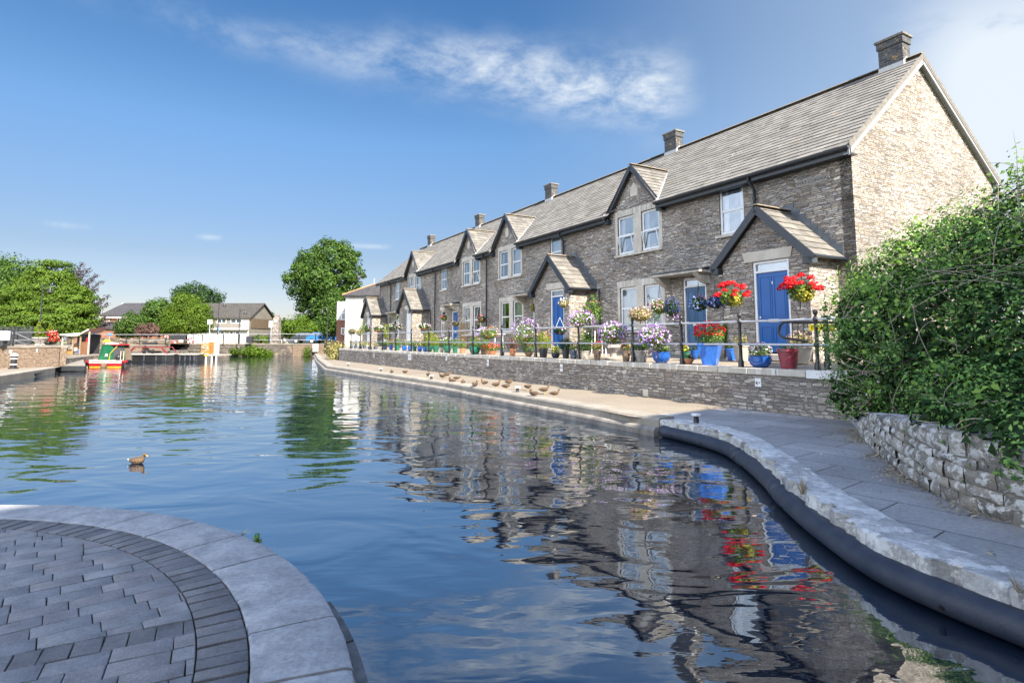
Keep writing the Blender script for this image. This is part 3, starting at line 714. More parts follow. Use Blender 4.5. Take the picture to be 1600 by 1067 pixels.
def window(par, t0, t1, z0, z1, tilt=False, rng=random.Random(2), y=0.0, curtain=None):
    mb = MB(); f = .075; x0, x1 = -t1, -t0; zm = (z0+z1)/2
    ya, yb = y+.045, y+.115
    mb.bbox(x0, x0+f, ya, yb, z0, z1, .006); mb.bbox(x1-f, x1, ya, yb, z0, z1, .006)
    mb.bbox(x0+f, x1-f, ya, yb, z1-f, z1, .006); mb.bbox(x0+f, x1-f, ya-.01, yb, z0, z0+f, .006)
    mb.bbox(x0+f, x1-f, ya+.01, yb-.005, zm-.03, zm+.03, .005)
    if tilt:                                        # lower sash tilted outward at the top
        for sx in (x0+f+.02, x1-f-.02): mb.beam((sx, ya-.13, zm-.06), (sx, ya+.01, z0+f+.02), (.018, 0, 0), (0, .014, 0))
        mb.beam((x0+f, ya-.13, zm-.06), (x1-f, ya-.13, zm-.06), (0, .014, 0), (0, 0, .02))
    wdw = mb.build('window', M['white'], par)
    mb = MB(); mb.quad((x0+f-.01, ya+.03, z0+f-.01), (x1-f+.01, ya+.03, z0+f-.01), (x1-f+.01, ya+.03, zm), (x0+f-.01, ya+.03, zm))
    mb.quad((x0+f-.01, ya+.022, zm), (x1-f+.01, ya+.022, zm), (x1-f+.01, ya+.022, z1-f+.01), (x0+f-.01, ya+.022, z1-f+.01))
    mb.build('pane', M['glass'], wdw)
    kind = curtain if curtain is not None else rng.choice(['full', 'sides', 'sides', 'half'])
    mb = MB(); W_ = x1-x0
    spans = {'full': [(x0+.03, x1-.03)], 'sides': [(x0+.03, x0+W_*.28), (x1-W_*.26, x1-.03)], 'half': [(x0+.03, x0+W_*.55)], 'none': []}[kind]
    for a, b in spans:
        n = max(4, int((b-a)/.02)); V = []
        for k in range(n+1):
            xx = a+(b-a)*k/n; yy = ya+.11+.014*math.sin(k*1.7)+.006*math.sin(k*.6)
            V += [(xx, yy, z0+.05), (xx, yy, z1-.04)]
        mb.add(V, [[2*k, 2*k+2, 2*k+3, 2*k+1] for k in range(n)])
    if spans: mb.build('curtain', M['curtain'], wdw)
    return wdw
def lintel(par, t0, t1, z0, z1, name='lintel', flare=0.0, y=0.0, depth=.02, mat=None, stones=False):
    mb = MB(); x0, x1 = -t1, -t0
    if stones:                                       # row of vertical blocks
        n = max(2, int(round((x1-x0)/.24)))
        for k in range(n):
            a, b = x0+(x1-x0)*k/n+.003, x0+(x1-x0)*(k+1)/n-.003; mb.bbox(a, b, y-depth, y+.15, z0, z1, .006)
    else: mb.slab([(x0, y-depth, z0), (x1, y-depth, z0), (x1+flare, y-depth, z1), (x0-flare, y-depth, z1)], (0, depth+.14, 0))
    return mb.build(name, mat or M['dressed'], par)
def sill(par, t0, t1, z, y=0.0): 
    mb = MB(); mb.slab([(-t1, y-.085, z-.10), (-t1, y+.13, z-.10), (-t1, y+.13, z+.0), (-t1, y-.085, z-.025)], (t1-t0, 0, 0)); return mb.build('sill', M['dressed'], par)
def double_window(par, t0, t1, z0, z1, ops, zl, tilts=(False, False), mull=.38, curt=(None, None)):
    """two sashes either side of a dressed stone mullion"""
    tm = (t0+t1)/2; ops.append((t0, tm-mull/2, z0, z1)); ops.append((tm+mull/2, t1, z0, z1))
    window(par, t0, tm-mull/2, z0, z1, tilts[0], curtain=curt[0]); window(par, tm+mull/2, t1, z0, z1, tilts[1], curtain=curt[1])
    mb = MB(); mb.box(-tm-mull/2, -tm+mull/2, -.018, .13, z0, z1); mb.build('mullion', M['render'], par)
    for ja in (-t1-.13, -t0): mb = MB(); mb.box(ja, ja+.13, -.015, .13, z0, z1); mb.build('jamb', M['render'], par)
    lintel(par, t0-.14, t1+.16, z1, zl, stones=True); sill(par, t0-.14, t1+.14, z0)
def single_window(par, t0, t1, z0, z1, ops, zl=None, tilt=False, curt=None):
    ops.append((t0, t1, z0, z1)); window(par, t0, t1, z0, z1, tilt, curtain=curt)
    if zl: lintel(par, t0-.1, t1+.1, z1, zl)
    sill(par, t0-.12, t1+.12, z0)
def boards(mb, a, b, w_=.05, h=.10):
    a = np.array(a, float); b = np.array(b, float); d = (b-a)/np.linalg.norm(b-a); up = np.cross(d, (0, 1, 0)); up = up if up[2] > 0 else -up
    mb.beam(a, b, (0, w_/2, 0), up*h)
def ridge_tiles(mb, a, b, r=.10, seg=.45):
    a = np.array(a, float); b = np.array(b, float); L = np.linalg.norm(b-a); n = max(1, int(L/seg)); d = (b-a)/L; side = np.cross(d, (0, 0, 1)); side /= np.linalg.norm(side)
    for k in range(n):
        p = a+d*(L*k/n+.004); q = a+d*(L*(k+1)/n-.004); V = []
        for c in (p, q):
            for th in (-68, -34, 0, 34, 68):
                th = math.radians(th); V.append(c+side*r*1.35*math.sin(th)+np.array([0, 0, r*(math.cos(th)-.35)]))
        mb.add(V, [[k_, k_+1, k_+6, k_+5] for k_ in range(4)]+[[0, 1, 2, 3, 4], [5, 6, 7, 8, 9]])
def dormer(par, tc, oval=False, half=1.40, za=6.42):
    x = -tc; fy = -.16; hw = half; ze = zmain(EY)+.02
    mb = MB()                                        # masonry triangle flush with the front wall
    slope = (za-ze)/hw; bz = 4.86
    wpt = lambda dz: (za-.10-dz)/slope
    mb.slab([(x-(za-.10-bz)/slope, .002, bz), (x+(za-.10-bz)/slope, .002, bz), (x, .002, za-.12)], (0, .25, 0))
    dm = mb.build('dormer', M['stone'], par)
    mb = MB(); n = 14
    if oval: P = [(x+.17*math.cos(2*math.pi*k/n), -.02, 5.50+.25*math.sin(2*math.pi*k/n)) for k in range(n)]
    else: P = [(x-.20, -.02, 5.28), (x+.20, -.02, 5.28), (x+.20, -.02, 5.56), (x, -.02, 5.80), (x-.20, -.02, 5.56)]
    mb.slab(P, (0, .08, 0)); mb.build('date_stone', M['render'], dm)
    mb = MB()
    for sg in (-1, 1):
        L = math.hypot(hw+.05, za-ze); d = np.array([sg*(hw+.05), 0, -(za-ze)])/L
        yb = (za-EZ)/SL+EY
        org = np.array([x, fy, za])+d*L
        tile_rows(mb, org, (0, 1, 0), -d, yb-fy+.05, L, .21, .28, keep=lambda p: p[2] > zmain(p[1])-.02, seed=int(tc*10)+sg)
        c = [np.array([x, fy, za]), np.array([x+sg*(hw+.05), fy, ze]), np.array([x+sg*(hw+.05), EY+.05, ze]), np.array([x, yb, za])]
        mb.slab(c, (0, 0, -.03))
    rf = mb.build('dormer_roof', M['tile_p'], par)
    mb = MB(); ridge_tiles(mb, (x, fy-.02, za+.03), (x, (za-EZ)/SL+EY, za+.03), .07, .35); mb.build('ridge_tiles', M['ridge'], rf)
    mb = MB()
    for sg in (-1, 1):
        boards(mb, (x, fy+.0, za-.07), (x+sg*(hw+.10), fy+.0, ze-.12), .06, .085)
        mb.bbox(x+sg*(hw-.10), x+sg*(hw+.16), fy-.06, fy+.22, ze-.30, ze-.10, .01)
    mb.build('bargeboard', M['navy'], rf)
    mb = MB()                                        # pale mortared valley on each side
    yb = (za-EZ)/SL+EY
    for sg in (-1, 1):
        a = np.array([x, yb+.02, za+.03]); b = np.array([x+sg*(hw+.06), EY+.03, ze+.05])
        mb.beam(a, b, (sg*.045, .02, .01), (0, 0, .012))
    mb.build('valley_flashing', M['lead'], rf)
    return dm
def porch(par, tc, door_t, white=False, number=None, half=1.27):
    x = -tc; fy = -1.2; ez = 2.03; za = 3.46; ov = .17; hw = half+ov; slope = (za-ez)/hw
    w0, w1 = door_t
    mb = MB(); ops = [(w0, w1, -.34, 2.04)]
    front_wall(mb, tc-half, tc+half, -.75, 2.05, ops, fy, .22)
    P = [(x-half, fy, 2.05), (x+half, fy, 2.05), (x, fy, 2.05+half*slope)]
    mb.add(P, [[0, 1, 2]])
    for sg in (-1, 1): mb.quad((x+sg*half, fy, -.75), (x+sg*half, 0, -.75), (x+sg*half, 0, 2.05), (x+sg*half, fy, 2.05))
    pc = mb.build('porch', M['stone'], par)
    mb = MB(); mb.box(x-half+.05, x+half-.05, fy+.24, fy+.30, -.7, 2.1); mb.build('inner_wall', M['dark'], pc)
    mb = MB()
    for sg in (-1, 1):
        L = math.hypot(hw, za-ez); d = np.array([sg*hw, 0, -(za-ez)])/L; org = np.array([x, fy-.18, za])+d*L
        tile_rows(mb, org, (0, 1, 0), -d, 1.38, L, .27, .34, seed=int(tc*7)+sg, lift=.028)
        mb.slab([(x, fy-.17, za), (x+sg*hw, fy-.17, ez), (x+sg*hw, 0, ez), (x, 0, za)], (0, 0, -.04))
    rf = mb.build('porch_roof', M['tile_p'], par)
    mb = MB(); ridge_tiles(mb, (x, fy-.2, za+.03), (x, -.02, za+.03), .075, .4); mb.build('ridge_tiles', M['ridge'], rf)
    mb = MB()
    for sg in (-1, 1):
        boards(mb, (x, fy-.17, za-.075), (x+sg*(hw+.06), fy-.17, ez-.11), .06, .095)
        mb.bbox(x+sg*(hw-.20), x+sg*(hw+.05), fy-.2, fy+.02, ez-.22, ez-.05, .01)
    mb.build('bargeboard', M['navy'], rf)
    for sg in (-1, 1): mb = MB(); mb.tube([(x+sg*(hw+.05), fy-.18, ez-.03), (x+sg*(hw+.05), -.02, ez-.035)], .045, 8); mb.build('gutter', M['navy'], rf)
    mb = MB()                                        # stepped dark flashing where the porch roof meets the wall
    for sg in (-1, 1):
        n = 9
        for k in range(n):
            f0 = k/n; f1 = (k+1)/n; xa = x+sg*hw*f0; xb = x+sg*hw*f1
            mb.box(xa, xb, -.022, -.001, za-(za-ez)*f1+.02, za-(za-ez)*f0+.20)
    mb.build('flashing', M['lead_dk'], rf)
    lintel(par, w0-.07, w1+.22, 2.05, 2.31, flare=.07, y=fy, depth=.03, mat=M['render'])
    door(par, w0, w1, -.34, 2.04, fy, M['white'] if white else M['blue'], number=number)
    return pc
def door(par, t0, t1, z0, z1, y, mat, number=None, plainp=False, ajar=False):
    x0, x1 = -t1, -t0; f = .07; zt = z1-.30
    mb = MB(); mb.bbox(x0, x0+f, y+.03, y+.12, z0, z1, .006); mb.bbox(x1-f, x1, y+.03, y+.12, z0, z1, .006); mb.bbox(x0+f, x1-f, y+.03, y+.12, z1-f, z1, .006); mb.bbox(x0+f, x1-f, y+.03, y+.12, zt, zt+.055, .006)
    mb.build('door_frame', M['white'], par)
    mb = MB(); mb.quad((x0+f, y+.08, zt+.05), (x1-f, y+.08, zt+.05), (x1-f, y+.08, z1-f), (x0+f, y+.08, z1-f)); mb.build('transom_window', M['glass'], par)
    mb = MB(); a, b = x0+f+.004, x1-f-.004; yb = y+.075; w_ = b-a
    mb.box(a, b, yb, yb+.045, z0+.04, zt-.004)
    cols = [(a+.07, a+w_/2-.03), (a+w_/2+.03, b-.07)]; zb = z0+.85
    for c0, c1 in cols:
        for q0, q1 in ((z0+.16, zb-.15), (zb+.06, zt-.10)):
            for s0, s1, s2, s3 in ((c0, c1, q0, q0+.018), (c0, c1, q1-.018, q1), (c0, c0+.018, q0+.018, q1-.018), (c1-.018, c1, q0+.018, q1-.018)): mb.box(s0, s1, yb-.012, yb, s2, s3)
            mb.bbox(c0+.05, c1-.05, yb-.010, yb, q0+.05, q1-.05, .008)
    d = mb.build('door', mat, par)
    mb = MB(); mb.bbox(a+w_/2-.15, a+w_/2+.15, yb-.018, yb-.001, zb-.05, zb+.03, .004); mb.build('letter_box', M['brass'], d)
    mb = MB(); mb.lathe([(0.02, 0), (.03, .012), (.02, .03)], (0, 0, 0), 10); V = [(a+.07+v[0], yb-.01-v[2], zb+.08+v[1]) for v in mb.v]; mb.v = V; mb.build('door_knob', M['brass'], d)
    if number: textobj('door_number', number, .10, (a+w_/2, yb-.014, zt-.28), d, M['brass'])
    mb = MB(); mb.bbox(x0-.15, x1+.15, y-.28, y+.03, z0-.16, z0+.0, .012); mb.build('doorstep', M['render'], par)
def textobj(name, s, size, c, par, mat, thick=.004, base=None, frame='R'):
    cu = bpy.data.curves.new('txt', 'FONT'); cu.body = s; cu.size = size; cu.align_x = 'CENTER'; cu.align_y = 'CENTER'; cu.extrude = thick; cu.resolution_u = 2
    ob = bpy.data.objects.new('txt', cu); COL.objects.link(ob)
    dg = bpy.context.evaluated_depsgraph_get(); me = bpy.data.meshes.new_from_object(ob.evaluated_get(dg))
    mb = MB(); mb.add([(c[0]+v.co.x, c[1]-v.co.z, c[2]+v.co.y) for v in me.vertices], [list(p.vertices) for p in me.polygons])
    bpy.data.objects.remove(ob); bpy.data.curves.remove(cu); bpy.data.meshes.remove(me)
    return mb.build(name, mat, par, base=base, frame=frame)
def canopy(par, t0, t1, z=2.08):
    x0, x1 = -t1, -t0
    mb = MB(); mb.bbox(x0, x1, -.62, -.001, z, z+.09, .012)
    for xx in (x0+.12, x1-.34):                      # curved brackets
        prof = [(-.002, z-.32), (-.16, z-.30), (-.34, z-.20), (-.52, z-.06), (-.55, z-.002), (-.002, z-.002)]
        mb.slab([(xx, a, b) for a, b in prof], (.22, 0, 0))
    c = mb.build('door_canopy', M['dressed'], par)
    mb = MB(); mb.slab([(x0-.04, -.68, z+.095), (x0-.04, -.002, z+.17), (x0-.04, -.002, z+.20), (x0-.04, -.68, z+.12)], (x1-x0+.08, 0, 0)); mb.build('slate_cover', M['lead_dk'], c)
def pipe(par, t, z0, z1=4.62, y=-.10, name='downpipe', r=.042):
    mb = MB(); x = -t
    if z1 > 4: mb.tube([(x, EY-.02, z1+.02), (x, EY-.02, z1-.09), (x, y, z1-.32), (x, y, z0)], r, 8)
    else: mb.tube([(x, y, z1), (x, y, z0)], r, 8)
    zz = z1-.6
    while zz > z0+.1: mb.tube([(x, y, zz), (x, y, zz+.06)], r*1.35, 8); zz -= 1.5
    return add_auto_smooth(mb.build(name, M['navy'], par), 50)
def chimney(par, t0, w_=.66):
    x0, x1 = -t0-w_, -t0; ya, yb = 3.40, 3.80
    mb = MB(); mb.box(x0, x1, ya, yb, 7.4, 8.54); mb.bbox(x0-.035, x1+.035, ya-.035, yb+.035, 8.54, 8.74, .006)
    c = mb.build('chimney', M['chim'], par)
    mb = MB(); mb.bbox(x0-.075, x1+.075, ya-.075, yb+.075, 8.74, 8.82, .012); mb.build('chimney_cap', M['chim2'], c)
    mb = MB(); zr = zmain(ya); mb.box(x0-.012, x1+.012, ya-.018, ya-.001, zr-.1, zr+.15); mb.slab([(x1+.014, ya-.02, zr-.06), (x1+.014, 3.6, 7.97), (x1+.014, 3.6, 8.16), (x1+.014, ya-.02, zr+.15)], (-.012, 0, 0)); mb.build('chimney_flashing', M['lead'], c)
    return c
ALLDORM = [7.86, 17.42, 22.0, 31.35]
def house(label, t0, t1, build, first=False, last=False, chim=None, dorm=None, oval=True):
    h = thing('terraced_house', label, 'house', (-(t0+t1)/2, 0, -.45), 'stone cottages in the terrace', 'R')
    ops = []; build(h, ops)
    mb = MB(); front_wall(mb, t0, t1, -.7, 4.88, ops); mb.build('wall', M['stone'], h)
    x0, x1 = -t1, -t0; zb = 4.95; mb = MB()
    if first: mb.slab([(x1, 0, -.7), (x1, 7.7, -.7), (x1, 7.7, 5.02), (x1, 3.6, 7.84), (x1, 0, 4.86)], (-.3, 0, 0))
    if last: mb.slab([(x0, 0, -.7), (x0, 7.7, -.7), (x0, 7.7, 5.02), (x0, 3.6, 7.84), (x0, 0, 4.86)], (.3, 0, 0))
    if mb.v: mb.build('gable_wall', M['stone'], h); mb = MB()
    mb.quad((x0, 7.7, -.7), (x1, 7.7, -.7), (x1, 7.7, 4.98), (x0, 7.7, 4.98)); mb.build('rear_wall', M['stone'], h)
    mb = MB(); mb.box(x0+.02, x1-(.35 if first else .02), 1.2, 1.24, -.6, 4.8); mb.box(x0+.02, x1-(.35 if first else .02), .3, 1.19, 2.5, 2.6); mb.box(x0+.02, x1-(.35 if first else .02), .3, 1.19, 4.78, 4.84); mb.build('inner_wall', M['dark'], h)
    # roof
    ve = .0 if not first else .16; vl_ = .12 if last else 0
    mb = MB(); Vv = np.array([0, 3.92, 3.28]); Ls = np.linalg.norm(Vv); Vv /= Ls
    def keep(p):
        for tc in ALLDORM:
            dx = abs(p[0]+tc)
            if dx < 1.45 and (6.42-dx*(6.42-4.74)/1.40) > zmain(p[1])+.04: return False
        return True
    tile_rows(mb, (x0-vl_, EY, EZ), (1, 0, 0), Vv, x1+ve-(x0-vl_), Ls, .228, .34, keep, seed=int(t0*10)+5)
    segs = []
    cur = x0-vl_
    xe = x1+ve
    if dorm:
        segs = [(x0-vl_, -dorm-1.38), (-dorm+1.38, xe)]
        for zy in ():
            pass
        mb.slab([(-dorm-1.38, .9, zmain(.9)-.012), (-dorm+1.38, .9, zmain(.9)-.012), (-dorm+1.38, 3.6, 7.988), (-dorm-1.38, 3.6, 7.988)], (0, 0, -.10))
    else: segs = [(x0-vl_, xe)]
    for a, b in segs: mb.slab([(a, EY, EZ-.012), (b, EY, EZ-.012), (b, 3.6, 7.988), (a, 3.6, 7.988)], (0, 0, -.10))
    mb.slab([(x0-vl_, 3.602, 7.99), (xe, 3.602, 7.99), (xe, 8.0, 4.92), (x0-vl_, 8.0, 4.92)], (0, 0, -.11))
    rf = mb.build('roof', M['tile'], h)
    mb = MB(); ridge_tiles(mb, (x0-vl_, 3.6, 8.03), (xe, 3.6, 8.03), .10, .45); mb.build('ridge_tiles', plain('grey_ridge_tile', (.13, .13, .12), .9, .4, 3, .01, col2=(.22, .17, .11)) if first else bpy.data.materials['grey_ridge_tile'], rf)
    for a, b in segs:
        mb = MB(); n = 8; V = []
        for xx in (a, b):
            for k in range(n): th = math.pi*k/(n-1); V.append((xx, EY-.055-.065*math.cos(th), EZ-.03-.075*math.sin(th)))
        mb.add(V, [[k, k+1, n+k+1, n+k] for k in range(n-1)]+[list(range(n)), list(range(n, 2*n))])
        mb.box(a, b, EY+.02, EY+.05, EZ-.21, EZ-.03); mb.box(a, b, EY+.05, -.001, EZ-.21, EZ-.185)
        mb.build('gutter', M['navy'], rf)
    if first:
        mb = MB()
        for (ya, za_, yb, zb_) in ((EY-.02, EZ-.09, 3.62, 7.93), (3.58, 7.93, 8.05, 4.86)):
            mb.beam((x1+.125, ya, za_-.055), (x1+.125, yb, zb_-.055), (.020, 0, 0), (0, -.02 if ya < 1 else .02, .10))
            mb.beam((x1+.055, ya, za_-.12), (x1+.055, yb, zb_-.12), (.052, 0, 0), (0, 0, .012))
        mb.bbox(x1+.01, x1+.15, 7.75, 8.05, 4.62, 4.86, .01)
        mb.build('verge_board', M['greyboard'], rf)
        mb = MB(); mb.beam((x1+.155, EY-.02, EZ+.0), (x1+.155, 3.6, 8.0), (.012, 0, 0), (0, -.02, .05)); mb.beam((x1+.155, 3.6, 8.0), (x1+.155, 8.03, 4.91), (.012, 0, 0), (0, .02, .05)); mb.build('verge_tiles', M['chim2'], rf)
    if last:
        mb = MB(); mb.beam((x0-.10, EY, EZ-.09), (x0-.10, 3.6, 7.9), (.02, 0, 0), (0, 0, .09)); mb.beam((x0-.10, 3.6, 7.9), (x0-.10, 8.0, 4.8), (.02, 0, 0), (0, 0, .09)); mb.build('verge_board', M['navy'], rf)
    if chim is not None: chimney(h, chim)
    if dorm: dormer(h, dorm, oval)
    return h
def h1(h, o):
    single_window(h, 3.17, 4.05, 3.2, 4.62, o, None, curt='sides'); single_window(h, 3.50, 4.05, .35, 1.93, o, 2.14)
    porch(h, 1.75, (1.0, 2.04), number='8'); pipe(h, 2.72, 2.75)
def h2(h, o):
    double_window(h, 6.60, 8.80, 3.2, 4.62, o, 4.85, (True, True), curt=('sides', 'sides')); double_window(h, 6.55, 8.74, .38, 1.95, o, 2.19, curt=('half', 'full'))
    o.append((4.66, 5.62, -.34, 2.0)); door(h, 4.66, 5.62, -.34, 2.0, 0, M['blue_grey']); canopy(h, 4.36, 6.50)
def h3(h, o):
    single_window(h, 12.60, 13.46, 3.2, 4.62, o, None); porch(h, 11.6, (10.72, 11.66), number='12'); pipe(h, 12.28, 2.75); pipe(h, 9.84, -.6, 1.98, -.12, 'porch_downpipe')
def h4(h, o):
    double_window(h, 16.05, 18.24, 3.2, 4.60, o, 4.84, (False, False)); double_window(h, 15.92, 18.10, .42, 1.95, o, 2.18, curt=('full', 'sides'))
    o.append((14.05, 14.95, -.34, 2.0)); door(h, 14.05, 14.95, -.34, 2.0, 0, M['blue']); canopy(h, 13.85, 16.0); pipe(h, 19.55, -.6)
def h5(h, o):
    double_window(h, 20.60, 22.78, 3.2, 4.60, o, 4.84, (True, False)); double_window(h, 20.48, 22.62, .35, 1.93, o, 2.16, curt=('sides', 'full'))
    o.append((23.5, 24.35, -.34, 2.0)); door(h, 23.5, 24.35, -.34, 2.0, 0, M['blue']); canopy(h, 23.2, 24.75)
def h6(h, o):
    single_window(h, 25.2, 26.15, 3.2, 4.5, o); single_window(h, 25.45, 26.1, .3, 1.87, o, 2.1)
    double_window(h, 29.9, 32.1, 3.2, 4.55, o, 4.82); porch(h, 29.45, (28.35, 29.25), white=True, number='16'); pipe(h, 26.9, -.6); pipe(h, 27.6, -.6, 1.98, -.12, 'porch_downpipe')
def h7(h, o):
    single_window(h, 34.4, 35.4, 3.15, 4.45, o); o.append((34.2, 35.1, -.34, 1.98)); door(h, 34.2, 35.1, -.34, 1.98, 0, M['white']); canopy(h, 33.5, 35.9)
    porch(h, 38.75, (38.0, 38.9), white=True); pipe(h, 36.2, -.6); pipe(h, 37.1, -.6, 1.98, -.12, 'porch_downpipe')
house('nearest stone cottage with sunlit gable end and blue porch door', 0, 4.45, h1, first=True, chim=.26)
house('stone cottage with flat door canopy and greyish door, next to the gable end cottage', 4.45, 9.7, h2, chim=9.0, dorm=7.86, oval=False)
house('mid terrace stone cottage whose gabled porch has a climber on its sunlit side', 9.7, 14.0, h3)
house('stone cottage with basket hanging from its canopy, left of the climber clad porch', 14.0, 19.6, h4, chim=18.4, dorm=17.42)
house('stone cottage with one tilted upper sash, dormer and wooden trellis by its blue door', 19.6, 24.8, h5, dorm=22.0)
house('stone cottage with a white porch door and a dormer rising behind the porch', 24.8, 33.0, h6, chim=27.5, dorm=31.35)
house('farthest stone cottage of the terrace, its last porch beside the white warehouse', 33.0, 39.5, h7, last=True, chim=36.7)
# carved name stone and wall fittings
ns = thing('name_stone', 'grey carved stone reading CWRT CONWAY high on the front wall by the gable corner', 'sign', (-1.05, -.01, 4.08), frame='R')
mb = MB(); mb.slab([(-1.48, -.012, 4.07), (-.62, -.012, 4.07), (-.62, -.012, 4.24), (-1.48, -.012, 4.24)], (0, .02, 0)); mb.build('plaque', plain('grey_name_stone', (.26, .245, .225), .9, .2, 8), ns)
textobj('lettering', 'CWRT CONWAY', .125, (-1.05, -.014, 4.155), ns, M['black'], .002)
def plate(t, z, w_, h_, label, txt=None, size=.1, arrow=False, mat='signwhite'):
    y = -(wall_s(t)+.004)
    p = thing('wall_sign', label, 'sign', (-t, y, z-h_/2), 'small signs on the terrace wall', 'R')
    mb = MB(); mb.bbox(-t-w_/2, -t+w_/2, y-.012, y, z-h_/2, z+h_/2, .002); mb.build('plate', M[mat], p)
    if arrow:
        mb = MB(); mb.box(-t-.05, -t+.055, y-.016, y-.0121, z-.008, z+.008)
        for sg in (-1, 1): mb.beam((-t-.055, y-.014, z), (-t-.01, y-.014, z+sg*.045), (0, .0018, 0), (.006, 0, .008))
        mb.build('arrow', M['black'], p)
    if txt: textobj('lettering', txt, size, (-t, y-.015, z), p, M['black'], .0015)
def plate_px(x, y, *a, **k): t, z = on_fac(x, y, 3.4); t2, z2 = on_fac(x, y, wall_s(t)); plate(t2, z2, *a, **k)
plate_px(1185, 597.5, .155, .18, 'white plate with a black left arrow, nearest the right end of the wall', arrow=True)
plate_px(877.5, 574.5, .15, .24, 'white mooring plate marked 24 below the coping, left of the stone wall hatch', '24m', .07)
plate_px(762.5, 566.5, .16, .26, 'small white plate with two dark marks, above the sleeping ducks', '11', .10)
plate_px(697.5, 559, .14, .26, 'narrow white plate under the coping near the green pots', '1', .10)
plate_px(640, 558, .50, .30, 'wide blue white plate with a grid of squares on the far wall', 'H H', .16)
plate_px(584, 555.5, .14, .28, 'tiny white plate nearest the far end of the wall', '1', .1)
t_, z_ = on_fac(1009, 613, 3.4)
mb = MB(); mb.bbox(-t_-.10, -t_+.10, -(wall_s(t_)+.02), -(wall_s(t_)-.02), z_-.10, z_+.09, .004)
tag(mb.build('service_hatch', plain('beige_hatch', (.50, .46, .38), .6, .1, 4), base=(-t_, -wall_s(t_), z_-.1), frame='R'), 'square beige service hatch low in the terrace wall', 'hatch')
# ------------------------------------------------------------------ terrace railing
rail = thing('terrace_railing', 'two-bar galvanised railing on black iron posts along the flower terrace', 'railing', (-18, -3.3, -.6), frame='R')
PT = [-.87, .91, 2.64, 4.42, 6.89, 9.38, 11.8, 14.28, 16.75, 19.18, 21.63, 24.12, 26.53, 28.96, 31.36, 33.73, 36.0]
def rs(t): return wall_s(t)-.14
for t in PT:
    mb = MB(); x, y = -t, -rs(t)
    mb.lathe([(.062, -.60), (.062, -.48), (.048, -.44), (.038, -.40), (.036, -.14), (.05, -.12), (.058, -.09), (.05, -.06), (.036, -.04), (.032, .37), (.046, .39), (.055, .42), (.046, .45), (.03, .47), (.026, .50), (.045, .53), (.052, .565), (.042, .60), (.012, .62)], (x, y, 0), 12)
    add_auto_smooth(mb.build('post', M['iron'], rail), 50)
for zz in (.42, -.09):
    mb = MB(); mb.tube([(-t, -rs(t), zz) for t in PT], .026, 8); add_auto_smooth(mb.build('rail', M['galv'], rail), 60)
    mb = MB(); mb.tube([(.87, -rs(-.87), zz), (2.2, -3.0, zz)], .026, 8); mb.build('rail', M['galv'], rail)
# return post and private gate behind the first post
gate = thing('metal_gate', 'low tubular metal gate with a yellow PRIVATE notice, half hidden by the bush', 'gate', (.95, -2.2, -.5), frame='R')
def gp(x, y, s=2.0): t, z = on_fac(x, y, s); return (-t, -s, z)
mb = MB(); a, b, c, d = gp(1310, 504, 2.2), gp(1222, 504, 2.2), gp(1217, 520, 2.2), gp(1221, 526, 2.2); e = gp(1262, 534, 2.2)
b0, b1 = gp(1226, 503, 2.2), gp(1219, 508, 2.2)
mb.tube([a, b0, b1, c, d, gp(1226, 528, 2.2), e], .03, 8); add_auto_smooth(mb.build('frame', M['iron'], gate), 60)
mb = MB()
for px in (1230, 1238, 1247, 1256): mb.tube([gp(px, 505, 2.2), gp(px, 529+ (px-1230)*.15, 2.2)], .010, 6)
mb.build('bars', M['iron'], gate)
t_, z_ = on_fac(1291, 512, 2.1); x_ = -t_
mb = MB(); mb.bbox(x_-.29, x_+.29, -2.27, -2.255, z_-.07, z_+.07, .003); pl = mb.build('sign', M['yellow'], gate)
textobj('lettering', 'PRIVATE', .125, (x_, -2.272, z_), pl, M['black'], .0015)
mb = MB(); px_, pz_ = gp(1290, 500, 2.6)[0], 0
mb.lathe([(.075, -.60), (.075, -.44), (.055, -.42), (.048, .45), (.06, .48), (.03, .52)], (px_, -2.6, 0), 14)
tag(add_auto_smooth(mb.build('iron_post', M['iron'], base=(px_, -2.6, -.6), frame='R'), 50), 'thick black iron post standing just behind the railing by the bush', 'post')

# ------------------------------------------------------------------ pots and flowers
def W(t, s, z): return FW(t, s, z)
def leaf_blob(name, par, c, r, n, size, mat, seed, aspect=.6, zmin=None, shell=.6, clump=0, base=None, cs=.2):
    P, N = lobes_points([(c, r)], n, seed, shell, clump, cs, zmin); return quads_mesh(name, P, N, size, mat, par, base, aspect=aspect, seed=seed)
def flowers(name, par, c, r, n, size, mat, seed, up=.0, petal=3):
    """each flower: a few petals crossed at one point on the outside of the blob"""
    rng = np.random.default_rng(seed); d = sphere_dirs(rng, n*3); d = d[d[:, 2] > up-.55][:n]; r = np.array(r if hasattr(r, '__len__') else (r,)*3, float)
    C = np.array(c)+d*r*(.92+.16*rng.random((len(d), 1))); D = d+rng.normal(size=d.shape)*.3
    C2 = np.repeat(C, petal, 0)+rng.normal(size=(len(C)*petal, 3))*size*.22; D2_ = np.repeat(D, petal, 0)+rng.normal(size=(len(C)*petal, 3))*.35
    return quads_mesh(name, C2, D2_, size, mat, par, aspect=.95, seed=seed, jit=.2)
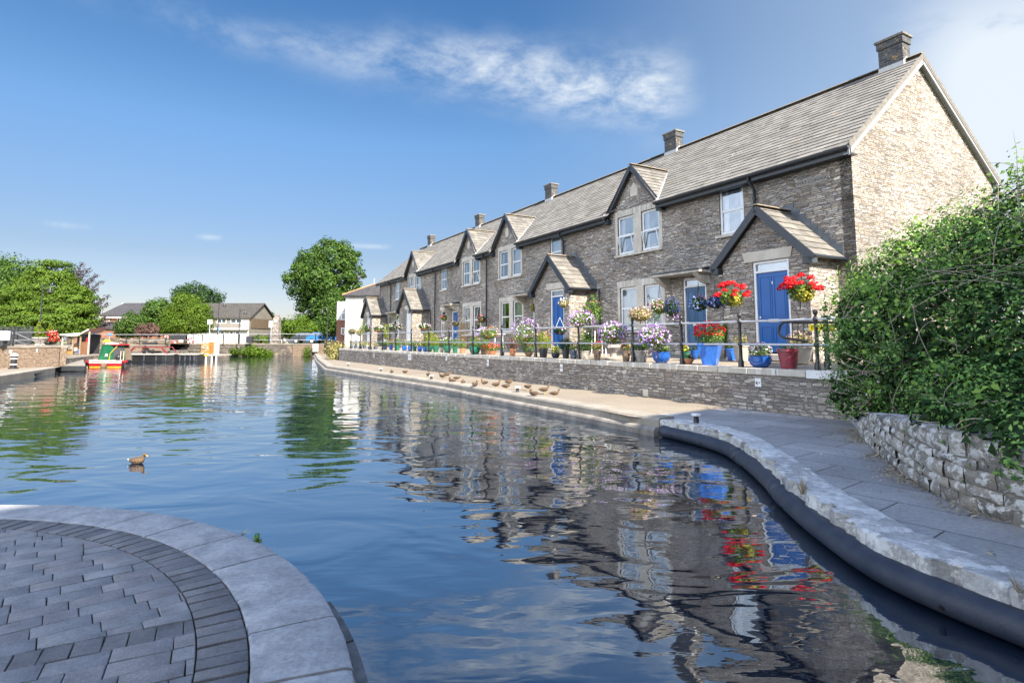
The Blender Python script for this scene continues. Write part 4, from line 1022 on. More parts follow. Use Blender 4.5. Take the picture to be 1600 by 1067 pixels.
def pot_mesh(kind, w_, h, base):
    mb = MB(); r = w_/2; n = 22
    if kind == 'round': prof = [(r*.55, 0), (r*.85, h*.25), (r, h*.6), (r*.93, h*.9), (r*.98, h), (r*.88, h), (r*.8, h*.85)]
    elif kind == 'taper': prof = [(r*.68, 0), (r*.93, h*.86), (r*1.0, h*.87), (r*1.0, h), (r*.88, h), (r*.84, h*.85)]
    elif kind == 'bowl': prof = [(r*.5, 0), (r*.95, h*.7), (r*1.02, h), (r*.9, h), (r*.85, h*.8)]
    elif kind == 'ribbed':
        prof = [(r*.65, 0)]
        for k in range(5): z = h*(k+.2)/5; prof += [(r*(.66+.28*(k+.2)/5), z), (r*(.72+.28*(k+.5)/5), z+h*.09), (r*(.68+.28*(k+.8)/5), z+h*.16)]
        prof += [(r, h), (r*.86, h), (r*.8, h*.88)]
    elif kind == 'urn': prof = [(r*.85, 0), (r*.85, h*.06), (r*.35, h*.12), (r*.32, h*.3), (r*.55, h*.42), (r*.85, h*.6), (r*.78, h*.88), (r, h*.92), (r, h), (r*.85, h), (r*.8, h*.9)]
    elif kind == 'square':
        a, b = r*.62, r; V = []
        for q, z in ((a, 0), (b, h*.93), (b*1.05, h*.93), (b*1.05, h), (b*.9, h), (b*.88, h*.9)): V += [(-q, -q, z), (q, -q, z), (q, q, z), (-q, q, z)]
        c_, s__ = math.cos(RZ+.5), math.sin(RZ+.5); V = [(x*c_-y*s__+base[0], x*s__+y*c_+base[1], z+base[2]) for x, y, z in V]
        F = [[0, 1, 2, 3], [20, 21, 22, 23]]+[[4*i+k, 4*i+(k+1) % 4, 4*i+4+(k+1) % 4, 4*i+4+k] for i in range(5) for k in range(4)]
        mb.add(V, F); return mb
    elif kind == 'trough':
        c_, s__ = math.cos(RZ), math.sin(RZ); V = []
        for q, z in ((.85, 0), (1, h), (.9, h), (.88, h*.9)): V += [(sx*r*q, sy*.09*q, z) for sx, sy in ((-1, -1), (1, -1), (1, 1), (-1, 1))]
        V = [(x*c_-y*s__+base[0], x*s__+y*c_+base[1], z+base[2]) for x, y, z in V]
        mb.add(V, [[0, 1, 2, 3], [12, 13, 14, 15]]+[[4*i+k, 4*i+(k+1) % 4, 4*i+4+(k+1) % 4, 4*i+4+k] for i in range(3) for k in range(4)]); return mb
    mb.lathe(prof, base, n); return mb
SEED = [100]
def pot(px, by, pw, ph, s, kind, mat, label, plant_w, plant_h, leaf='l_pot', fl=None, nfl=60, nleaf=500, dens=1.0, fsize=.035, group='potted plants on the terrace', zb=None, lsize=.045):
    """px,by: where the pot's foot shows; s: distance in front of the cottages"""
    SEED[0] += 1; sd = SEED[0]
    t, _ = on_fac(px, 540, s); zt = -.612+(.172)*(1-s/3.35) if zb is None else zb
    b = W(t, s, zt); Yd = b[1]; k = Yd/FPX; w_, h = pw*k, ph*k; pw_, ph_ = plant_w*k/2, plant_h*k
    o = thing('flower_pot', label, 'flower pot', tuple(b), group)
    pm = pot_mesh(kind, w_, h, b).build('pot', M[mat], o)
    if kind not in ('square', 'trough'): add_auto_smooth(pm, 45)
    mb = MB(); mb.lathe([(w_*.40, 0), (w_*.40, .01)], (b[0], b[1], b[2]+h*.87), 12); mb.build('soil', M['soil'], o)
    c = (b[0], b[1], b[2]+h+ph_*.42); r = (pw_*.95, pw_*.95, max(ph_*.60, .05))
    if kind == 'trough': r = (pw_*.75, pw_*.95, max(ph_*.6, .05))
    n = int(nleaf*dens*max(.35, min(2.2, (pw_*2*ph_)/.12)))
    leaf_blob('foliage', o, c, r, n, lsize, M[leaf], sd, zmin=b[2]+h*.80 if ph_ < .5 else None)
    if fl:
        for i, (fm, nf, dx, dz, fr) in enumerate(fl if isinstance(fl, list) else [(fl, nfl, 0, .12, .98)]):
            flowers('blossom', o, (c[0]+dx*pw_, c[1], c[2]+dz*ph_), (r[0]*fr, r[1]*fr, r[2]*fr), nf, fsize, M[fm], sd*3+i, up=.15)
    return o
pot(1231, 577, 33, 30, 2.95, 'taper', 'potred', 'dark red glazed pot with pink blotches and low green tufts, right of the blue bowl', 31, 7, 'l_mid', None, nleaf=700, lsize=.03)
pot(1187, 574, 34, 18, 3.02, 'round', 'potblue', 'round blue glazed bowl of white and magenta flowers near the blue porch door', 36, 17, 'l_pot', [('f_white', 60, 0, .05, 1.0), ('f_pinkwhite', 45, 0, .22, .95)])
pot(1109, 571, 31, 33, 2.98, 'square', 'potsq', 'tall square blue pot crowned with bright red geraniums', 46, 26, 'l_pot', [('f_red', 150, -.05, .28, 1.0)], fsize=.045)
pot(1158, 560, 25, 26, 1.75, 'taper', 'potbeige', 'pale tapered pot of dry sprigs between the door canopy and the porch', 22, 16, 'l_reed', None, nleaf=350)
pot(1250, 560, 34, 26, 1.8, 'square', 'potbeige', 'pale planter with beige plumes behind the dark red pot', 38, 20, 'l_reed', [('f_tan', 70, 0, .2, 1.0)])
pot(1075, 570, 17, 9, 3.1, 'bowl', 'terracotta', 'small terracotta bowl of succulents beside the railing post', 14, 7, 'l_mid', 'f_white', 6, nleaf=200)
pot(1085, 553, 13, 14, 1.6, 'round', 'potblue', 'small round dark blue pot standing at the open cottage door', 10, 5, 'l_mid', None, nleaf=120)
pot(1071, 554, 13, 12, 1.9, 'taper', 'potgreen', 'small green pot holding yellow flowers by the open door', 12, 8, 'l_pot', 'f_yellow', 26)
pot(1142, 552, 16, 18, 1.5, 'taper', 'potsq', 'mid blue pot tucked behind the geraniums at the porch side', 14, 8, 'l_mid', None)
pot(1033, 565, 28, 17, 3.02, 'round', 'potblue', 'shiny blue glazed bowl with white blooms, left of the third post from the bush', 28, 14, 'l_pot', [('f_white', 30, -.1, .1, 1.0)])
pot(1001, 563, 23, 18, 3.05, 'taper', 'potgrey', 'weathered grey stone pot with trailing green leaves', 30, 16, 'l_mid', None)
pot(978, 563, 14, 17, 3.1, 'ribbed', 'potbrown', 'small brown ribbed pot of pink and cream flowers', 17, 14, 'l_pot', [('f_peach', 30, 0, .1, 1.0), ('f_red', 14, -.2, .2, .9)])
pot(958, 562, 30, 30, 2.6, 'urn', 'potgrey', 'large grey stone urn on a pedestal beneath purple petunias', 30, 9, 'l_mid', [('f_blue', 25, 0, .1, 1.0)])
pot(933, 562, 13, 16, 3.12, 'ribbed', 'potbrown', 'brown ribbed pot with a tight red cluster, left of the stone urn', 16, 11, 'l_pot', [('f_red', 36, 0, .15, 1.0)])
pot(912, 560, 18, 13, 3.05, 'taper', 'potgrey', 'grey pot with a dense dark green mound, right of the slim post', 26, 18, 'l_dark', None)
pot(896, 561, 13, 14, 3.1, 'ribbed', 'trough', 'blue ribbed pot with short green shoots', 14, 9, 'l_pot', None)
pot(884, 559, 13, 15, 3.1, 'taper', 'potdark', 'black tapered pot with a dark green fern', 24, 17, 'l_dark', None)
pot(868, 557, 13, 8, 3.1, 'round', 'potdark', 'black cauldron pot of yellow green leaves', 15, 11, 'l_lime', 'f_yellow', 10)
pot(849, 558, 15, 14, 3.1, 'taper', 'potdark', 'dark grey pot with lime leaves and coral geraniums', 26, 26, 'l_lime', [('f_peach', 50, .0, .35, .9), ('f_red', 12, .4, -.05, .8)])
pot(826, 556, 14, 8, 3.1, 'bowl', 'potbrown', 'bushy green plant dotted with pink flowers in a hidden brown pot', 27, 24, 'l_pot', [('f_pink', 55, 0, .15, 1.0)])
pot(801, 555, 12, 12, 3.1, 'taper', 'terracotta', 'terracotta pot with purple brown foliage', 22, 16, 'l_purple2', 'f_peach', 14)
pot(785, 554, 8, 10, 3.1, 'taper', 'trough', 'very small blue pot squeezed behind a railing post', 9, 8, 'l_pot', None)
pot(768, 554, 17, 7, 3.12, 'bowl', 'terracotta', 'shallow terracotta bowl overflowing with scarlet flowers', 27, 10, 'l_pot', [('f_red', 90, 0, .1, 1.02), ('f_pink', 30, .2, .1, 1.0)])
pot(757, 552, 14, 9, 2.9, 'taper', 'potbrown', 'brown pot of bright green leaves behind the scarlet bowl', 20, 14, 'l_pot', None)
pot(742, 553, 17, 12, 3.1, 'round', 'potgreen', 'large round dark green pot of pink and green bedding', 20, 15, 'l_pot', [('f_pink', 22, 0, .1, 1.0)])
pot(723, 553, 9, 8, 3.1, 'taper', 'terracotta', 'small orange terracotta pot at the foot of the trellis', 13, 13, 'l_pot', 'f_peach', 16)
pot(711, 552, 9, 10, 3.1, 'taper', 'potgreen', 'narrow green pot just left of the orange terracotta one', 14, 13, 'l_pot', 'f_tan', 14)
pot(699, 552, 15, 11, 3.1, 'bowl', 'potgreen', 'wide green bowl with cream flowers', 17, 12, 'l_pot', 'f_white', 20)
pot(690, 551, 7, 8, 3.15, 'taper', 'potbeige', 'small tan pot between two green bowls', 8, 8, 'l_mid', None)
pot(681, 551, 12, 10, 3.1, 'bowl', 'potgreen', 'dark green pot with bright yellow green leaves', 17, 13, 'l_lime', 'f_white', 12)
pot(671, 551, 10, 10, 3.1, 'round', 'potgreen', 'dark green tub holding the tall lime green shrub', 22, 25, 'l_lime', 'f_yellow', 22)
pot(664, 550.5, 8, 8, 3.15, 'taper', 'potblue', 'blue pot of coral red flowers below the lime shrub', 13, 11, 'l_pot', [('f_red', 24, 0, .1, 1.0)])
pot(656, 550, 8, 8, 3.15, 'round', 'potblue', 'blue pot of coral and cream flowers left of the lime shrub', 11, 9, 'l_pot', [('f_peach', 22, 0, .1, 1.0)])
pot(648, 550, 7, 8, 3.15, 'taper', 'potgreen', 'little green pot squeezed between two blue pots', 9, 9, 'l_pot', None)
pot(641, 549.5, 8, 8, 3.15, 'round', 'potblue', 'bright blue round pot under white flowers, halfway along the far end', 11, 9, 'l_pot', 'f_white', 16)
pot(632, 549, 8, 8, 3.15, 'round', 'potblue', 'bright blue round pot with orange red flowers', 11, 9, 'l_pot', [('f_peach', 16, 0, .1, 1.0)])
pot(621, 549, 9, 8, 3.15, 'taper', 'potgreen', 'dark green pot beneath a purple and pink display', 13, 13, 'l_pot', [('f_purple', 26, 0, .1, 1.0), ('f_pink', 12, .2, .1, 1.0)])
pot(611, 548.5, 7, 8, 3.15, 'taper', 'potblue', 'blue pot with a single red bloom cluster', 9, 9, 'l_pot', [('f_red', 12, 0, .1, 1.0)])
pot(601, 548, 12, 7, 3.15, 'trough', 'trough', 'low blue trough of cream flowers, just right of the row of mixed troughs', 14, 9, 'l_pot', 'f_white', 22)
names = ['first', 'second', 'third', 'fourth', 'fifth', 'sixth']
for i, (px, col) in enumerate(((549.5, 'f_mixed'), (556, 'f_red'), (563, 'f_mixed'), (570, 'f_yellow'), (578, 'f_red'), (587, 'f_mixed'))):
    cn = {'f_mixed': 'mixed coloured', 'f_red': 'red', 'f_yellow': 'yellow and orange'}[col]
    pot(px, 547, 8 if i < 4 else 10, 4.5, 3.2, 'trough', 'trough', 'grey trough of %s bedding, %s from the far end of the terrace' % (cn, names[i]), 9.5, 8, 'l_pot', [(col, 28, 0, .1, 1.0), ('f_white', 5, 0, .1, 1.0)], nleaf=260)

def basket(px, y, w_, h, s, label, leaf='l_pot', fl=(), bowl='terracotta', hook=None, nleaf=900, fsize=.04, trail=0, bw=.55, cat='hanging basket', support='rail'):
    """px,y: centre of the flower mass"""
    SEED[0] += 1; sd = SEED[0]; t, z = on_fac(px, y, s); c = W(t, s, z); k = c[1]/FPX; rx, rz = w_*k/2, h*k/2
    o = thing('hanging_basket', label, cat, tuple(c-np.array([0, 0, rz])), 'hanging baskets of flowers')
    rb = rx*bw; mb = MB(); mb.lathe([(rb*.25, -rb*.75), (rb*.7, -rb*.5), (rb*.95, -rb*.15), (rb, 0), (rb*.9, 0)], (c[0], c[1], c[2]-rz*.25), 16); add_auto_smooth(mb.build('basket', M[bowl], o), 50)
    n = int(nleaf*max(.3, min(2, rx*rz*4/.15)))
    leaf_blob('foliage', o, c, (rx*.9, rx*.8, rz*.85), n, .045, M[leaf], sd, shell=.5)
    for i, (fm, nf, dx, dz, fr) in enumerate(fl): flowers('blossom', o, (c[0]+dx*rx, c[1], c[2]+dz*rz), (rx*fr, rx*.85*fr, rz*fr), nf, fsize, M[fm], sd*5+i, up=0)
    if trail:
        rng = np.random.default_rng(sd); m = trail; P = np.array(c)+np.c_[rng.normal(size=m)*rx*.45, rng.normal(size=m)*rx*.4, -rz*.5-rng.random(m)*rz*1.1]
        quads_mesh('trailing_stems', P, rng.normal(size=(m, 3)), .04, M[fl[0][0]] if fl else M[leaf], o, seed=sd)
    mb = MB()
    if hook == 'chain':
        top = np.array(c)+np.array([0, 0, rz+.32])
        for a in (0, 2.1, 4.2): mb.tube([np.array(c)+np.array([rb*math.cos(a), rb*math.sin(a), -rz*.2]), top], .006, 4)
        mb.tube([top, W(t, .0, top[2]-P0[2]+.0) if s < .8 else top+np.array([0, 0, .12])], .009, 5); mb.build('chain', M['iron'], o)
    elif hook == 'white':
        top = np.array(c)+np.array([0, 0, rz+.30])
        for a in (.3, 3.4): mb.tube([np.array(c)+np.array([rb*1.5*math.cos(a), 0, rz*.3]), top], .006, 4)
        mb.build('hanger', M['white'], o)
    else:
        mb.tube([(c[0], c[1], c[2]-rz*.2), (c[0], c[1], c[2]-rz*.3-.18)], .012, 6); mb.tube([W(t, s, z-rz*.3-.1), W(t, wall_s(t)-.14, z-rz*.3-.1)], .010, 6); mb.build('bracket', M['iron'], o)
    return o
basket(1022, 527, 50, 38, 3.35, 'big mass of violet and white petunias on the railing, left of the blue square pot', fl=[('f_purple', 330, 0, 0, 1.0), ('f_lobelia', 50, -.4, -.3, .8)], bw=.34, trail=60)
basket(958, 522, 46, 38, 3.35, 'large violet and white petunia basket on the railing above the stone urn', fl=[('f_purple', 300, 0, 0, 1.0), ('f_lobelia', 90, .5, .1, .7)], bw=.36, trail=60)
basket(908, 500, 42, 30, 3.25, 'violet and white petunia basket on the slim post in front of the sunlit porch side', fl=[('f_purple', 240, 0, 0, 1.0)], bw=.34, trail=50)
basket(820, 523, 48, 40, 3.3, 'wide lilac petunia bush spilling over the railing between two posts', fl=[('f_purple', 240, 0, .35, .95), ('f_peach', 20, 0, -.2, 1.0)], bw=.3)
basket(763, 521, 33, 22, 3.25, 'violet, red and white flower basket on the railing by the trellis cottage', fl=[('f_purple', 100, -.5, .15, .7), ('f_mixed', 90, .2, .1, .85)], bw=.45)
basket(1000, 492, 36, 24, 3.2, 'faded beige petunia basket hooked beside a railing post', leaf='l_reed', fl=[('f_tan', 150, 0, .1, 1.0)], bw=.45, trail=60)
basket(1031, 480, 30, 26, .9, 'pink and white basket hanging left of the open cottage door', fl=[('f_pinkwhite', 110, -.15, 0, 1.0)], hook='chain', bw=.5)
basket(1050, 482, 22, 30, .8, 'dark blue lobelia basket with white trailing flowers, beside the open door', leaf='l_dark', fl=[('f_lobelia', 120, 0, .2, 1.0), ('f_purple', 40, 0, -.8, .9)], hook='chain', bw=.45)
basket(1092, 475, 28, 26, 1.3, 'pale blue basket topped with pink, in front of the open doorway', leaf='l_mid', fl=[('f_blue', 120, -.1, -.1, 1.0), ('f_pink', 24, .2, .6, .55)], hook='chain', bw=.45)
basket(1118, 473, 26, 22, 1.3, 'dense dark blue lobelia ball hanging right of the doorway', leaf='l_dark', fl=[('f_lobelia', 240, 0, 0, 1.0)], hook='chain', bw=.45)
def ger(px, y, w_, h, s, label, hx=None):
    SEED[0] += 1; sd = SEED[0]; t, z = on_fac(px, y, s); c = W(t, s, z); k = c[1]/FPX; rx, rz = w_*k/2, h*k/2
    o = thing('geranium_basket', label, 'hanging basket', tuple(c-np.array([0, 0, rz])), 'red geranium baskets over the railing posts')
    mb = MB(); rb = rx*.42; mb.lathe([(rb*.3, -rb*.9), (rb*.8, -rb*.55), (rb, 0), (rb*.9, 0)], (c[0], c[1], c[2]-rz*.35), 16); mb.build('basket', M['potbrown'], o)
    leaf_blob('foliage', o, (c[0], c[1], c[2]-rz*.15), (rx*.78, rx*.6, rz*.75), 520, .055, M['l_pot'], sd, shell=.6, aspect=.9)
    leaf_blob('yellow_foliage', o, (c[0]+rx*.12, c[1]-rx*.25, c[2]-rz*.35), (rx*.5, rx*.4, rz*.65), 420, .05, M['l_yellow'], sd+7, shell=.7, aspect=.8)
    rng = np.random.default_rng(sd)
    hd = sphere_dirs(rng, 60); hd = hd[(hd[:, 2] > -.15) & (hd[:, 1] < .5)][:24]; PP = []; NN = []; st_ = MB()
    for d in hd:
        q = np.array(c)+d*np.array([rx, rx*.8, rz])*rng.uniform(.85, 1.12); dd = sphere_dirs(rng, 64); dd[:, 2] = np.abs(dd[:, 2])*.9; PP.append(q+dd*rx*.19); NN.append(dd+rng.normal(size=dd.shape)*.3)
        st_.tube([np.array(c)-np.array([0, 0, rz*.3]), (q+np.array(c))/2+np.array([0, 0, .03]), q], .006, 4)
    quads_mesh('blossom', np.concatenate(PP), np.concatenate(NN), .036, M['f_red'], o, aspect=.95, seed=sd, jit=.2)
    st_.build('stems', M['stem'], o)
    mb = MB(); mb.tube([(c[0], c[1], c[2]-rz*.5), W(t, wall_s(t)-.14, .58)], .012, 6); mb.build('bracket', M['iron'], o)
ger(1143, 462, 50, 36, 3.15, 'red geranium basket with yellow leaves, left of the blue porch door')
ger(1250, 452, 58, 42, 3.15, 'red geranium basket with yellow leaves, right of the blue porch door against the bush')
basket(881, 475, 17, 14, 2.0, 'small white flowered basket hanging right of the numbered blue porch door', leaf='l_reed', fl=[('f_white', 40, 0, .3, 1.0)], hook='chain', bw=.6, bowl='potbrown')
basket(834, 481, 13, 15, 1.0, 'small cream basket hanging under the canopy at the porch corner', leaf='l_reed', fl=[('f_peach', 18, 0, .2, 1.0), ('f_yellow', 12, 0, .1, 1.0)], hook='chain', bw=.6, bowl='potbeige')
basket(875, 517, 22, 14, 3.15, 'dark trailing basket on white hangers in front of the blue porch door', leaf='l_dark', fl=[('f_purple', 20, .1, 0, 1.0)], hook='white', bw=.5)
basket(753, 499, 14, 13, .5, 'pink fuchsia basket on the wall beside the drainpipe', leaf='l_mid', fl=[('f_pink', 44, 0, .1, 1.0)], hook='chain', bw=.6)
basket(694, 497, 10, 10, .6, 'small scarlet basket by the narrow window', leaf='l_mid', fl=[('f_red', 30, -.2, .2, 1.0)], hook='chain', bw=.6)
basket(712, 506, 12, 9, .6, 'small peach and brown basket beside the far blue door', leaf='l_dark', fl=[('f_peach', 18, -.3, .1, 1.0)], hook='chain', bw=.6)
basket(662, 510, 20, 9, 3.2, 'white petunia trough on the railing in front of the second last porch', leaf='l_mid', fl=[('f_white', 60, -.1, .2, 1.0), ('f_purple', 14, .5, .2, .7)])
basket(625, 511, 8, 9, 3.1, 'little pink and white basket hooked to the railing beside the white porch door', leaf='l_mid', fl=[('f_pinkwhite', 20, 0, .1, 1.0)])
basket(613, 512, 12, 11, 3.2, 'small basket of white blooms right of the thick far post', leaf='l_dark', fl=[('f_white', 30, 0, .3, 1.0)])
basket(592, 514, 20, 11, 3.2, 'full white petunia basket near the far end of the railing', leaf='l_mid', fl=[('f_white', 90, 0, .15, 1.0)])
basket(575, 513, 13, 13, 3.2, 'lilac and white petunia basket at the far end of the railing', leaf='l_mid', fl=[('f_purple', 70, 0, .25, 1.0)])
basket(562, 520, 12, 10, 3.2, 'faded peach basket, second from the far end', leaf='l_lime', fl=[('f_peach', 40, 0, .1, 1.0)])
basket(550, 518, 14, 11, 3.2, 'faded pink basket at the very far end of the railing', leaf='l_mid', fl=[('f_peach', 22, 0, .1, 1.0), ('f_tan', 30, 0, .1, 1.0)])
# climbers and shrubs against the cottages
def climber(label, px, y, w_, h, s, leaf, fl=None, name='climbing_plant', n=900, nf=40, cat='plant', sx=1.0, d=.35):
    SEED[0] += 1; t, z = on_fac(px, y, s); c = W(t, s, z); k = c[1]/FPX; rx, rz = w_*k/2, h*k/2; zb_ = -.5
    o = thing(name, label, cat, (c[0], c[1], zb_)); P, N = lobes_points([(c, (rx, rx*d, rz)), (c+np.array([rx*.2, 0, -rz*.5]), (rx*.6, rx*d, rz*.6))], n, SEED[0], .7, 40, rx*.5); quads_mesh('foliage', P, N, .06, M[leaf], o, seed=SEED[0])
    if fl: flowers('blossom', o, c, (rx*.9, rx*d, rz*.9), nf, .045, M[fl], SEED[0])
    mb = MB(); mb.tube([(c[0], c[1], zb_), (c[0]+.03, c[1], (zb_+c[2])/2), (c[0]-.02, c[1], c[2])], .02, 6); mb.build('stem', M['bark'], o); return o
climber('green climber with pinkish tips on the sunlit side of the second porch', 924, 482, 34, 32, 1.45, 'l_pot', 'f_pink', nf=20)
climber('pale flowering shrub at the foot of the sunlit second porch', 920, 528, 34, 26, 2.3, 'l_pot', 'f_tan', 'flowering_shrub', cat='shrub')
climber('slim variegated climber beside the nearest porch', 1131, 518, 12, 34, 1.25, 'l_pot', 'f_white', nf=24)
climber('dark climber beside the second last porch door', 619, 505, 9, 40, 1.0, 'l_mid', None)
climber('bright green shrub beside the far white warehouse', 567, 510, 14, 16, 1.8, 'l_pot', None, 'shrub', cat='shrub')
climber('light green plant growing at the end porch', 603, 515, 10, 24, 2.2, 'l_lime', None)
# trellis
t_, z_ = on_fac(718.5, 523, .3)
mb = MB(); x0 = -t_-.42; x1 = -t_+.42; z0, z1 = -.4, .98
for k in range(-8, 12):
    for sg in (-1, 1):
        a = np.array([x0+k*.14, z0]); L = z1-z0; b = a+np.array([sg*L, L]); P = []
        for f in np.linspace(0, 1, 40):
            q = a+(b-a)*f
            if x0 <= q[0] <= x1: P.append(q)
        if len(P) > 2: mb.beam((P[0][0], -.05-.008*sg, P[0][1]), (P[-1][0], -.05-.008*sg, P[-1][1]), (.011, 0, 0), (0, .004, 0))
mb.box(x0-.03, x0, -.08, -.03, z0, z1); mb.box(x1, x1+.03, -.08, -.03, z0, z1); mb.box(x0, x1, -.079, -.031, z1, z1+.03)
tag(mb.build('trellis', plain('tan_trellis_wood', (.42, .28, .12), .8, .2, 8), base=(-t_, -.05, z0), frame='R'), 'tan diagonal wooden trellis leaning on the wall by the far blue door', 'trellis')
# white garden table and a white chair on the terrace
t_, _ = on_fac(893, 522, 2.0)
def white_table(px, py, label):
    t, z = on_fac(px, py, 2.2); o = thing('garden_table', label, 'table', (-t, -2.2, -.52), frame='R', group='white garden tables')
    mb = MB(); mb.lathe([(.30, z), (.32, z+.015), (.30, z+.03)], (-t, -2.2, 0), 20); mb.build('table_top', M['white'], o)
    for a in (0.4, 2.0, 3.6, 5.1):
        mb = MB(); mb.tube([(-t+.22*math.cos(a), -2.2+.22*math.sin(a), z), (-t+.27*math.cos(a), -2.2+.27*math.sin(a), -.52)], .016, 6); mb.build('leg', M['white'], o)
white_table(935, 512, 'round white garden table beside the sunlit second porch')
white_table(779, 523, 'round white garden table behind the lilac petunias')
# mooring pins
def pin(x, y, label):
    p = on_z(x, y, -1.455); o = thing('mooring_pin', label, 'mooring post', tuple(p), 'short mooring pins along the quay edge')
    mb = MB(); mb.lathe([(.055, 0), (.05, .01), (.042, .10), (.045, .115)], p, 12); add_auto_smooth(mb.build('post', M['potdark'], o), 50)
    mb = MB(); mb.lathe([(.03, .113), (.085, .12), (.09, .14), (.08, .155), (.03, .16)], p, 14); add_auto_smooth(mb.build('cap', M['signwhite'], o), 50)
pin(1088, 660, 'white capped mooring pin at the bend of the quay, nearest the camera')
pin(808.6, 612.5, 'white capped mooring pin among the ducks')
pin(674, 592.5, 'white capped mooring pin beside the standing duck')
pin(595, 580, 'white capped mooring pin left of all the ducks')
pin(544, 571.5, 'white capped mooring pin near the far corner of the quay')
# ------------------------------------------------------------------ ducks
def duckmat():
    m, nt, bs = new_mat('mallard_feathers'); o = nt.node('ShaderNodeTexCoord').outputs['Object']
    v = nt.node('ShaderNodeTexVoronoi'); nt.put(v.inputs['Vector'], nt.mapping(o, scale=(.7, 1, 1))); v.inputs['Scale'].default_value = 38
    n = nt.noise(o, 22, 4)
    c = nt.ramp(v.outputs['Distance'], [(.1, (.035, .020, .012)), (.45, (.10, .062, .036)), (.7, (.20, .14, .09))])
    X, Y_, Z_ = nt.sep(o)
    c = nt.mix(nt.ramp(nt.math('ADD', Z_, nt.math('MULTIPLY', n, .05)), [(.10, 0.0), (.16, .6)]), c, (.045, .03, .02))
    c = nt.mix(nt.ramp(nt.math('ADD', X, nt.math('MULTIPLY', n, .02)), [(.135, 0.0), (.165, .75)]), c, (.17, .105, .06))
    nt.put(bs.inputs['Base Color'], c); bs.inputs['Roughness'].default_value = .8; return m
M['duck'] = duckmat(); M['duckhead'] = plain('duck_head_brown', (.17, .105, .06), .8, .5, 30, col2=(.05, .032, .02)); M['bill'] = plain('orange_bill', (.60, .32, .05), .5, .25, 20)
M['tailwhite'] = plain('pale_tail', (.6, .55, .48), .8, .2, 20)
def duck(kind, label):
    o = thing('duck', label, 'duck', (0, 0, 0), 'mallard ducks resting on the quay' if kind != 'swim' else 'swimming mallard')
    z0 = {'swim': -.035, 'rest': .0, 'stand': .085, 'preen': .085}[kind]
    body = [(-.275, .115, .012, .006), (-.235, .11, .035, .016), (-.19, .105, .06, .04), (-.12, .10, .085, .068), (-.04, .098, .10, .083), (.04, .10, .098, .085), (.10, .115, .075, .07), (.135, .14, .05, .05)]
    if kind in ('swim', 'stand'):
        neck = [(.155, .18, .036, .036), (.163, .215, .033, .034), (.175, .243, .036, .038), (.198, .252, .036, .036), (.222, .248, .030, .029), (.240, .240, .018, .017)]
        bt, bd = np.array([.235, 0, .237]), np.array([.055, 0, -.016])
    elif kind == 'rest':
        neck = [(.150, .175, .040, .038), (.145, .215, .036, .036), (.118, .240, .036, .034), (.085, .238, .034, .030), (.055, .226, .022, .02)]
        bt, bd = np.array([.06, 0, .223]), np.array([-.05, 0, -.022])
    else:
        neck = [(.165, .165, .038, .036), (.185, .175, .034, .034), (.20, .155, .036, .034), (.195, .125, .034, .032), (.175, .10, .022, .02)]
        bt, bd = np.array([.18, 0, .10]), np.array([-.045, 0, -.035])
    P = body+neck
    mb = MB(); mb.loft([(a, 0, b+z0) for a, b, _, _ in P], [c for _, _, c, _ in P], [d for _, _, _, d in P], 16)
    nb = 16; mb.m = [0 if (i//nb) < len(body)-1+1 else 1 for i in range(len(mb.f))]; mb.m[-2] = 0; mb.m[-1] = 1
    add_auto_smooth(mb.build('body', [M['duck'], M['duckhead']], o), 70)
    mb = MB(); a = bt+np.array([0, 0, z0]); mb.loft([a, a+bd*.4, a+bd*.85, a+bd], [.014, .015, .016, .009], [.013, .009, .006, .003], 8); mb.build('bill', M['bill'], o)
    for sg in (-1, 1):
        mb = MB(); mb.loft([(.09, sg*.075, .13+z0), (.03, sg*.098, .13+z0), (-.08, sg*.092, .125+z0), (-.17, sg*.055, .125+z0), (-.23, sg*.025, .13+z0)], [.008, .016, .018, .014, .004], [.02, .048, .05, .034, .006], 10)
        add_auto_smooth(mb.build('wing', M['duck'], o), 70)
        mb = MB(); mb.lathe([(.003, -.003), (.0055, 0), (.003, .003)], (0, 0, 0), 8)
        h = {'swim': (.205, .262), 'stand': (.205, .262), 'rest': (.10, .248), 'preen': (.20, .14)}[kind]
        mb.v = [(v[0]+h[0], v[1]*0+sg*(.031+v[2]), v[1]+h[1]+z0) for v in mb.v]; mb.build('eye', M['black'], o)
        if kind in ('stand', 'preen'):
            mb = MB(); mb.tube([(.0, sg*.04, z0+.03), (.005, sg*.04, .045), (0, sg*.04, .008)], [.014, .007, .006], 6); mb.add([(-.015, sg*.04-.008, .004), (.055, sg*.04-.028, .003), (.06, sg*.04, .003), (.055, sg*.04+.028, .003), (-.015, sg*.04+.008, .004), (.01, sg*.04, .012)], [[0, 1, 5], [1, 2, 5], [2, 3, 5], [3, 4, 5], [4, 0, 5]]); mb.build('leg', M['bill'], o)
    if kind == 'swim':
        mb = MB(); mb.loft([(-.20, 0, .105+z0), (-.26, 0, .112+z0), (-.295, 0, .128+z0)], [.04, .03, .006], [.012, .009, .003], 8); mb.build('tail', M['tailwhite'], o)
    return o
protos = {k: duck(k, 'x') for k in ('rest', 'stand', 'preen')}
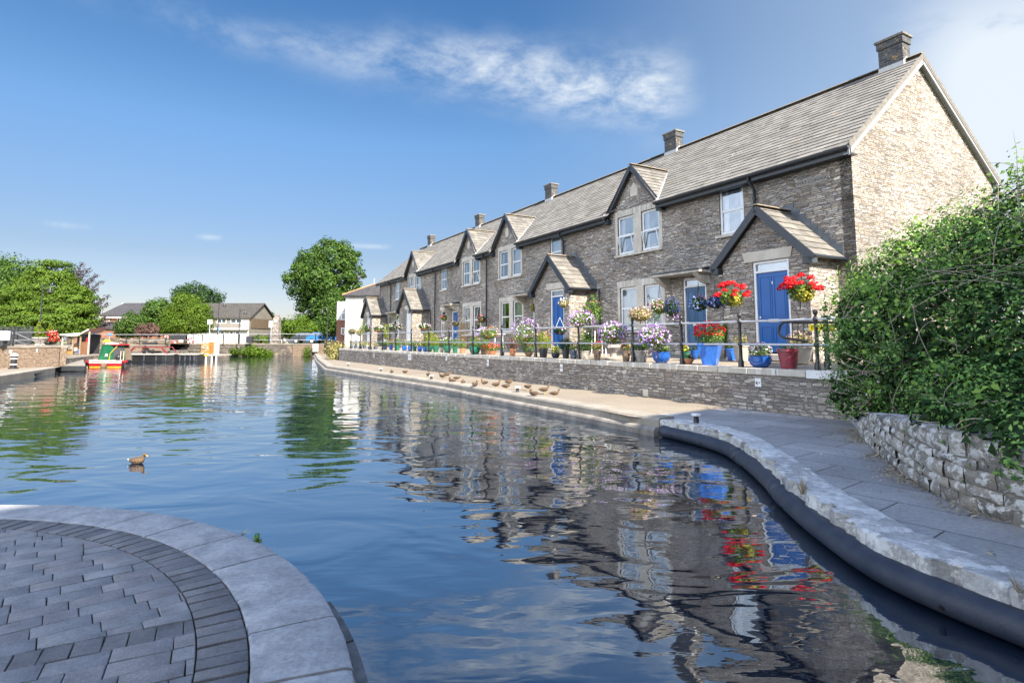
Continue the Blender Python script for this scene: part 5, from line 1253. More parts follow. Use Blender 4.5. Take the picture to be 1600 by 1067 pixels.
DUCKS = [(612, 583, 'rest', 2.2, 'brown duck sitting farthest from the camera, alone by the quay edge'), (633, 585.5, 'preen', -.4, 'brown duck preening, second from the far end of the flock'),
 (669, 590, 'stand', 1.9, 'duck standing upright with a dark head beside the white mooring pin'), (690.5, 592.5, 'stand', 2.8, 'duck standing in front of its close companion'), (698.5, 590, 'stand', .6, 'duck standing just behind its close companion'),
 (706, 597.5, 'rest', 3.0, 'duck asleep low in front of a standing one'), (714, 595, 'preen', .2, 'duck standing bent over behind a sleeping one'), (723.6, 600, 'rest', -1.2, 'duck asleep with a pale breast, between the pair and the dark backed one'),
 (742.4, 603.5, 'rest', 1.4, 'dark backed duck asleep with its tail to the camera'), (756.6, 603.5, 'stand', -2.0, 'plump duck standing with its breast to the sun, left of the stretching one'), (775.5, 607, 'stand', 1.0, 'tall duck stretching its neck between two brown ones'),
 (790.5, 609, 'preen', -.2, 'duck bending forward just left of the mooring pin'), (795.5, 599.5, 'rest', .1, 'duck lying close to the terrace wall'), (825, 610, 'preen', -.5, 'duck with its head down right of the mooring pin'),
 (833.5, 618.5, 'rest', 2.9, 'duck asleep on the very kerb edge, one orange foot out'), (850.5, 615.5, 'stand', .5, 'duck standing behind the one asleep on the kerb'), (867, 621, 'stand', .3, 'duck standing with its head turned right, nearest the camera')]
used = set(); rng = random.Random(5)
for x, y, k, rz, lab in DUCKS:
    o = protos[k] if k not in used else copy_tree(protos[k]); used.add(k)
    s_ = on_z(x, y, -1.5); t = (s_-P0)@D1; s__ = -(s_-P0)@D2
    zz = -1.49 if s__ < 5.75 else -1.452
    p = on_z(x, y, zz); o.location = tuple(p); o.rotation_euler = (0, 0, rz-.3); o['label'] = lab; o.scale = (rng.uniform(.60, .72),)*3
sw = duck('swim', 'brown mallard duck swimming alone on the open water, heading right'); p = on_z(215, 724, WZ); sw.location = tuple(p); sw.rotation_euler = (0, 0, -.25); sw.scale = (.62,)*3
sw['group'] = 'mallard ducks'

# ------------------------------------------------------------------ low rubble wall by the path
def low_wall():
    W_ = thing('boundary_wall', 'low lichened rubble wall beside the flagstone path, under the bush', 'wall', (4.3, 6, -1.5))
    P = np.array(curve_pts(LW, 8)); seg = np.r_[0, np.cumsum(np.linalg.norm(np.diff(P, axis=0), axis=1))]; L = seg[-1]
    def pos(u): return np.array([np.interp(u, seg, P[:, 0]), np.interp(u, seg, P[:, 1])])
    def nrm(u): d = pos(min(L, u+.05))-pos(max(0, u-.05)); d /= np.linalg.norm(d); return np.array([d[1], -d[0]])
    def top(u):
        y = pos(u)[1]; return float(np.interp(y, [-3, 3, 4.8, 5.4, 6.9, 8.2, 8.6, 9.2], [.66, .64, .60, .64, .56, .44, .30, .17]))
    from mathutils import noise as mn
    rng = random.Random(11); mb = MB(); z = 0; rows = [.13, .10, .14, .09, .12, .08, .11, .10]
    uoff = 3.2
    zz = 0
    for ri, h in enumerate(rows):
        u = uoff+rng.uniform(0, .2)
        while u < L:
            l = rng.uniform(.13, .42)*(1.25 if h > .11 else 1); hh = h*rng.uniform(.88, 1.0); um = u+l/2
            T_ = top(min(um, L))
            if zz+h*.35 < T_:
                z0 = zz+rng.uniform(-.012, .012); z1 = min(z0+hh*(1.5 if (zz+h*1.6 > T_) else 1), T_+.035)
                nu = max(3, int(l/.045)); nv = max(3, int((z1-z0)/.035)); depth = rng.uniform(.0, .035); sd = rng.random()*50; V = []; F = []
                for j in range(nv+2):
                    for i in range(nu+1):
                        fu, fv = i/nu, min(j, nv)/nv; uu = u+.006+(l-.014)*fu+ (mn.noise(Vector((fv*2, sd, 3)))*.016 if i in (0, nu) else 0); zq = z0+(z1-z0)*fv+(mn.noise(Vector((fu*2.5, sd, 9)))*.014 if j in (0, nv, nv+1) else 0)
                        ed = min(fu, 1-fu)*l; ez = min(fv, 1-fv)*(z1-z0); e_ = min(ed, ez); bul = depth+.03*(1-math.exp(-e_/.012))
                        bul += mn.fractal(Vector((uu*9, zq*9, sd)), 1, 2, 4)*.016
                        if j == nv+1: bul = -.34
                        q = pos(min(max(uu, 0), L-.001)); n = nrm(uu); V.append((q[0]+n[0]*bul, q[1]+n[1]*bul, -1.5+zq))
                m = nu+1
                for j in range(nv+1):
                    for i in range(nu): F.append([j*m+i, j*m+i+1, (j+1)*m+i+1, (j+1)*m+i])
                mb.add(V, F)
            u += l
        zz += h
    add_auto_smooth(mb.build('stones', M['rock'], W_), 45)
    mb = MB(); V = []; us = np.arange(uoff, L, .12)
    for u in us: q = pos(u); n = nrm(u); t_ = top(u)-.008; V += [(q[0]+n[0]*.004, q[1]+n[1]*.004, -1.55), (q[0]+n[0]*.004, q[1]+n[1]*.004, -1.5+t_), (q[0]-n[0]*.3, q[1]-n[1]*.3, -1.5+t_), (q[0]-n[0]*.3, q[1]-n[1]*.3, -1.55)]
    mb.add(V, [[4*i+k, 4*i+4+k, 4*i+5+k, 4*i+1+k] for i in range(len(us)-1) for k in range(3)]); mb.build('mortar', plain('wall_mortar', (.20, .185, .16), .95, .35, 14, .01), W_)
    mb = MB(); V = []; us = np.arange(.05, uoff+.3, .15)                # flat kerb stones leading to the wall
    for u in us: q = pos(u); n = nrm(u); V += [(q[0], q[1], -1.55), (q[0], q[1], -1.33), (q[0]-n[0]*.34, q[1]-n[1]*.34, -1.325), (q[0]-n[0]*.34, q[1]-n[1]*.34, -1.55)]
    mb.add(V, [[4*i+k, 4*i+4+k, 4*i+5+k, 4*i+1+k] for i in range(len(us)-1) for k in range(3)]); mb.build('kerb_stone', M['coping_fg'], W_)
    return pos, nrm, L
LWP, LWN, LWL = low_wall()
# soil bank behind the wall, under the bush
mb = MB(); pts = [(p[0]+.28, p[1]+.02) for p in curve_pts(LW, 3)]
V = []
for i, p in enumerate(pts): h = float(np.interp(p[1], [-3, 7, 8.5, 10, 12], [-1.0, -1.0, -1.15, -1.30, -1.4])); V += [(p[0], p[1], h), (p[0]+1.6, p[1]+.3, h+.5), (18, p[1]*1.0+1, -.40)]
mb.add(V, [[3*i+k, 3*i+3+k, 3*i+4+k, 3*i+1+k] for i in range(len(pts)-1) for k in range(2)])
tag(mb.build('soil_bank', M['soil'], base=(6, 6, -1)), kind='structure')
# dry leaf litter along the wall foot and on the path
rng = np.random.default_rng(8); n = 5200; u = rng.uniform(2.6, LWL-3.2, n); off = np.abs(rng.normal(size=n))*.13+.02; far = rng.random(n) < .12; off[far] = rng.uniform(0, 1.0, far.sum())
clumpy = np.sin(u*2.3)+np.sin(u*5.1+1)+rng.normal(size=n)*.6 > -.1; u, off = u[clumpy], off[clumpy]
C = np.array([[*(LWP(a)+LWN(a)*(b+.02)), -1.494+rng.random()*.012] for a, b in zip(u, off)]); Nn = rng.normal(size=C.shape)*.35+np.array([0, 0, 1])
o = quads_mesh('leaf_litter', C, Nn, .034, M['dry'], None, tuple(C.mean(0)), aspect=.28, seed=3, jit=.6); tag(o, 'dry brown leaf and straw litter scattered on the path at the foot of the low wall', 'leaf litter', kind='stuff')
def grass_tuft(p, h, n, label, mat='dry', spread=.05, name='grass_tuft'):
    o = thing(name, label, 'grass', tuple(p)); rng = np.random.default_rng(int(abs(p[0]*100))); mb = MB()
    for k in range(n):
        a = rng.uniform(0, 6.28); l = h*rng.uniform(.5, 1.1); d = np.array([math.cos(a), math.sin(a), 0])*spread*rng.uniform(.4, 2); q = np.array(p)+d*.15
        w_ = np.array([-math.sin(a), math.cos(a), 0])*.0035; pts = [q, q+d*.5+np.array([0, 0, l*.55]), q+d*1.4+np.array([0, 0, l])]
        mb.add([pts[0]-w_, pts[0]+w_, pts[1]+w_*.8, pts[1]-w_*.8, pts[2]], [[0, 1, 2, 3], [3, 2, 4]])
    mb.build('blades', M[mat], o); return o
grass_tuft(on_z(1254, 772, -1.52), .22, 26, 'tall dry straw coloured grass tuft in a gap of the broken coping')
grass_tuft(on_z(1060, 668, -1.52), .10, 14, 'short dry grass tuft at the joint where coping and ledge meet')
grass_tuft(on_z(975, 652, -1.60), .14, 16, 'thin dry grass tuft growing from the ledge joint, left of the pipe')
grass_tuft(on_z(1592, 925, -1.50), .12, 22, 'small dry weed tuft in the coping joint at the right edge')
grass_tuft(on_z(378, 836, -1.50), .035, 14, 'small dry grass tuft on the near curved coping edge', spread=.03)
o = thing('weed', 'tiny green weed sprouting over the rim of the near curved coping', 'weed', tuple(on_z(400, 848, -1.55))); c_ = on_z(401, 844, -1.50)
P, N = lobes_points([(c_, (.035, .035, .05))], 40, 4, .9); quads_mesh('leaves', P, N, .03, M['l_bush2'], o, seed=2)
mb = MB(); mb.tube([c_-np.array([.02, 0, .07]), c_], .004, 5); mb.build('stem', M['stem'], o)

# ------------------------------------------------------------------ the bush
B = []
for x, y, Yd, r in [(1352, 612, 9.5, .62), (1345, 552, 10.2, .50), (1352, 490, 10.6, .55), (1385, 440, 10.8, .60), (1400, 560, 9.2, 1.0), (1443, 487, 9.6, 1.10), (1470, 590, 7.9, .85),
                    (1505, 418, 10.0, 1.08), (1530, 520, 8.2, 1.3), (1560, 625, 6.6, .75), (1640, 640, 5.9, .85), (1565, 388, 9.8, 1.02), (1610, 440, 8.4, 1.4), (1640, 540, 6.8, 1.1), (1640, 350, 9.2, 1.2), (1420, 628, 8.6, .60), (1375, 500, 9.9, .85), (1495, 640, 7.1, .5), (1445, 402, 10.7, .7)]:
    c = at(x, y, Yd); B.append((c, (r*1.05, r, r*.92)))
for x, y, Yd, r in [(1560, 678, 6.1, .45), (1610, 690, 5.6, .55), (1505, 664, 6.9, .38), (1590, 655, 6.0, .6), (1455, 655, 7.9, .35), (1600, 698, 4.78, .26), (1552, 684, 5.08, .25), (1505, 664, 5.5, .23), (1640, 700, 4.6, .34), (1578, 668, 5.15, .36), (1450, 650, 6.1, .20)]: B.append((at(x, y, Yd), (r*1.05, r, r*.92)))
for c, r in [((7.2, 4.6, -.1), 1.5), ((6.3, 2.9, -.4), 1.0), ((8.5, 3.0, .4), 1.7), ((7.6, 1.0, -.2), 1.2), ((9.6, 6.5, 1.1), 2.0), ((11, 8.5, .8), 1.9), ((5.9, 1.4, -.6), .8)]: B.append((np.array(c, float), r))
bush = thing('bush', 'large dense green bush overgrown with brambles, spilling over the low wall at the right', 'bush', (6.5, 8, -1.2))
P, N = lobes_points(B, 120000, 21, .34, 1500, .24); kp = P[:, 2] > -1.28; P, N = P[kp], N[kp]
quads_mesh('foliage', P, N, .044, M['l_bush'], bush, aspect=.5, seed=1, jit=.6)
P, N = lobes_points([(c, np.array(r)*.80 if hasattr(r, '__len__') else r*.80) for c, r in B], 36000, 24, .35); quads_mesh('inner_foliage', P, N, .10, M['l_dark'], bush, aspect=.7, seed=4)  # darker inner leaves: shade deep in the bush put into their colour
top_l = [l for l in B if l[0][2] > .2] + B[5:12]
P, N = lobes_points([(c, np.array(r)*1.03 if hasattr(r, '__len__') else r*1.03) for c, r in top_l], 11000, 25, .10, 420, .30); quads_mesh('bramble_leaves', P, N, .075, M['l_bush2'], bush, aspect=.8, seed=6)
P, N = lobes_points([(c, np.array(r)*1.0 if hasattr(r, '__len__') else r) for c, r in B[:8]], 500, 33, .06, 40, .3); quads_mesh('blossom', P, N, .035, M['f_pinkwhite'], bush, aspect=.9, seed=9)
rng = np.random.default_rng(31); mb = MB()
for k in range(330):                                  # bare bramble canes curling over the surface
    l = B[rng.integers(0, len(B))] if k > 150 else B[[5, 7, 8, 12, 11, 4][rng.integers(0, 6)]]; r = np.array(l[1] if hasattr(l[1], '__len__') else (l[1],)*3); d = sphere_dirs(rng, 1)[0]
    if d[1] > .5: d[1] *= -1
    ax = np.cross(d, sphere_dirs(rng, 1)[0]); ax /= np.linalg.norm(ax); span = rng.uniform(.4, 1.3); pts = []
    for q in np.linspace(0, 1, 7): a = (q-.5)*span; v = d*math.cos(a)+np.cross(ax, d)*math.sin(a); pts.append(l[0]+v*r*(1.02+.05*math.sin(q*3.1)))
    mb.tube(pts, .0045, 4, cap=False)
for x, y, Yd, ex, ey in [(1590, 262, 8.0, 1545, 255), (1590, 275, 8.0, 1583, 205), (1592, 290, 8.0, 1600, 232), (1560, 290, 8.5, 1540, 268)]:
    a = at(x, y+40, Yd); b = at(x, y, Yd); c = at(ex, ey, Yd); mb.tube([a, b, (b+c)/2+np.array([.02, 0, .03]), c], [.006, .005, .004, .002], 4)
mb.build('canes', plain('pale_dead_cane', (.36, .30, .23), .8, .4, 6), bush)

# ------------------------------------------------------------------ near paved apron, bottom left
CC = np.array([-4.6, 1.3]); RO, RI, RH = 4.15, 3.70, 3.47
def arc_sheet(name, R, z, mat): return sheet(name, [(CC[0]+R*math.cos(a), CC[1]+R*math.sin(a)) for a in np.linspace(0, 2*math.pi, 120, endpoint=False)], z, mat)
arc_sheet('near_apron', RI+.03, -1.524, M['joint'])
mb = MB(); rng = random.Random(9); n = 29; a = math.radians(-40)
while a < math.radians(190):                         # curved coping blocks
    da = rng.uniform(.12, .155); a2 = a+da; m = 8; prof = [(RI+.004, -1.62), (RI+.004, -1.508), (RI+.015, -1.50), (RI+.2, -1.498), (RO-.04, -1.502), (RO-.012, -1.512), (RO, -1.54), (RO, -1.66), (RO-.05, -1.66)]
    dz = rng.uniform(-.004, .004); V = []
    for k in range(m+1):
        th = a+.0015+(da-.003)*k/m; e = .006 if k in (0, m) else 0
        for r, z in prof: rr = r+rng.uniform(-.0025, .0025); V.append((CC[0]+rr*math.cos(th), CC[1]+rr*math.sin(th), z+dz-e))
    q = len(prof); mb.add(V, [[k*q+j, k*q+j+1, (k+1)*q+j+1, (k+1)*q+j] for k in range(m) for j in range(q-1)]+[list(range(q)), [m*q+j for j in range(q)]]); a = a2
add_auto_smooth(tag(mb.build('near_coping', M['coping_fg'], base=(CC[0], CC[1], -1.5)), kind='structure'), 35)
mb = MB()
for k in range(120):
    pass
V = []; ths = np.linspace(-.8, 3.4, 150)
for th in ths:
    for r, z in ((RO-.03, -1.62), (RO-.03, -2.3)): V.append((CC[0]+r*math.cos(th), CC[1]+r*math.sin(th), z))
mb.add(V, [[2*i, 2*i+2, 2*i+3, 2*i+1] for i in range(len(ths)-1)]); tag(mb.build('near_quay_wall', M['stone_low'], base=(CC[0], CC[1], -2)), kind='structure')
mb = MB()                                             # timber rubbing strip
for s0, s1 in ((-.75, -.12), (-.115, .22), (.225, .47), (.475, .60)):
    V = []; ths = np.linspace(s0, s1, 14)
    for i, th in enumerate(ths):
        w2 = .055
        for r, z in ((RO+.012, -1.60), (RO+.012+w2, -1.60), (RO+.012+w2, -1.76), (RO+.012, -1.76)): V.append((CC[0]+r*math.cos(th), CC[1]+r*math.sin(th), z+rng.uniform(-.003, .003)))
    mb.add(V, [[4*i+k, 4*i+4+k, 4*i+4+(k+1) % 4, 4*i+(k+1) % 4] for i in range(13) for k in range(4)]+[[0, 1, 2, 3], [52, 53, 54, 55]])
tag(mb.build('timber_strip', plain('grey_weathered_timber', (.16, .15, .14), .8, .5, 6, .004), base=(-.5, 2.5, -1.7)), 'grey weathered timber rubbing strip along the near curved quay edge', 'timber')
def sett(mb, P, zt, b=.005, rng=rng):
    """P: corners (2-D) in order; bevelled block with a slight tilt"""
    P = np.array(P, float); c = P.mean(0); d = P-c; L = np.linalg.norm(d, axis=1, keepdims=True); T = c+d*(1-b*1.3/np.maximum(L, .02)); n = len(P)
    gx, gy = rng.uniform(-.015, .015), rng.uniform(-.015, .015); tl = [float(q[0]*gx+q[1]*gy) for q in d]
    V = [(*p, zt-.03) for p in P]+[(*p, zt-b*.6+q) for p, q in zip(P, tl)]+[(*p, zt+q) for p, q in zip(T, tl)]
    mb.add(V, [[2*n+k for k in range(n)]]+[[n+k, n+(k+1) % n, 2*n+(k+1) % n, 2*n+k] for k in range(n)]+[[k, (k+1) % n, n+(k+1) % n, n+k] for k in range(n)])
def clip_half(P, o, nrm):
    """keep the part of polygon P on the side of line (o, nrm) that nrm points to"""
    out = []
    for i in range(len(P)):
        a_, b_ = P[i], P[(i+1) % len(P)]; da, db = (a_-o)@nrm, (b_-o)@nrm
        if da >= 0: out.append(a_)
        if da*db < 0: out.append(a_+(b_-a_)*(da/(da-db)))
    return out
def area(P): return abs(sum(P[k][0]*P[(k+1) % len(P)][1]-P[(k+1) % len(P)][0]*P[k][1] for k in range(len(P))))/2
mb = MB(); a = math.radians(-40)
while a < math.radians(190):
    da = .112/RI*rng.uniform(.9, 1.12); g = .0022; sk = .004; P = []
    for r, th in ((RH+.004, a+g), (RI-.006, a+g+rng.uniform(-sk, sk)*.3), (RI-.006, a+da-g), (RH+.004, a+da-g)): P.append((CC[0]+r*math.cos(th), CC[1]+r*math.sin(th)))
    sett(mb, P, -1.503+rng.uniform(-.003, .003)); a += da
add_auto_smooth(tag(mb.build('header_course', M['setts_dk'], base=(CC[0], CC[1], -1.5)), kind='structure'), 30)
mb = MB(); hd = MB(); aH = math.radians(28); uH = np.array([math.cos(aH), math.sin(aH)]); vH = np.array([-uH[1], uH[0]])
HO = on_z(740/2.857, 760+610/2.857, -1.5)[:2]; HW = .165        # header course: its upper edge passes through HO
def circ(P):
    c_ = np.mean(P, axis=0)-CC; r = np.linalg.norm(c_)
    if r < .2: return P
    e = c_/r; return clip_half(P, CC+e*(RH-.004), -e)
def lay(target, ang, org, vmin, vmax, rowh, bl, clips, half=True):
    du = np.array([math.cos(ang), math.sin(ang)]); dv = np.array([-du[1], du[0]]); r = 0; v = vmin
    while v < vmax:
        u = -8.0+(r % 2)*bl*.5+rng.uniform(-.03, .03)
        while u < 8.0:
            w_ = bl*(rng.choice([1, 1, 1, 1, .6]) if half else rng.uniform(.9, 1.1)); g = .0028
            P = [org+du*(u+g)+dv*(v+g*.7), org+du*(u+w_-g)+dv*(v+g*.7), org+du*(u+w_-g)+dv*(v+rowh-g*.7), org+du*(u+g)+dv*(v+rowh-g*.7)]; u += w_
            if np.linalg.norm(np.mean(P, axis=0)-CC) > RH+.12: continue
            P = [p+np.array([rng.uniform(-.002, .002), rng.uniform(-.002, .002)]) for p in P]; P = circ(P)
            for o_, n_ in clips:
                if len(P) > 2: P = clip_half(P, o_, n_)
            if len(P) < 3 or area(P) < .0012: continue
            sett(target, P, -1.504+rng.uniform(-.0025, .002))
        v += rowh; r += 1
lay(mb, math.radians(38.5), HO, -6, 6, .139, .262, [(HO+vH*.003, vH)])
lay(hd, aH, HO, -HW, -.01, HW, .118, [], False)
lay(mb, aH, HO, -HW-6*.139-.139*30, -HW-.001, .139, .262, [])
add_auto_smooth(tag(mb.build('sett_paving', M['setts'], base=(CC[0], CC[1], -1.5)), kind='structure'), 30)
add_auto_smooth(tag(hd.build('sett_course', M['setts_dk'], base=(CC[0], CC[1], -1.5)), kind='structure'), 30)
# ------------------------------------------------------------------ trees
def tree(label, trunk_b, h, lobes, mat, n, size, clump, cs, group='trees round the basin', kind='tree', name='broadleaf_tree', seed=1, tr=.3, flat=1.0, aspect=.6, shell=.4, inner=None, limbs=6):
    tb = np.array(trunk_b, float); o = thing(name, label, kind, tuple(tb), group)
    cen = np.mean([l[0] for l in lobes], axis=0); rng = np.random.default_rng(seed); mb = MB()
    top = np.array([cen[0], cen[1], max(l[0][2] for l in lobes)])
    mb.tube([tb-np.array([0, 0, .3]), tb+(cen-tb)*.25, tb+(cen-tb)*.6, top], [tr*1.25, tr, tr*.7, tr*.2], 9)
    for k in range(limbs):
        l = lobes[k % len(lobes)]; a = tb+(cen-tb)*rng.uniform(.25, .7); e = np.array(l[0])+rng.normal(size=3)*np.array(l[1] if hasattr(l[1], '__len__') else (l[1],)*3)*.3
        mb.tube([a, (a+e)/2+np.array([0, 0, .1*tr]), e], [tr*.5, tr*.3, tr*.1], 6)
    add_auto_smooth(mb.build('trunk', M['bark'], o), 60)
    P, N = lobes_points(lobes, n, seed, shell, clump, cs, flat=flat); quads_mesh('crown', P, N, size, M[mat], o, aspect=aspect, seed=seed)
    return o
def LB(*rows): return [(at(x, y, Yd), (r*a, r, r*b)) for x, y, Yd, r, a, b in rows]
G = -.42
def gb(x, Yd, z=G): p = at(x, 500, Yd); p[2] = z; return p
tree('large heart shaped tree with dark and bright clumps, standing alone in the middle distance', gb(503, 84), 16, LB((520, 398, 84, 2.3, 1.1, .9), (540, 404, 83, 2.0, 1, .9), (555, 425, 84, 1.7, .8, 1), (530, 425, 82, 2.6, 1, .9), (490, 408, 84, 2.2, 1.1, .8), (472, 422, 84, 2.0, 1, .8), (458, 438, 84, 1.3, 1, .9), (490, 435, 82, 2.8, 1.1, .9), (512, 448, 82, 2.6, 1.1, .9), (545, 448, 84, 1.6, .9, .9), (473, 455, 84, 1.7, .9, .9), (497, 468, 83, 2.3, 1, .9), (526, 472, 84, 1.8, 1, .9), (480, 484, 84, 1.6, 1, .9), (508, 490, 83, 2.1, 1, .9), (490, 505, 83, 2.0, 1, .8), (515, 508, 84, 1.7, 1, .8), (505, 385, 84, 1.2, 1.2, .8), (535, 390, 84, 1.0, 1, .8), (472, 500, 84, 1.2, 1, .8)), 'l_mid', 34000, .34, 420, .75, seed=3, tr=.45, shell=.5)
tree('mid green bushy tree right of the large heart shaped one, before the white warehouse', gb(522, 66), 6, LB((522, 478, 66, 1.3, .9, 1.3), (518, 500, 66, 1.5, .9, 1.2), (528, 505, 66, 1.2, .9, 1.2), (521, 466, 66, .7, .9, 1.2)), 'l_mid', 9000, .24, 260, .5, seed=4, tr=.15)
tree('low light green tree at the left foot of the large heart shaped one', gb(462, 82), 4, LB((462, 512, 80, 1.8, 1.2, .8), (448, 518, 80, 1.2, 1.2, .7), (478, 516, 78, 1.4, 1.2, .7)), 'l_bright', 6000, .26, 180, .5, seed=5, tr=.12)
tree('huge rounded layered green tree filling the left edge', gb(75, 52), 9, LB((80, 428, 52, 1.5, 1.1, .9), (72, 455, 52, 2.4, 1.25, .8), (88, 475, 52, 2.6, 1.25, .8), (48, 480, 52, 2.4, 1.2, .9), (105, 500, 51, 2.0, 1.2, .8), (30, 500, 51, 2.0, 1.2, .8), (66, 505, 51, 2.3, 1.4, .8), (115, 470, 52, 1.5, 1, .9), (128, 492, 52, 1.1, 1, .9), (12, 480, 53, 1.8, 1, 1), (5, 505, 52, 1.6, 1, 1)), 'l_hornbeam', 70000, .17, 1000, .62, seed=6, tr=.35, flat=.35)
tree('darker green tree behind, at the very left edge', gb(20, 70), 9, LB((38, 430, 70, 2.0, 1.2, .8), (10, 432, 70, 2.4, 1, 1), (-8, 445, 70, 3, 1, 1), (22, 455, 70, 3, 1, 1), (-25, 470, 70, 4, 1, 1)), 'l_mid', 15000, .3, 420, .7, seed=7, tr=.3)
def wispy():
    o = thing('copper_tree', 'tall copper purple tree with wispy outstretched branches behind the layered green one', 'tree', tuple(gb(118, 62)), 'trees round the basin'); mb = MB(); rng = np.random.default_rng(5); P = []
    tb = gb(112, 62); tp = at(112, 425, 62); mb.tube([tb, (tb+tp)/2, tp], [.25, .16, .05], 8)
    for ex, ey in [(128, 412), (138, 420), (124, 425), (150, 430), (158, 440), (150, 452), (170, 462), (160, 470), (168, 475), (146, 475), (140, 440), (155, 490), (165, 497), (135, 462), (150, 505), (158, 512), (141, 505), (130, 500), (172, 505)]:
        a = tb+(tp-tb)*np.clip((520-ey-15)/110, .15, .95); e = at(ex, ey, 62+rng.uniform(-1, 1)); m = (a+e)/2+np.array([0, 0, -.25]); pts = [a, m, e]; mb.tube(pts, [.07, .04, .012], 5)
        for q in np.linspace(.25, 1, 16): c = a*(1-q)**2+2*m*q*(1-q)+e*q*q; P.append(c+rng.normal(size=(26 if ey > 480 else 16, 3))*np.array([.26, .26, .14])*(1.25-q*.6))
    add_auto_smooth(mb.build('trunk', M['bark'], o), 60); P = np.concatenate(P); quads_mesh('crown', P, rng.normal(size=P.shape), .17, M['l_purple'], o, seed=3)
wispy()
tree('rounded mid green shrub tree before the brick house', gb(204, 66), 3, LB((204, 508, 66, 1.3, 1.1, 1), (195, 514, 66, 1.0, 1, 1), (215, 512, 66, .9, 1, 1)), 'l_mid', 7000, .2, 200, .4, seed=8, tr=.1, name='shrub', kind='shrub')
tree('dark purple domed shrub on top of the stone wall', gb(230, 62), 2, LB((230, 516, 62, .95, 1.15, .75), (222, 519, 62, .6, 1, .7), (239, 519, 62, .6, 1, .7)), 'l_purple2', 4200, .13, 150, .22, seed=9, tr=.06, name='shrub', kind='shrub')
tree('bright yellow green tree between the brick house and the grey house', gb(292, 66), 5, LB((292, 478, 66, 1.5, 1.1, .9), (275, 492, 66, 1.4, 1, .9), (308, 492, 66, 1.5, 1, .9), (290, 505, 66, 1.8, 1.3, .8), (315, 508, 66, 1.1, 1, .8), (268, 508, 66, 1.1, 1, .8)), 'l_bright', 26000, .16, 380, .55, seed=10, tr=.18)
tree('mid green tree squeezed between the brick house and the bright tree', gb(250, 70), 4, LB((248, 490, 70, 1.8, 1.1, .9), (238, 505, 70, 1.5, 1.1, .8), (260, 505, 70, 1.6, 1.1, .8)), 'l_mid', 9000, .24, 260, .5, seed=11, tr=.15)
tree('dark tree showing above the roof of the grey house', gb(308, 95), 8, LB((305, 458, 95, 2.0, 1.2, .8), (325, 466, 95, 2.0, 1.2, .7), (285, 462, 95, 1.8, 1.1, .8), (300, 475, 95, 2.2, 1.5, .8)), 'l_dark', 9000, .3, 260, .6, seed=12, tr=.25)
tree('distant pale green tree right of the grey house', gb(410, 110), 7, LB((412, 502, 110, 2.2, 1.1, 1), (402, 512, 110, 1.8, 1.1, .9), (422, 512, 110, 1.8, 1.1, .9), (432, 517, 110, 1.4, 1.1, .9)), 'l_mid', 8000, .3, 220, .6, seed=13, tr=.2)
tree('distant low tree right of the stone pillar', gb(447, 105), 5, LB((446, 510, 105, 1.5, 1.2, .8), (440, 517, 105, 1.3, 1.3, .8), (456, 515, 105, 1.4, 1.2, .8)), 'l_dark', 5000, .28, 150, .5, seed=14, tr=.15)
for x, yt, w_, lab in ((61, 503, 5.5, 'golden columnar conifer in the big stone planter'), (78, 506, 4.5, 'smaller golden columnar conifer standing right of the planter')):
    Yd = 40; tree(lab, gb(x, Yd, -.1), 2, LB((x, yt+4, Yd, .12, .7, 1.8), (x, yt+11, Yd, .18, .9, 1.8), (x, yt+19, Yd, .20, .9, 1.5)), 'l_gold', 2200, .06, 90, .06, seed=x, tr=.03, name='conifer', group='golden conifers')
# plants growing out of the walls
def scrub(label, rows, mat, n, size, name='shrub', cat='shrub', seed=50, zmin=None, group='wall plants'):
    L_ = LB(*rows); c = np.mean([l[0] for l in L_], axis=0); o = thing(name, label, cat, (c[0], c[1], min(l[0][2]-.3 for l in L_)), group)
    P, N = lobes_points(L_, n, seed, .7, n//20, .3, zmin); quads_mesh('foliage', P, N, size, M[mat], o, seed=seed)
    mb = MB()
    for l in L_: q = np.array(l[0]); mb.tube([(c[0], c[1]+.1, min(l_[0][2] for l_ in L_)-.25), (np.array((c[0], c[1], c[2]))+q)/2, q], [.03, .02, .01], 5)
    mb.build('stem', M['bark'], o)
scrub('widest green bush growing out of the far basin wall at the waterline', [(392, 549, 64.5, .9, 1.3, .6), (405, 551, 64.5, .8, 1.2, .6), (416, 553, 64.5, .6, 1.2, .5), (387, 553, 64.5, .6, 1, .5)], 'l_bright', 3800, .17, seed=51, zmin=-1.79)
scrub('small green tuft plant high on the far basin wall, left of the wide bush', [(366, 549, 65, .45, 1.1, .7), (370, 552, 65, .35, 1, .7)], 'l_bright', 700, .15, seed=52)
scrub('narrow green plant on the brick part of the far basin wall', [(480, 549, 64, .4, .7, 1.2), (478, 553, 64, .35, .8, 1)], 'l_bright', 700, .14, seed=53)
scrub('yellowish reedy bush at the far left end of the terrace wall', [(518, 548, 46, .55, 1, 1), (526, 552, 45.5, .6, 1, 1), (531, 545, 45.5, .5, 1, 1), (524, 556, 45, .45, 1, .8)], 'l_reed', 2600, .13, seed=54, zmin=-1.49)
scrub('low green garden bushes behind the far railing, left of the stone pillar', [(409, 530, 70, .7, 1.3, .6), (418, 531, 70, .6, 1.3, .6), (400, 531, 70, .6, 1.2, .6)], 'l_bright', 1600, .16, seed=55)
scrub('clipped green hedge behind the far railing near the parked cars', [(470, 525, 84, .9, 1.6, .6), (482, 525, 84, .9, 1.6, .6), (492, 526, 84, .9, 1.4, .6), (460, 526, 84, .8, 1.4, .6)], 'l_mid', 2600, .18, seed=56, name='hedge', cat='hedge')
scrub('dark green shrub right of the blue car', [(509, 529, 72, .8, 1.1, .9)], 'l_dark', 900, .17, seed=57)

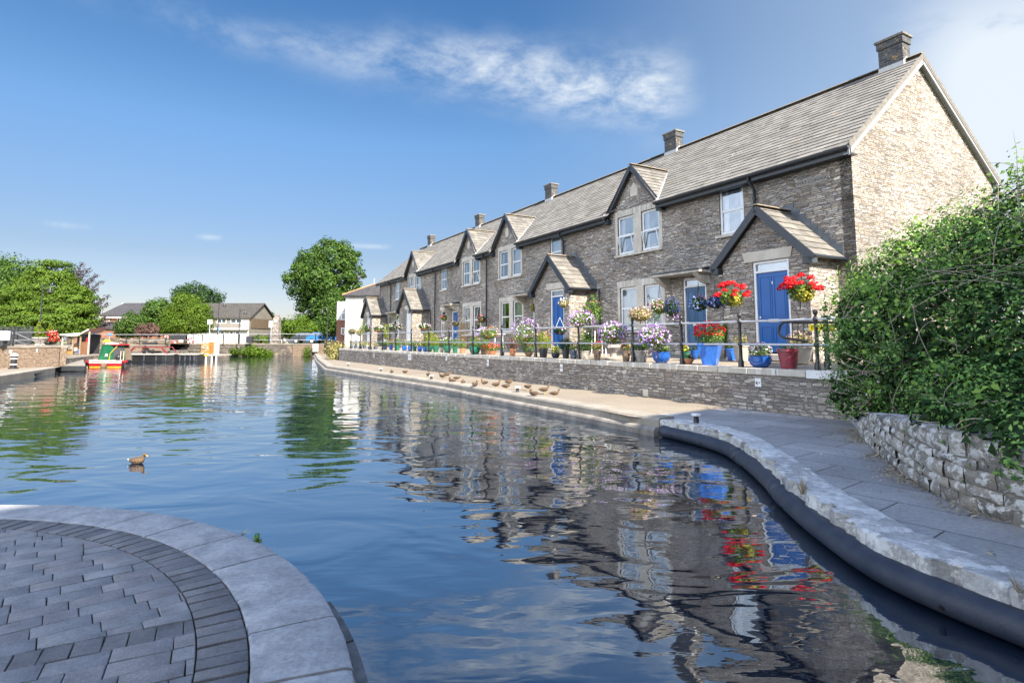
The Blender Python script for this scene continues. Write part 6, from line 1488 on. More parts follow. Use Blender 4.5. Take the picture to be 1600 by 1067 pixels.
# ------------------------------------------------------------------ far and left banks
def wallobj(label, a, b, z0, z1, thick, mat, cap=None, name='stone_wall', grp='basin walls'):
    a = np.array(a, float); b = np.array(b, float); d = (b-a)/np.linalg.norm(b-a); nr = np.array([-d[1], d[0]]); nr = nr if nr@a > 0 else -nr
    o = thing(name, label, 'wall', (*((a+b)/2), z0), grp); mb = MB(); mb.slab([(*a, z0), (*b, z0), (*b, z1), (*a, z1)], (*(nr*thick), 0)); mb.build('wall', M[mat], o)
    if cap: mb = MB(); a2 = a-nr*.04; b2 = b-nr*.04; mb.slab([(*a2, z1+.002), (*b2, z1+.002), (*b2, z1+.11), (*a2, z1+.11)], (*(nr*(thick+.08)), 0)); mb.build('coping', M[cap], o)
    return o
def px(x, Yd): return (at(x, 500, Yd)[0], Yd)
wallobj('stained grey stone far basin wall, left of the brick part', px(262, 66.4), px(459, 65.0), -2.2, -.50, .5, 'stone_grey', 'coping_far')
wallobj('brown brick far basin wall beneath the white notice board', px(459.3, 64.99), px(508, 64.6), -2.2, -.50, .5, 'brick_tan', 'coping_far')
wallobj('brown brick wall right of the quay corner, behind the reedy bush', px(508.5, 64.5), px(560, 64.0), -2.0, -.22, .5, 'brick_tan', 'coping_far')
# left bank
sheet('towpath', [(-26.3, 33.5), (-29.6, 40.6), (-31, 46), (-36.2, 51.2), (-37.4, 66.5), (-50, 66.9), (-50, 50), (-34.4, 42.2)], -1.08, M['bank'])
sheet('raised_bank', [px(-10, 56.5), px(268, 61.5), (-37.2, 66.5), (-37.2, 66.95), (-70, 66.95), (-70, 56.5)], -.38, M['bank'])
mb = MB()
for p, q in (((-26.0, 33.4), (-29.6, 40.6)), ((-29.6, 40.6), (-31, 46)), ((-31, 46), (-36.2, 51.2)), ((-36.2, 51.2), (-37.4, 66.6))): mb.slab([(*p, -2.2), (*q, -2.2), (*q, -1.075), (*p, -1.075)], (-.3, 0, 0))
tag(mb.build('towpath_edge', M['stone_low'], base=(-30, 45, -1.8)), kind='structure')
wallobj('long pale rubble wall behind the moored boats', px(138, 58), px(268, 62), -1.1, .24, .4, 'stone_tan', None)
wallobj('low stone wall of the raised path, just above the black boats', px(185, 55.5), px(268, 60), -1.1, -.56, .3, 'brick_tan', 'coping_far')
# raised brick quay at the left edge
wallobj('brown brick retaining wall at the left edge carrying the black railing', (-28.6, 28.2), (-26.2, 33.2), -1.6, -.42, .5, 'brick_tan', 'coping_far')
wallobj('brown brick return wall at the end of the left raised terrace', (-26.2, 33.25), (-34.2, 42.0), -1.6, -.42, .3, 'brick_tan', 'coping_far')
sheet('raised_terrace', [(-28.9, 28.2), (-26.5, 33.3), (-34.4, 42.0), (-46, 52), (-46, 28)], -.32, M['bank'])
sheet('left_quay', [(-19.5, 20.5), (-21.1, 23.4), (-23.9, 29.2), (-25.1, 31.6), (-26.1, 33.3), (-29.5, 27.5), (-30, 20)], QZ, M['quay'])
mb = MB(); kerb_strip(mb, [(-25.1, 31.6), (-23.9, 29.2), (-21.1, 23.4), (-19.3, 20)], .45, -2.2, -1.46, 1.4)
tag(mb.build('left_kerb', M['coping_lit'], base=(-22, 26, -1.5)), kind='structure')
p = on_z(50, 587, -1.62); mb = MB(); mb.slab([on_z(48, 584, -1.62), on_z(75, 579, -1.62), on_z(75, 582, -1.75)*1.0, on_z(48, 588, -1.75)], (0, .3, 0)); tag(mb.build('timber_fender', M['potdark']), 'dark timber fender beam fixed to the left quay edge', 'timber')
# black and white bollards
def bollard(x, yb, Yd, h, label, zb=None):
    p = at(x, yb, Yd); p[2] = zb if zb is not None else p[2]; o = thing('bollard', label, 'bollard', tuple(p), 'black and white iron bollards')
    mb = MB(); mb.lathe([(.22, 0), (.22, .05), (.14, .08), (.13, h*.72), (.17, h*.74), (.17, h*.80), (.12, h*.82)], p, 16); add_auto_smooth(mb.build('post', M['iron'], o), 45)
    mb = MB(); mb.lathe([(.12, h*.82), (.18, h*.84), (.17, h*.92), (.08, h), (.01, h*1.02)], p, 16); add_auto_smooth(mb.build('cap', M['signwhite'], o), 45)
    for f in (.25, .62): mb = MB(); mb.lathe([(.148, h*f), (.155, h*f+.01), (.155, h*f+.05), (.148, h*f+.06)], p, 16); mb.build('band', M['signwhite'], o)
bollard(21, 572, 30.5, .80, 'white capped black bollard on the left quay in front of the brick wall', QZ)
bollard(90, 563, 34.2, .70, 'white capped black bollard at the corner of the brick wall by the jetty', -1.42)
# railing on the left raised terrace
lr = thing('black_railing', 'silver barred railing with paired black posts at the left edge', 'railing', (*px(10, 32), -.32))
for x, Yd in ((-6, 30.5), (10, 32.5), (14.5, 32.6), (20, 31.5), (73, 38.5), (76.5, 38.6)):
    p = at(x, 540, Yd); mb = MB(); p[2] = -.31; mb.lathe([(.06, 0), (.06, .08), (.04, .1), (.04, .80), (.06, .84), (.06, .92), (.02, .98)], p, 10); mb.build('post', M['iron'], lr)
mb = MB()
for y in (519.5, 531.5): mb.tube([at(-20, y, 31), at(12, y, 32.5), at(75, y-.3, 38.5)], .028, 6)
mb.build('rail', M['galv'], lr)
mb = MB()
for y in (521, 532): mb.tube([at(20, y, 31.5), at(26, y+.5, 31.8), at(72 if y < 525 else 49, 541, 34)], .028, 6)
mb.build('stair_rail', M['galv'], lr)
p = at(62, 543, 37.5); pp = thing('stone_planter', 'large pale stone planter holding the golden conifer on the left terrace', 'planter', (p[0], p[1], -.32))
mb = MB(); mb.lathe([(.28, 0), (.26, .05), (.22, .1), (.30, .22), (.40, .42), (.44, .45), (.44, .52), (.38, .52), (.36, .46)], (p[0], p[1], -.32), 20); add_auto_smooth(mb.build('bowl', M['potbeige'], pp), 45)
def LBp(x, y, Yd, rx, rz): c = at(x, y, Yd); return c, (rx, rx, rz)
for x, y, lab, fm in ((81, 522, 'red and peach hanging flowers at the right end of the left railing', 'f_red'), (85, 531, 'lower red and white flower baskets under the railing end', 'f_red')):
    c, r = LBp(x, y, 38, .28, .22); o = thing('flower_basket', lab, 'hanging basket', tuple(c-np.array([0, 0, .25])), 'hanging baskets of flowers'); leaf_blob('foliage', o, c, r, 260, .07, M['l_mid'], x); flowers('blossom', o, c, r, 110, .06, M[fm], x+1); flowers('pale_blossom', o, c+np.array([.1, 0, .05]), r, 30, .06, M['f_peach'], x+2)
    mb = MB(); mb.lathe([(.08, -.26), (.2, -.1), (.2, -.05)], c, 12); mb.build('basket', M['potdark'], o)
# black slatted enclosure and grey cabinet
a = at(0, 541, 43); b = at(49, 541, 43)
o = thing('slatted_enclosure', 'black slatted timber enclosure under the layered tree at the left edge', 'enclosure', (a[0], 43, -.32)); mb = MB(); x0, x1 = a[0]-1, b[0]; zt = at(0, 512.5, 43)[2]
for k in range(7): z = -.3+k*(zt+.3)/7; mb.box(x0, x1, 43, 43.04, z, z+(zt+.3)/7-.03)
mb.build('slats', M['potdark'], o); mb = MB()
for k in range(4): xx = x0+(x1-x0)*k/3; mb.box(xx-.05, xx+.05, 42.93, 42.997, -.32, zt+.05)
mb.box(x0-.05, x1+.05, 42.95, 43.1, zt+.052, zt+.12); mb.build('frame', M['iron'], o)
a = at(-12, 541, 30.5); b = at(7, 517, 30.5); o = thing('cabinet', 'pale grey metal cabinet cut by the left edge', 'cabinet', (a[0], 30.5, -.32)); mb = MB(); mb.bbox(a[0], b[0], 30.5, 30.9, b[2]-.02-.5, b[2], .02); mb.build('body', plain('grey_cabinet', (.45, .46, .47), .5, .1, 3), o)
mb = MB(); mb.bbox(a[0]+.1, b[0]-.1, 30.55, 30.85, -.32, b[2]-.53, .01); mb.build('plinth', M['potdark'], o)
def sign_on(x, y, Yd, w_, h_, label, mat='signwhite', d=.03, poles=False, txt=None, tm='black'):
    c = at(x, y, Yd); o = thing('notice', label, 'sign', (c[0], c[1], c[2]-h_/2), 'notices round the basin'); mb = MB(); mb.bbox(c[0]-w_/2, c[0]+w_/2, Yd-d, Yd, c[2]-h_/2, c[2]+h_/2, .006); mb.build('board', M[mat], o)
    mb = MB()
    for k in range(3 if h_ > .25 else 1): zz = c[2]+h_*(.22-.22*k); mb.box(c[0]-w_*.33, c[0]+w_*(.33-.1*k), Yd-d-.004, Yd-d-.001, zz-h_*.035, zz+h_*.035)
    if 'blank' not in label and 'banner' not in label: mb.build('marking', M[tm], o)
    if poles:
        mb = MB(); mb.box(c[0]-.04, c[0]+.04, Yd+.002, Yd+.06, -.5, c[2]+h_/2); mb.build('pole', M['galv'], o)
M['signblue'] = plain('blue_sign', (.05, .22, .55), .5, .05)
sign_on(17, 549, 30.6, .13, .18, 'small white notice on the brick wall beside the bollard')
sign_on(56, 547.5, 32.2, .20, .20, 'square white notice in the middle of the left brick wall')
sign_on(148.5, 522.5, 57, .42, .22, 'left blue parking style notice above the rubble wall', 'signblue', poles=True, tm='signwhite')
sign_on(171, 522.5, 57, .42, .22, 'right blue notice above the rubble wall', 'signblue', poles=True, tm='signwhite')
sign_on(300, 527, 60, .85, .5, 'blank white board on the railing right of the flower basket')
sign_on(336, 528, 60, 1.2, .75, 'wide pale grey banner on the far railing in front of the grey house', 'potbeige')
sign_on(493, 543.5, 64.3, .60, .85, 'tall white notice board hung on the brown brick wall by the quay corner')
sign_on(424, 506.5, 66, .55, .75, 'white board behind the stone pillar', poles=True)
sign_on(341, 514, 63, .28, .42, 'blue and white road sign in front of the grey house', 'signblue', poles=True, tm='signwhite')
sign_on(328, 503, 62, .5, .5, 'pale square sign in front of the grey house window', poles=True)
# street lamps
def lamp(x, ytop, Yd, label, ybase=None, arm=1):
    b = gb(x, Yd, -.4); zt = at(x, ytop, Yd)[2]; b[0] = at(x, (ytop+530)/2, Yd)[0]; o = thing('street_lamp', label, 'street lamp', tuple(b), 'black street lamps')
    mb = MB(); mb.tube([b, (b[0], b[1], b[2]+1.1), (b[0], b[1], b[2]+1.15), (b[0], b[1], zt)], [.09, .085, .05, .035], 10); mb.build('post', M['iron'], o)
    mb = MB(); mb.tube([(b[0], b[1], zt-.35), (b[0]+arm*.25, b[1], zt-.12), (b[0]+arm*.55, b[1], zt-.16), (b[0]+arm*.6, b[1], zt-.3)], .022, 6); mb.build('arm', M['iron'], o)
    mb = MB(); mb.lathe([(.05, .0), (.08, -.1), (.22, -.32), (.21, -.34), (.12, -.36)], (b[0]+arm*.6, b[1], zt-.28), 14); add_auto_smooth(mb.build('lantern', M['iron'], o), 45)
lamp(64, 445, 45, 'tall black lamp post in front of the layered green tree')
lamp(341, 470, 62, 'black lamp post left of the grey house windows')
lamp(374, 482, 64, 'black lamp post in front of the white gable end of the grey house')
lamp(512, 480, 60, 'slim black lamp post before the bushy tree near the warehouse', arm=-1)
# far railing
fr = thing('far_railing', 'silver railing on black posts along the far basin wall', 'railing', (*px(400, 65.3), -.4))
for x in (330, 349, 374, 404, 420, 442, 467, 493, 517, 538):
    p = at(x, 530, 65.6); p[2] = -.42; mb = MB(); mb.tube([p, p+np.array([0, 0, 1.15])], .06, 6); mb.build('post', M['iron'], fr)
for y in (521.8, 531): mb = MB(); mb.tube([at(330, y, 65.6), at(538, y, 65.6)], .028, 6); mb.build('rail', M['galv'], fr)
fr2 = thing('far_railing', 'thin silver railing over the rubble wall behind the boats', 'railing', (*px(230, 60), -.4))
for x in (140, 157, 197, 218, 259, 272, 288, 302, 316):
    p = at(x, 533, 59.5); p[2] = -.4; mb = MB(); mb.tube([p, p+np.array([0, 0, 1.0])], .045, 6); mb.build('post', M['iron'], fr2)
mb = MB(); mb.tube([at(138, 522.8, 59.5), at(330, 522.6, 59.5)], .028, 6); mb.tube([at(138, 531, 59.5), at(330, 532, 59.5)], .022, 6); mb.build('rail', M['galv'], fr2)
for x, y, lab in ((260, 527, 'mixed bright flower basket on a post above the stone wall'), (272, 535, 'small purple flower basket near the black boats'), (166, 535, 'yellow flowers on the roof of the green boat')):
    if 'yellow' in lab: continue
    c, r = LBp(x, y, 59, .22, .2); o = thing('flower_basket', lab, 'hanging basket', tuple(c-np.array([0, 0, .2])), 'hanging baskets of flowers'); leaf_blob('foliage', o, c, r, 160, .08, M['l_mid'], x); flowers('blossom', o, c, r, 80, .08, M['f_mixed'], x+1)
# stone pillar
c = gb(433, 66.2, -.45); zt = at(433, 492, 66.2)[2]; o = thing('stone_pillar', 'tapering rough grey stone pillar with a round white plaque', 'monument', tuple(c)); mb = MB()
V = []
for hw, z in ((.42, -.45), (.38, .6), (.32, zt-.32), (.22, zt-.3), (.20, zt)): V += [(c[0]+sx*hw, c[1]+sy*hw, z) for sx, sy in ((-1, -1), (1, -1), (1, 1), (-1, 1))]
mb.add(V, [[0, 1, 2, 3], [16, 17, 18, 19]]+[[4*i+k, 4*i+(k+1) % 4, 4*i+4+(k+1) % 4, 4*i+4+k] for i in range(4) for k in range(4)]); mb.build('shaft', M['stone_low'], o)
mb = MB(); mb.lathe([(.14, 0), (.15, .02), (.13, .04)], (0, 0, 0), 14); mb.v = [(c[0]+v[0], c[1]-.34-v[2], zt-.75+v[1]) for v in mb.v]; mb.build('plaque', M['signwhite'], o)

# ------------------------------------------------------------------ far buildings
def gable_block(o, x0, x1, y0, y1, z0, ze, zr, wall, roof, axis='x', ov=.3, th=.15, cut=None):
    """simple pitched block; ridge along axis"""
    mb = MB(); mb.box(x0, x1, y0, y1, z0, ze)
    if axis == 'x':
        ym = (y0+y1)/2
        for x in (x0, x1): mb.add([(x, y0, ze+.002), (x, y1, ze+.002), (x, ym, zr-.05)], [[0, 1, 2]])
        mb.build('wall', M[wall], o); mb = MB(); sl_ = (zr-ze)/(ym-y0)
        mb.slab([(x0-ov, y0-ov, ze-ov*sl_+.05), (x1+ov, y0-ov, ze-ov*sl_+.05), (x1+ov, ym, zr+.05), (x0-ov, ym, zr+.05)], (0, 0, th)); mb.slab([(x0-ov, ym+.002, zr+.05), (x1+ov, ym+.002, zr+.05), (x1+ov, y1+ov, ze-ov*sl_+.05), (x0-ov, y1+ov, ze-ov*sl_+.05)], (0, 0, th))
    else:
        xm = (x0+x1)/2
        for y in (y0, y1): mb.add([(x0, y, ze+.002), (x1, y, ze+.002), (xm, y, zr-.05)], [[0, 1, 2]])
        mb.build('wall', M[wall], o); mb = MB(); sl_ = (zr-ze)/(xm-x0)
        mb.slab([(x0-ov, y0-ov, ze-ov*sl_+.05), (x0-ov, y1+ov, ze-ov*sl_+.05), (xm, y1+ov, zr+.05), (xm, y0-ov, zr+.05)], (0, 0, th)); mb.slab([(xm+.002, y0-ov, zr+.05), (xm+.002, y1+ov, zr+.05), (x1+ov, y1+ov, ze-ov*sl_+.05), (x1+ov, y0-ov, ze-ov*sl_+.05)], (0, 0, th))
    return mb.build('roof', M[roof], o)
def win(o, x0, x1, z0, z1, y, n=2, name='window'):
    mb = MB(); f = .07; mb.box(x0, x1, y-.05, y-.002, z0, z0+f); mb.box(x0, x1, y-.05, y-.002, z1-f, z1)
    for k in range(n+1): xx = x0+(x1-x0-f)*k/n; mb.box(xx, xx+f, y-.048, y-.003, z0+f, z1-f)
    w_ = mb.build(name, M['white'], o); mb = MB(); mb.quad((x0+f, y-.02, z0+f), (x1-f, y-.02, z0+f), (x1-f, y-.02, z1-f), (x0+f, y-.02, z1-f)); mb.build('pane', M['farglass'], w_)
M['farglass'] = plain('far_window_glass', (.06, .075, .09), .08, .2, 1, spec=.9)
M['grey_render'] = plain('grey_rendered_wall', (.17, .155, .135), .9, .15, 1.5, .01, 30); M['white_render'] = plain('white_rendered_wall', (.42, .41, .395), .85, .08, 1.5)
M['vertgable'] = plain('brown_timber_boarding', (.11, .08, .052), .8, .2, 4); M['grey_tile'] = brickmat('grey_concrete_tiles', .33, .30, (.05, .047, .042), (.07, .065, .058), (.03, .028, .026), bump=.02, msize=.012)
# grey and white house
Yd = 76; A = at(318, 473, Yd); Bp = at(392, 473, Yd); ze = at(350, 497, Yd)[2]; x0, x1 = A[0], Bp[0]
gh = thing('grey_house', 'two storey grey and white house with a long tiled roof beyond the basin', 'house', (x0, Yd, G), 'houses round the basin')
gable_block(gh, x0-2, x1-.1, Yd, Yd+8, G, ze, A[2], 'grey_render', 'grey_tile', ov=.25)
mb = MB(); zb = at(350, 512.5, Yd)[2]; mb.box(x0-2, x1-.1, Yd-.5, Yd-.02, zb-.25, zb); mb.build('balcony_band', M['white_render'], gh)
mb = MB(); mb.box(x0-2, x1-.12, Yd-.03, Yd-.004, G, zb-.26); mb.box(x1-1.1, x1-.1, Yd-.04, Yd-.006, zb+.01, ze); mb.build('white_panel', M['white_render'], gh)
mb = MB(); mb.box(x1-.098, x1-.02, Yd+.4, Yd+7.6, zb, ze); mb.build('gable_boarding', M['vertgable'], gh)
for a_, b_ in ((324.5, 333), (339.5, 354), (360.5, 378)):
    win(gh, at(a_, 500, Yd)[0], at(b_, 500, Yd)[0], at(350, 505.5, Yd)[2], at(350, 497.5, Yd)[2]-.05, Yd, 2)
for a_, b_ in ((326, 331), (346, 352), (360, 366), (369, 376)): win(gh, at(a_, 500, Yd)[0], at(b_, 500, Yd)[0], at(350, 523, Yd)[2], at(350, 517.5, Yd)[2], Yd-.04, 1)
# brick house
Yd = 80; A = at(168, 472.5, Yd); Bp = at(262, 473, Yd); ze = at(200, 493, Yd)[2]
bh = thing('brick_house', 'red brick house with dark slate roof and white verge, left of the bright tree', 'house', (A[0], Yd, G), 'houses round the basin')
x0, x1 = at(163, 480, Yd)[0], at(270, 480, Yd)[0]; gable_block(bh, x0, x1, Yd, Yd+9, G, ze, A[2], 'brick', 'slate2', ov=.35)
mb = MB(); mb.beam((x0-.37, Yd-.35, ze-.30), (x0-.37, Yd+4.5, A[2]+.05), (.04, 0, 0), (0, 0, .16)); mb.box(x0-.3, x1, Yd-.38, Yd-.33, ze-.34, ze-.18); mb.build('verge_board', M['white'], bh)
for a_, b_ in ((167, 171), (183, 188)): win(bh, at(a_, 500, Yd)[0], at(b_, 500, Yd)[0], at(170, 507, Yd)[2], at(170, 496.5, Yd)[2], Yd, 1)
# low brick outbuilding
Yd = 70; x0, x1 = at(150, 510, Yd)[0], at(181, 510, Yd)[0]; ob = thing('brick_outbuilding', 'low pale brick outbuilding with a shallow slate roof beside the copper tree', 'building', (x0, Yd, G), 'houses round the basin')
gable_block(ob, x0-2.5, x1, Yd, Yd+5, G, at(160, 514.5, Yd)[2], at(160, 504, Yd)[2], 'brick', 'slate2', ov=.2)
# low white buildings in the distance
for (xa, xb, yr, ye, Yd, lab) in ((402, 426, 515, 519, 88, 'low white building with dark windows left of the stone pillar'), (436, 452, 515, 520, 88, 'small pale lodge right of the stone pillar')):
    x0, x1 = at(xa, 520, Yd)[0], at(xb, 520, Yd)[0]; wb = thing('white_building', lab, 'building', (x0, Yd, G), 'houses round the basin'); gable_block(wb, x0, x1, Yd, Yd+5, G, at(410, ye, Yd)[2], at(410, yr, Yd)[2], 'white_render', 'lead', ov=.2)
    for k in range(3 if xb-xa > 20 else 2): a_ = x0+.3+k*(x1-x0)/3.2; win(wb, a_, a_+.55, at(410, 524, Yd)[2], at(410, 520.5, Yd)[2], Yd, 1)
wallobj('long low white garden wall beyond the parked cars', px(455, 92), px(500, 92), G, at(460, 526, 92)[2], .3, 'white_render', None, 'garden_wall')
# white warehouse
Yd = 57; ze = at(560, 461, Yd)[2]; zr = at(568, 440, Yd)[2]; x0 = at(540, 480, Yd)[0]; x1 = x0+6.2; xm = at(575, 440, Yd)[0]
wh = thing('white_warehouse', 'whitewashed warehouse with an arched opening and hipped slate roof at the end of the terrace', 'building', (x0, Yd, -.6), 'houses round the basin')
ops = []; aw0, aw1 = at(566, 480, Yd)[0], at(589, 480, Yd)[0]; az0 = at(575, 545, Yd)[2]; az1 = at(575, 470, Yd)[2]; ar = (aw1-aw0)/2
mb = MB(); mb.box(x0, aw0, Yd, Yd+.35, -1.5, ze); mb.box(aw1, x1, Yd, Yd+.35, -1.5, ze); mb.slab([(aw0, Yd, az1+.0), (aw0+ar*.25, Yd, az1+.22), (aw0+ar*.6, Yd, az1+.36), (aw0+ar, Yd, az1+.40), (aw1-ar*.6, Yd, az1+.36), (aw1-ar*.25, Yd, az1+.22), (aw1, Yd, az1), (aw1, Yd, ze), (aw0, Yd, ze)], (0, .35, 0)); mb.box(x0, x0+.3, Yd+.352, Yd+7, -1.5, ze); mb.box(x1-.3, x1, Yd+.352, Yd+7, -1.5, ze)
mb.build('wall', M['white_wall'], wh)
mb = MB(); mb.box(aw0-.05, aw1+.05, Yd+.30, Yd+.34, -1.5, az1+.45); mb.build('recess', plain('brown_recess', (.20, .17, .14), .8, .3, 2), wh)
mb = MB()
for k in range(5): z = az1+.05-k*.42; mb.box(aw0+.1, aw0+.6, Yd+.24, Yd+.298, z-.30, z)
mb.build('louvre', M['potbeige'], wh)
mb = MB(); e = .3; ax = (x0+x1)/2; A_ = [(x0-e, Yd-e, ze), (x1+e, Yd-e, ze), (x1+e, Yd+7+e, ze), (x0-e, Yd+7+e, ze)]; T = [(xm, Yd+2.6, zr), (xm+.3, Yd+4.4, zr)]
mb.add(A_+T+[(p[0], p[1], p[2]-.12) for p in A_], [[0, 1, 4], [1, 2, 5, 4], [2, 3, 5], [3, 0, 4, 5], [6, 7, 1, 0], [7, 8, 2, 1], [8, 9, 3, 2], [9, 6, 0, 3], [6, 9, 8, 7]]); rf = mb.build('roof', M['slate2'], wh)
mb = MB(); 
for p in (A_[0], A_[1], A_[3]): mb.tube([p, T[0] if p is not A_[3] else T[1]], .075, 6)
mb.build('ridge_tiles', plain('orange_ridge_tile', (.45, .20, .09), .8, .3, 3), rf)
mb = MB(); c = T[0]; mb.tube([c, (c[0], c[1], c[2]+.6)], .04, 6); mb.build('vent_pipe', M['lead'], rf)
mb = MB(); mb.box(at(576, 440, Yd)[0]+8, at(576, 440, Yd)[0]+8.1, 60, 60.1, -1, -.9)
ab = thing('grey_annexe', 'narrow grey and brick annexe between the bushy tree and the white warehouse', 'building', (*px(533, 60), -.6), 'houses round the basin')
x0b, x1b = at(526, 500, 60)[0], at(540.5, 500, 60)[0]
mb = MB(); mb.box(x0b, x1b, 60, 64, at(530, 500, 60)[2], at(530, 471, 60)[2]); mb.build('upper_wall', M['lead'], ab)
mb = MB(); mb.box(x0b, x1b, 60.02, 64, -1.2, at(530, 500, 60)[2]-.003); mb.build('wall', M['brick'], ab)
win(ab, at(533.5, 500, 60)[0], at(540, 500, 60)[0], at(530, 500, 60)[2], at(530, 489, 60)[2], 60, 1); win(ab, at(533.5, 500, 60)[0], at(540, 500, 60)[0], at(530, 522, 60)[2], at(530, 512, 60)[2], 60.02, 1)

# ------------------------------------------------------------------ cars
def car(x, Yd, rz, paint, label):
    p = gb(x, Yd, G); o = thing('parked_car', label, 'car', tuple(p), 'cars parked beyond the far railing'); c_, s_ = math.cos(rz), math.sin(rz)
    def T(mb): mb.v = [(v[0]*c_-v[1]*s_+p[0], v[0]*s_+v[1]*c_+p[1], v[2]+p[2]) for v in mb.v]; return mb
    mb = MB(); prof = [(-1.95, .35), (-1.98, .75), (-1.75, .95), (-1.2, 1.0), (-.7, 1.02), (.9, 1.0), (1.5, .95), (1.95, .80), (2.0, .4)]
    mb.slab([(a, -.85, b) for a, b in prof], (0, 1.7, 0)); mb.slab([(-1.55, -.74, .98), (-1.1, -.70, 1.42), (.3, -.70, 1.45), (1.0, -.74, 1.0)], (0, 1.45, 0)); body = T(mb).build('body', paint, o); add_auto_smooth(body, 25)
    mb = MB()
    for sg in (-.753, .735): mb.slab([(-1.38, sg, 1.03), (-1.05, sg*.97, 1.36), (-.2, sg*.97, 1.38), (-.2, sg, 1.03)], (0, .018, 0)); mb.slab([(-.12, sg, 1.03), (-.12, sg*.97, 1.38), (.28, sg*.97, 1.38), (.82, sg, 1.03)], (0, .018, 0))
    T(mb).build('side_windows', M['farglass'], o)
    for wx in (-1.25, 1.25):
        for wy in (-.86, .70):
            mb = MB(); mb.lathe([(.32, 0), (.33, .03), (.33, .14), (.30, .17)], (0, 0, 0), 18); mb.v = [(wx+v[0], wy+v[2], .33+v[1]) for v in mb.v]; w_ = T(mb).build('wheel', M['black'], o)
            mb = MB(); mb.lathe([(.19, 0), (.19, .012)], (0, 0, 0), 14); mb.v = [(wx+v[0], (wy-.014 if wy < 0 else wy+.175)+v[2], .33+v[1]) for v in mb.v]; T(mb).build('rim', M['brass'], w_)
    for wy in (-.7, .45): mb = MB(); mb.bbox(-2.0, -1.96, wy, wy+.22, .62, .78, .01); T(mb).build('tail_light', M['potred'], o)
car(506, 74, .12, plain('blue_car_paint', (.01, .12, .42), .25, .1, 1, spec=.6), 'bright blue parked car beside the dark shrub beyond the far railing')
car(482, 76, .0, plain('dark_car_paint', (.03, .035, .045), .3, .1, 1, spec=.6), 'dark grey parked car left of the blue one, beyond the far railing')

# ------------------------------------------------------------------ boats
M['boatgreen'] = plain('boat_green', (.006, .085, .04), .35, .15, 2); M['boatred'] = plain('boat_red', (.26, .008, .014), .5, .25, 2); M['boatyellow'] = plain('boat_yellow', (.34, .24, .02), .5, .25, 2); M['hull'] = plain('black_hull', (.02, .02, .022), .4, .4, 2); M['deckcream'] = plain('cream_deck', (.40, .37, .31), .6, .15, 3); M['maroon'] = plain('maroon_frame_cover', (.13, .012, .022), .7, .15, 3); M['canvas'] = plain('off_white_canvas', (.50, .48, .43), .8, .12, 2); M['tonneau'] = plain('brown_canvas', (.16, .12, .09), .9, .2, 3)
Yd = 38.5; a = at(137, 573, Yd)[0]; b = at(192, 573, Yd)[0]; xc = (a+b)/2; hw = (b-a)/2; wl_ = WZ
nb = thing('narrowboat', 'green narrowboat with open doors and a red, white and yellow stern, moored beside the jetty', 'boat', (xc, Yd, wl_))
def hull_band(z0, z1, g, mat, name):
    mb = MB(); V = []; ys = [(0, .93), (.5, 1), (6, 1), (8.5, .6), (9.5, .08)]
    L_ = [(xc-hw*w_*g+.0-(y*.74), Yd+y) for y, w_ in ys]; R_ = [(xc+hw*w_*g-(y*.74), Yd+y) for y, w_ in ys]; P = L_+R_[::-1]; n = len(P)
    mb.add([(*p, z0) for p in P]+[(*p, z1) for p in P], [list(range(n)), list(range(n, 2*n))]+[[k, (k+1) % n, (k+1) % n+n, k+n] for k in range(n)]); return mb.build(name, M[mat], nb)
hull_band(wl_-.2, wl_+.07, .97, 'boatyellow', 'lower_band'); hull_band(wl_+.072, wl_+.27, 1.0, 'boatred', 'middle_band'); hull_band(wl_+.272, wl_+.45, 1.03, 'canvas', 'top_band')
mb = MB(); mb.bbox(xc-.45*hw-.08, xc-.45*hw+.0, 0, 0, 0, 0) if False else None
z0 = wl_+.455
mb = MB(); ft = .0
mb.slab([(xc-hw*.85, Yd+1.2, z0), (xc+hw*.80, Yd+1.2, z0), (xc+hw*.66, Yd+1.2, z0+1.0), (xc-hw*.70, Yd+1.2, z0+1.0)], (-4.45, 6, 0)); mb.build('cabin', M['tonneau'], nb)
mb = MB(); mb.slab([(xc-hw*.78, Yd+1.0, z0+1.01), (xc+hw*.74, Yd+1.0, z0+1.01), (xc+hw*.72, Yd+1.0, z0+1.07), (xc-hw*.74, Yd+1.0, z0+1.07)], (-4.6, 6.3, 0)); mb.build('roof', M['boatred'], nb)
mb = MB(); mb.slab([(xc-hw*.75, Yd+1.1, z0+1.075), (xc+.1, Yd+1.1, z0+1.075), (xc+.0, Yd+1.1, z0+1.18), (xc-hw*.35, Yd+1.1, z0+1.22), (xc-hw*.72, Yd+1.1, z0+1.14)], (-1.2, 1.6, 0)); mb.build('roof_cover', M['canvas'], nb)
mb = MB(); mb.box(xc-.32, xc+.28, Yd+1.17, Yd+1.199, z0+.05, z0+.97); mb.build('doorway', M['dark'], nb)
for sg in (-1, 1):
    mb = MB(); mb.slab([(xc+sg*.34, Yd+1.15, z0+.05), (xc+sg*(hw*.80), Yd+.55, z0+.02), (xc+sg*(hw*.60), Yd+.6, z0+1.05), (xc+sg*.34, Yd+1.15, z0+1.05)], (0, .04, 0)); d_ = mb.build('door', M['boatgreen'], nb)
    mb = MB(); mb.slab([(xc+sg*.52, Yd+.88, z0+.25), (xc+sg*.62, Yd+.78, z0+.25), (xc+sg*.60, Yd+.80, z0+.42), (xc+sg*.52, Yd+.88, z0+.42)], (0, -.02, 0)); mb.build('painted_panel', M['boatyellow'] if sg > 0 else M['signwhite'], d_)
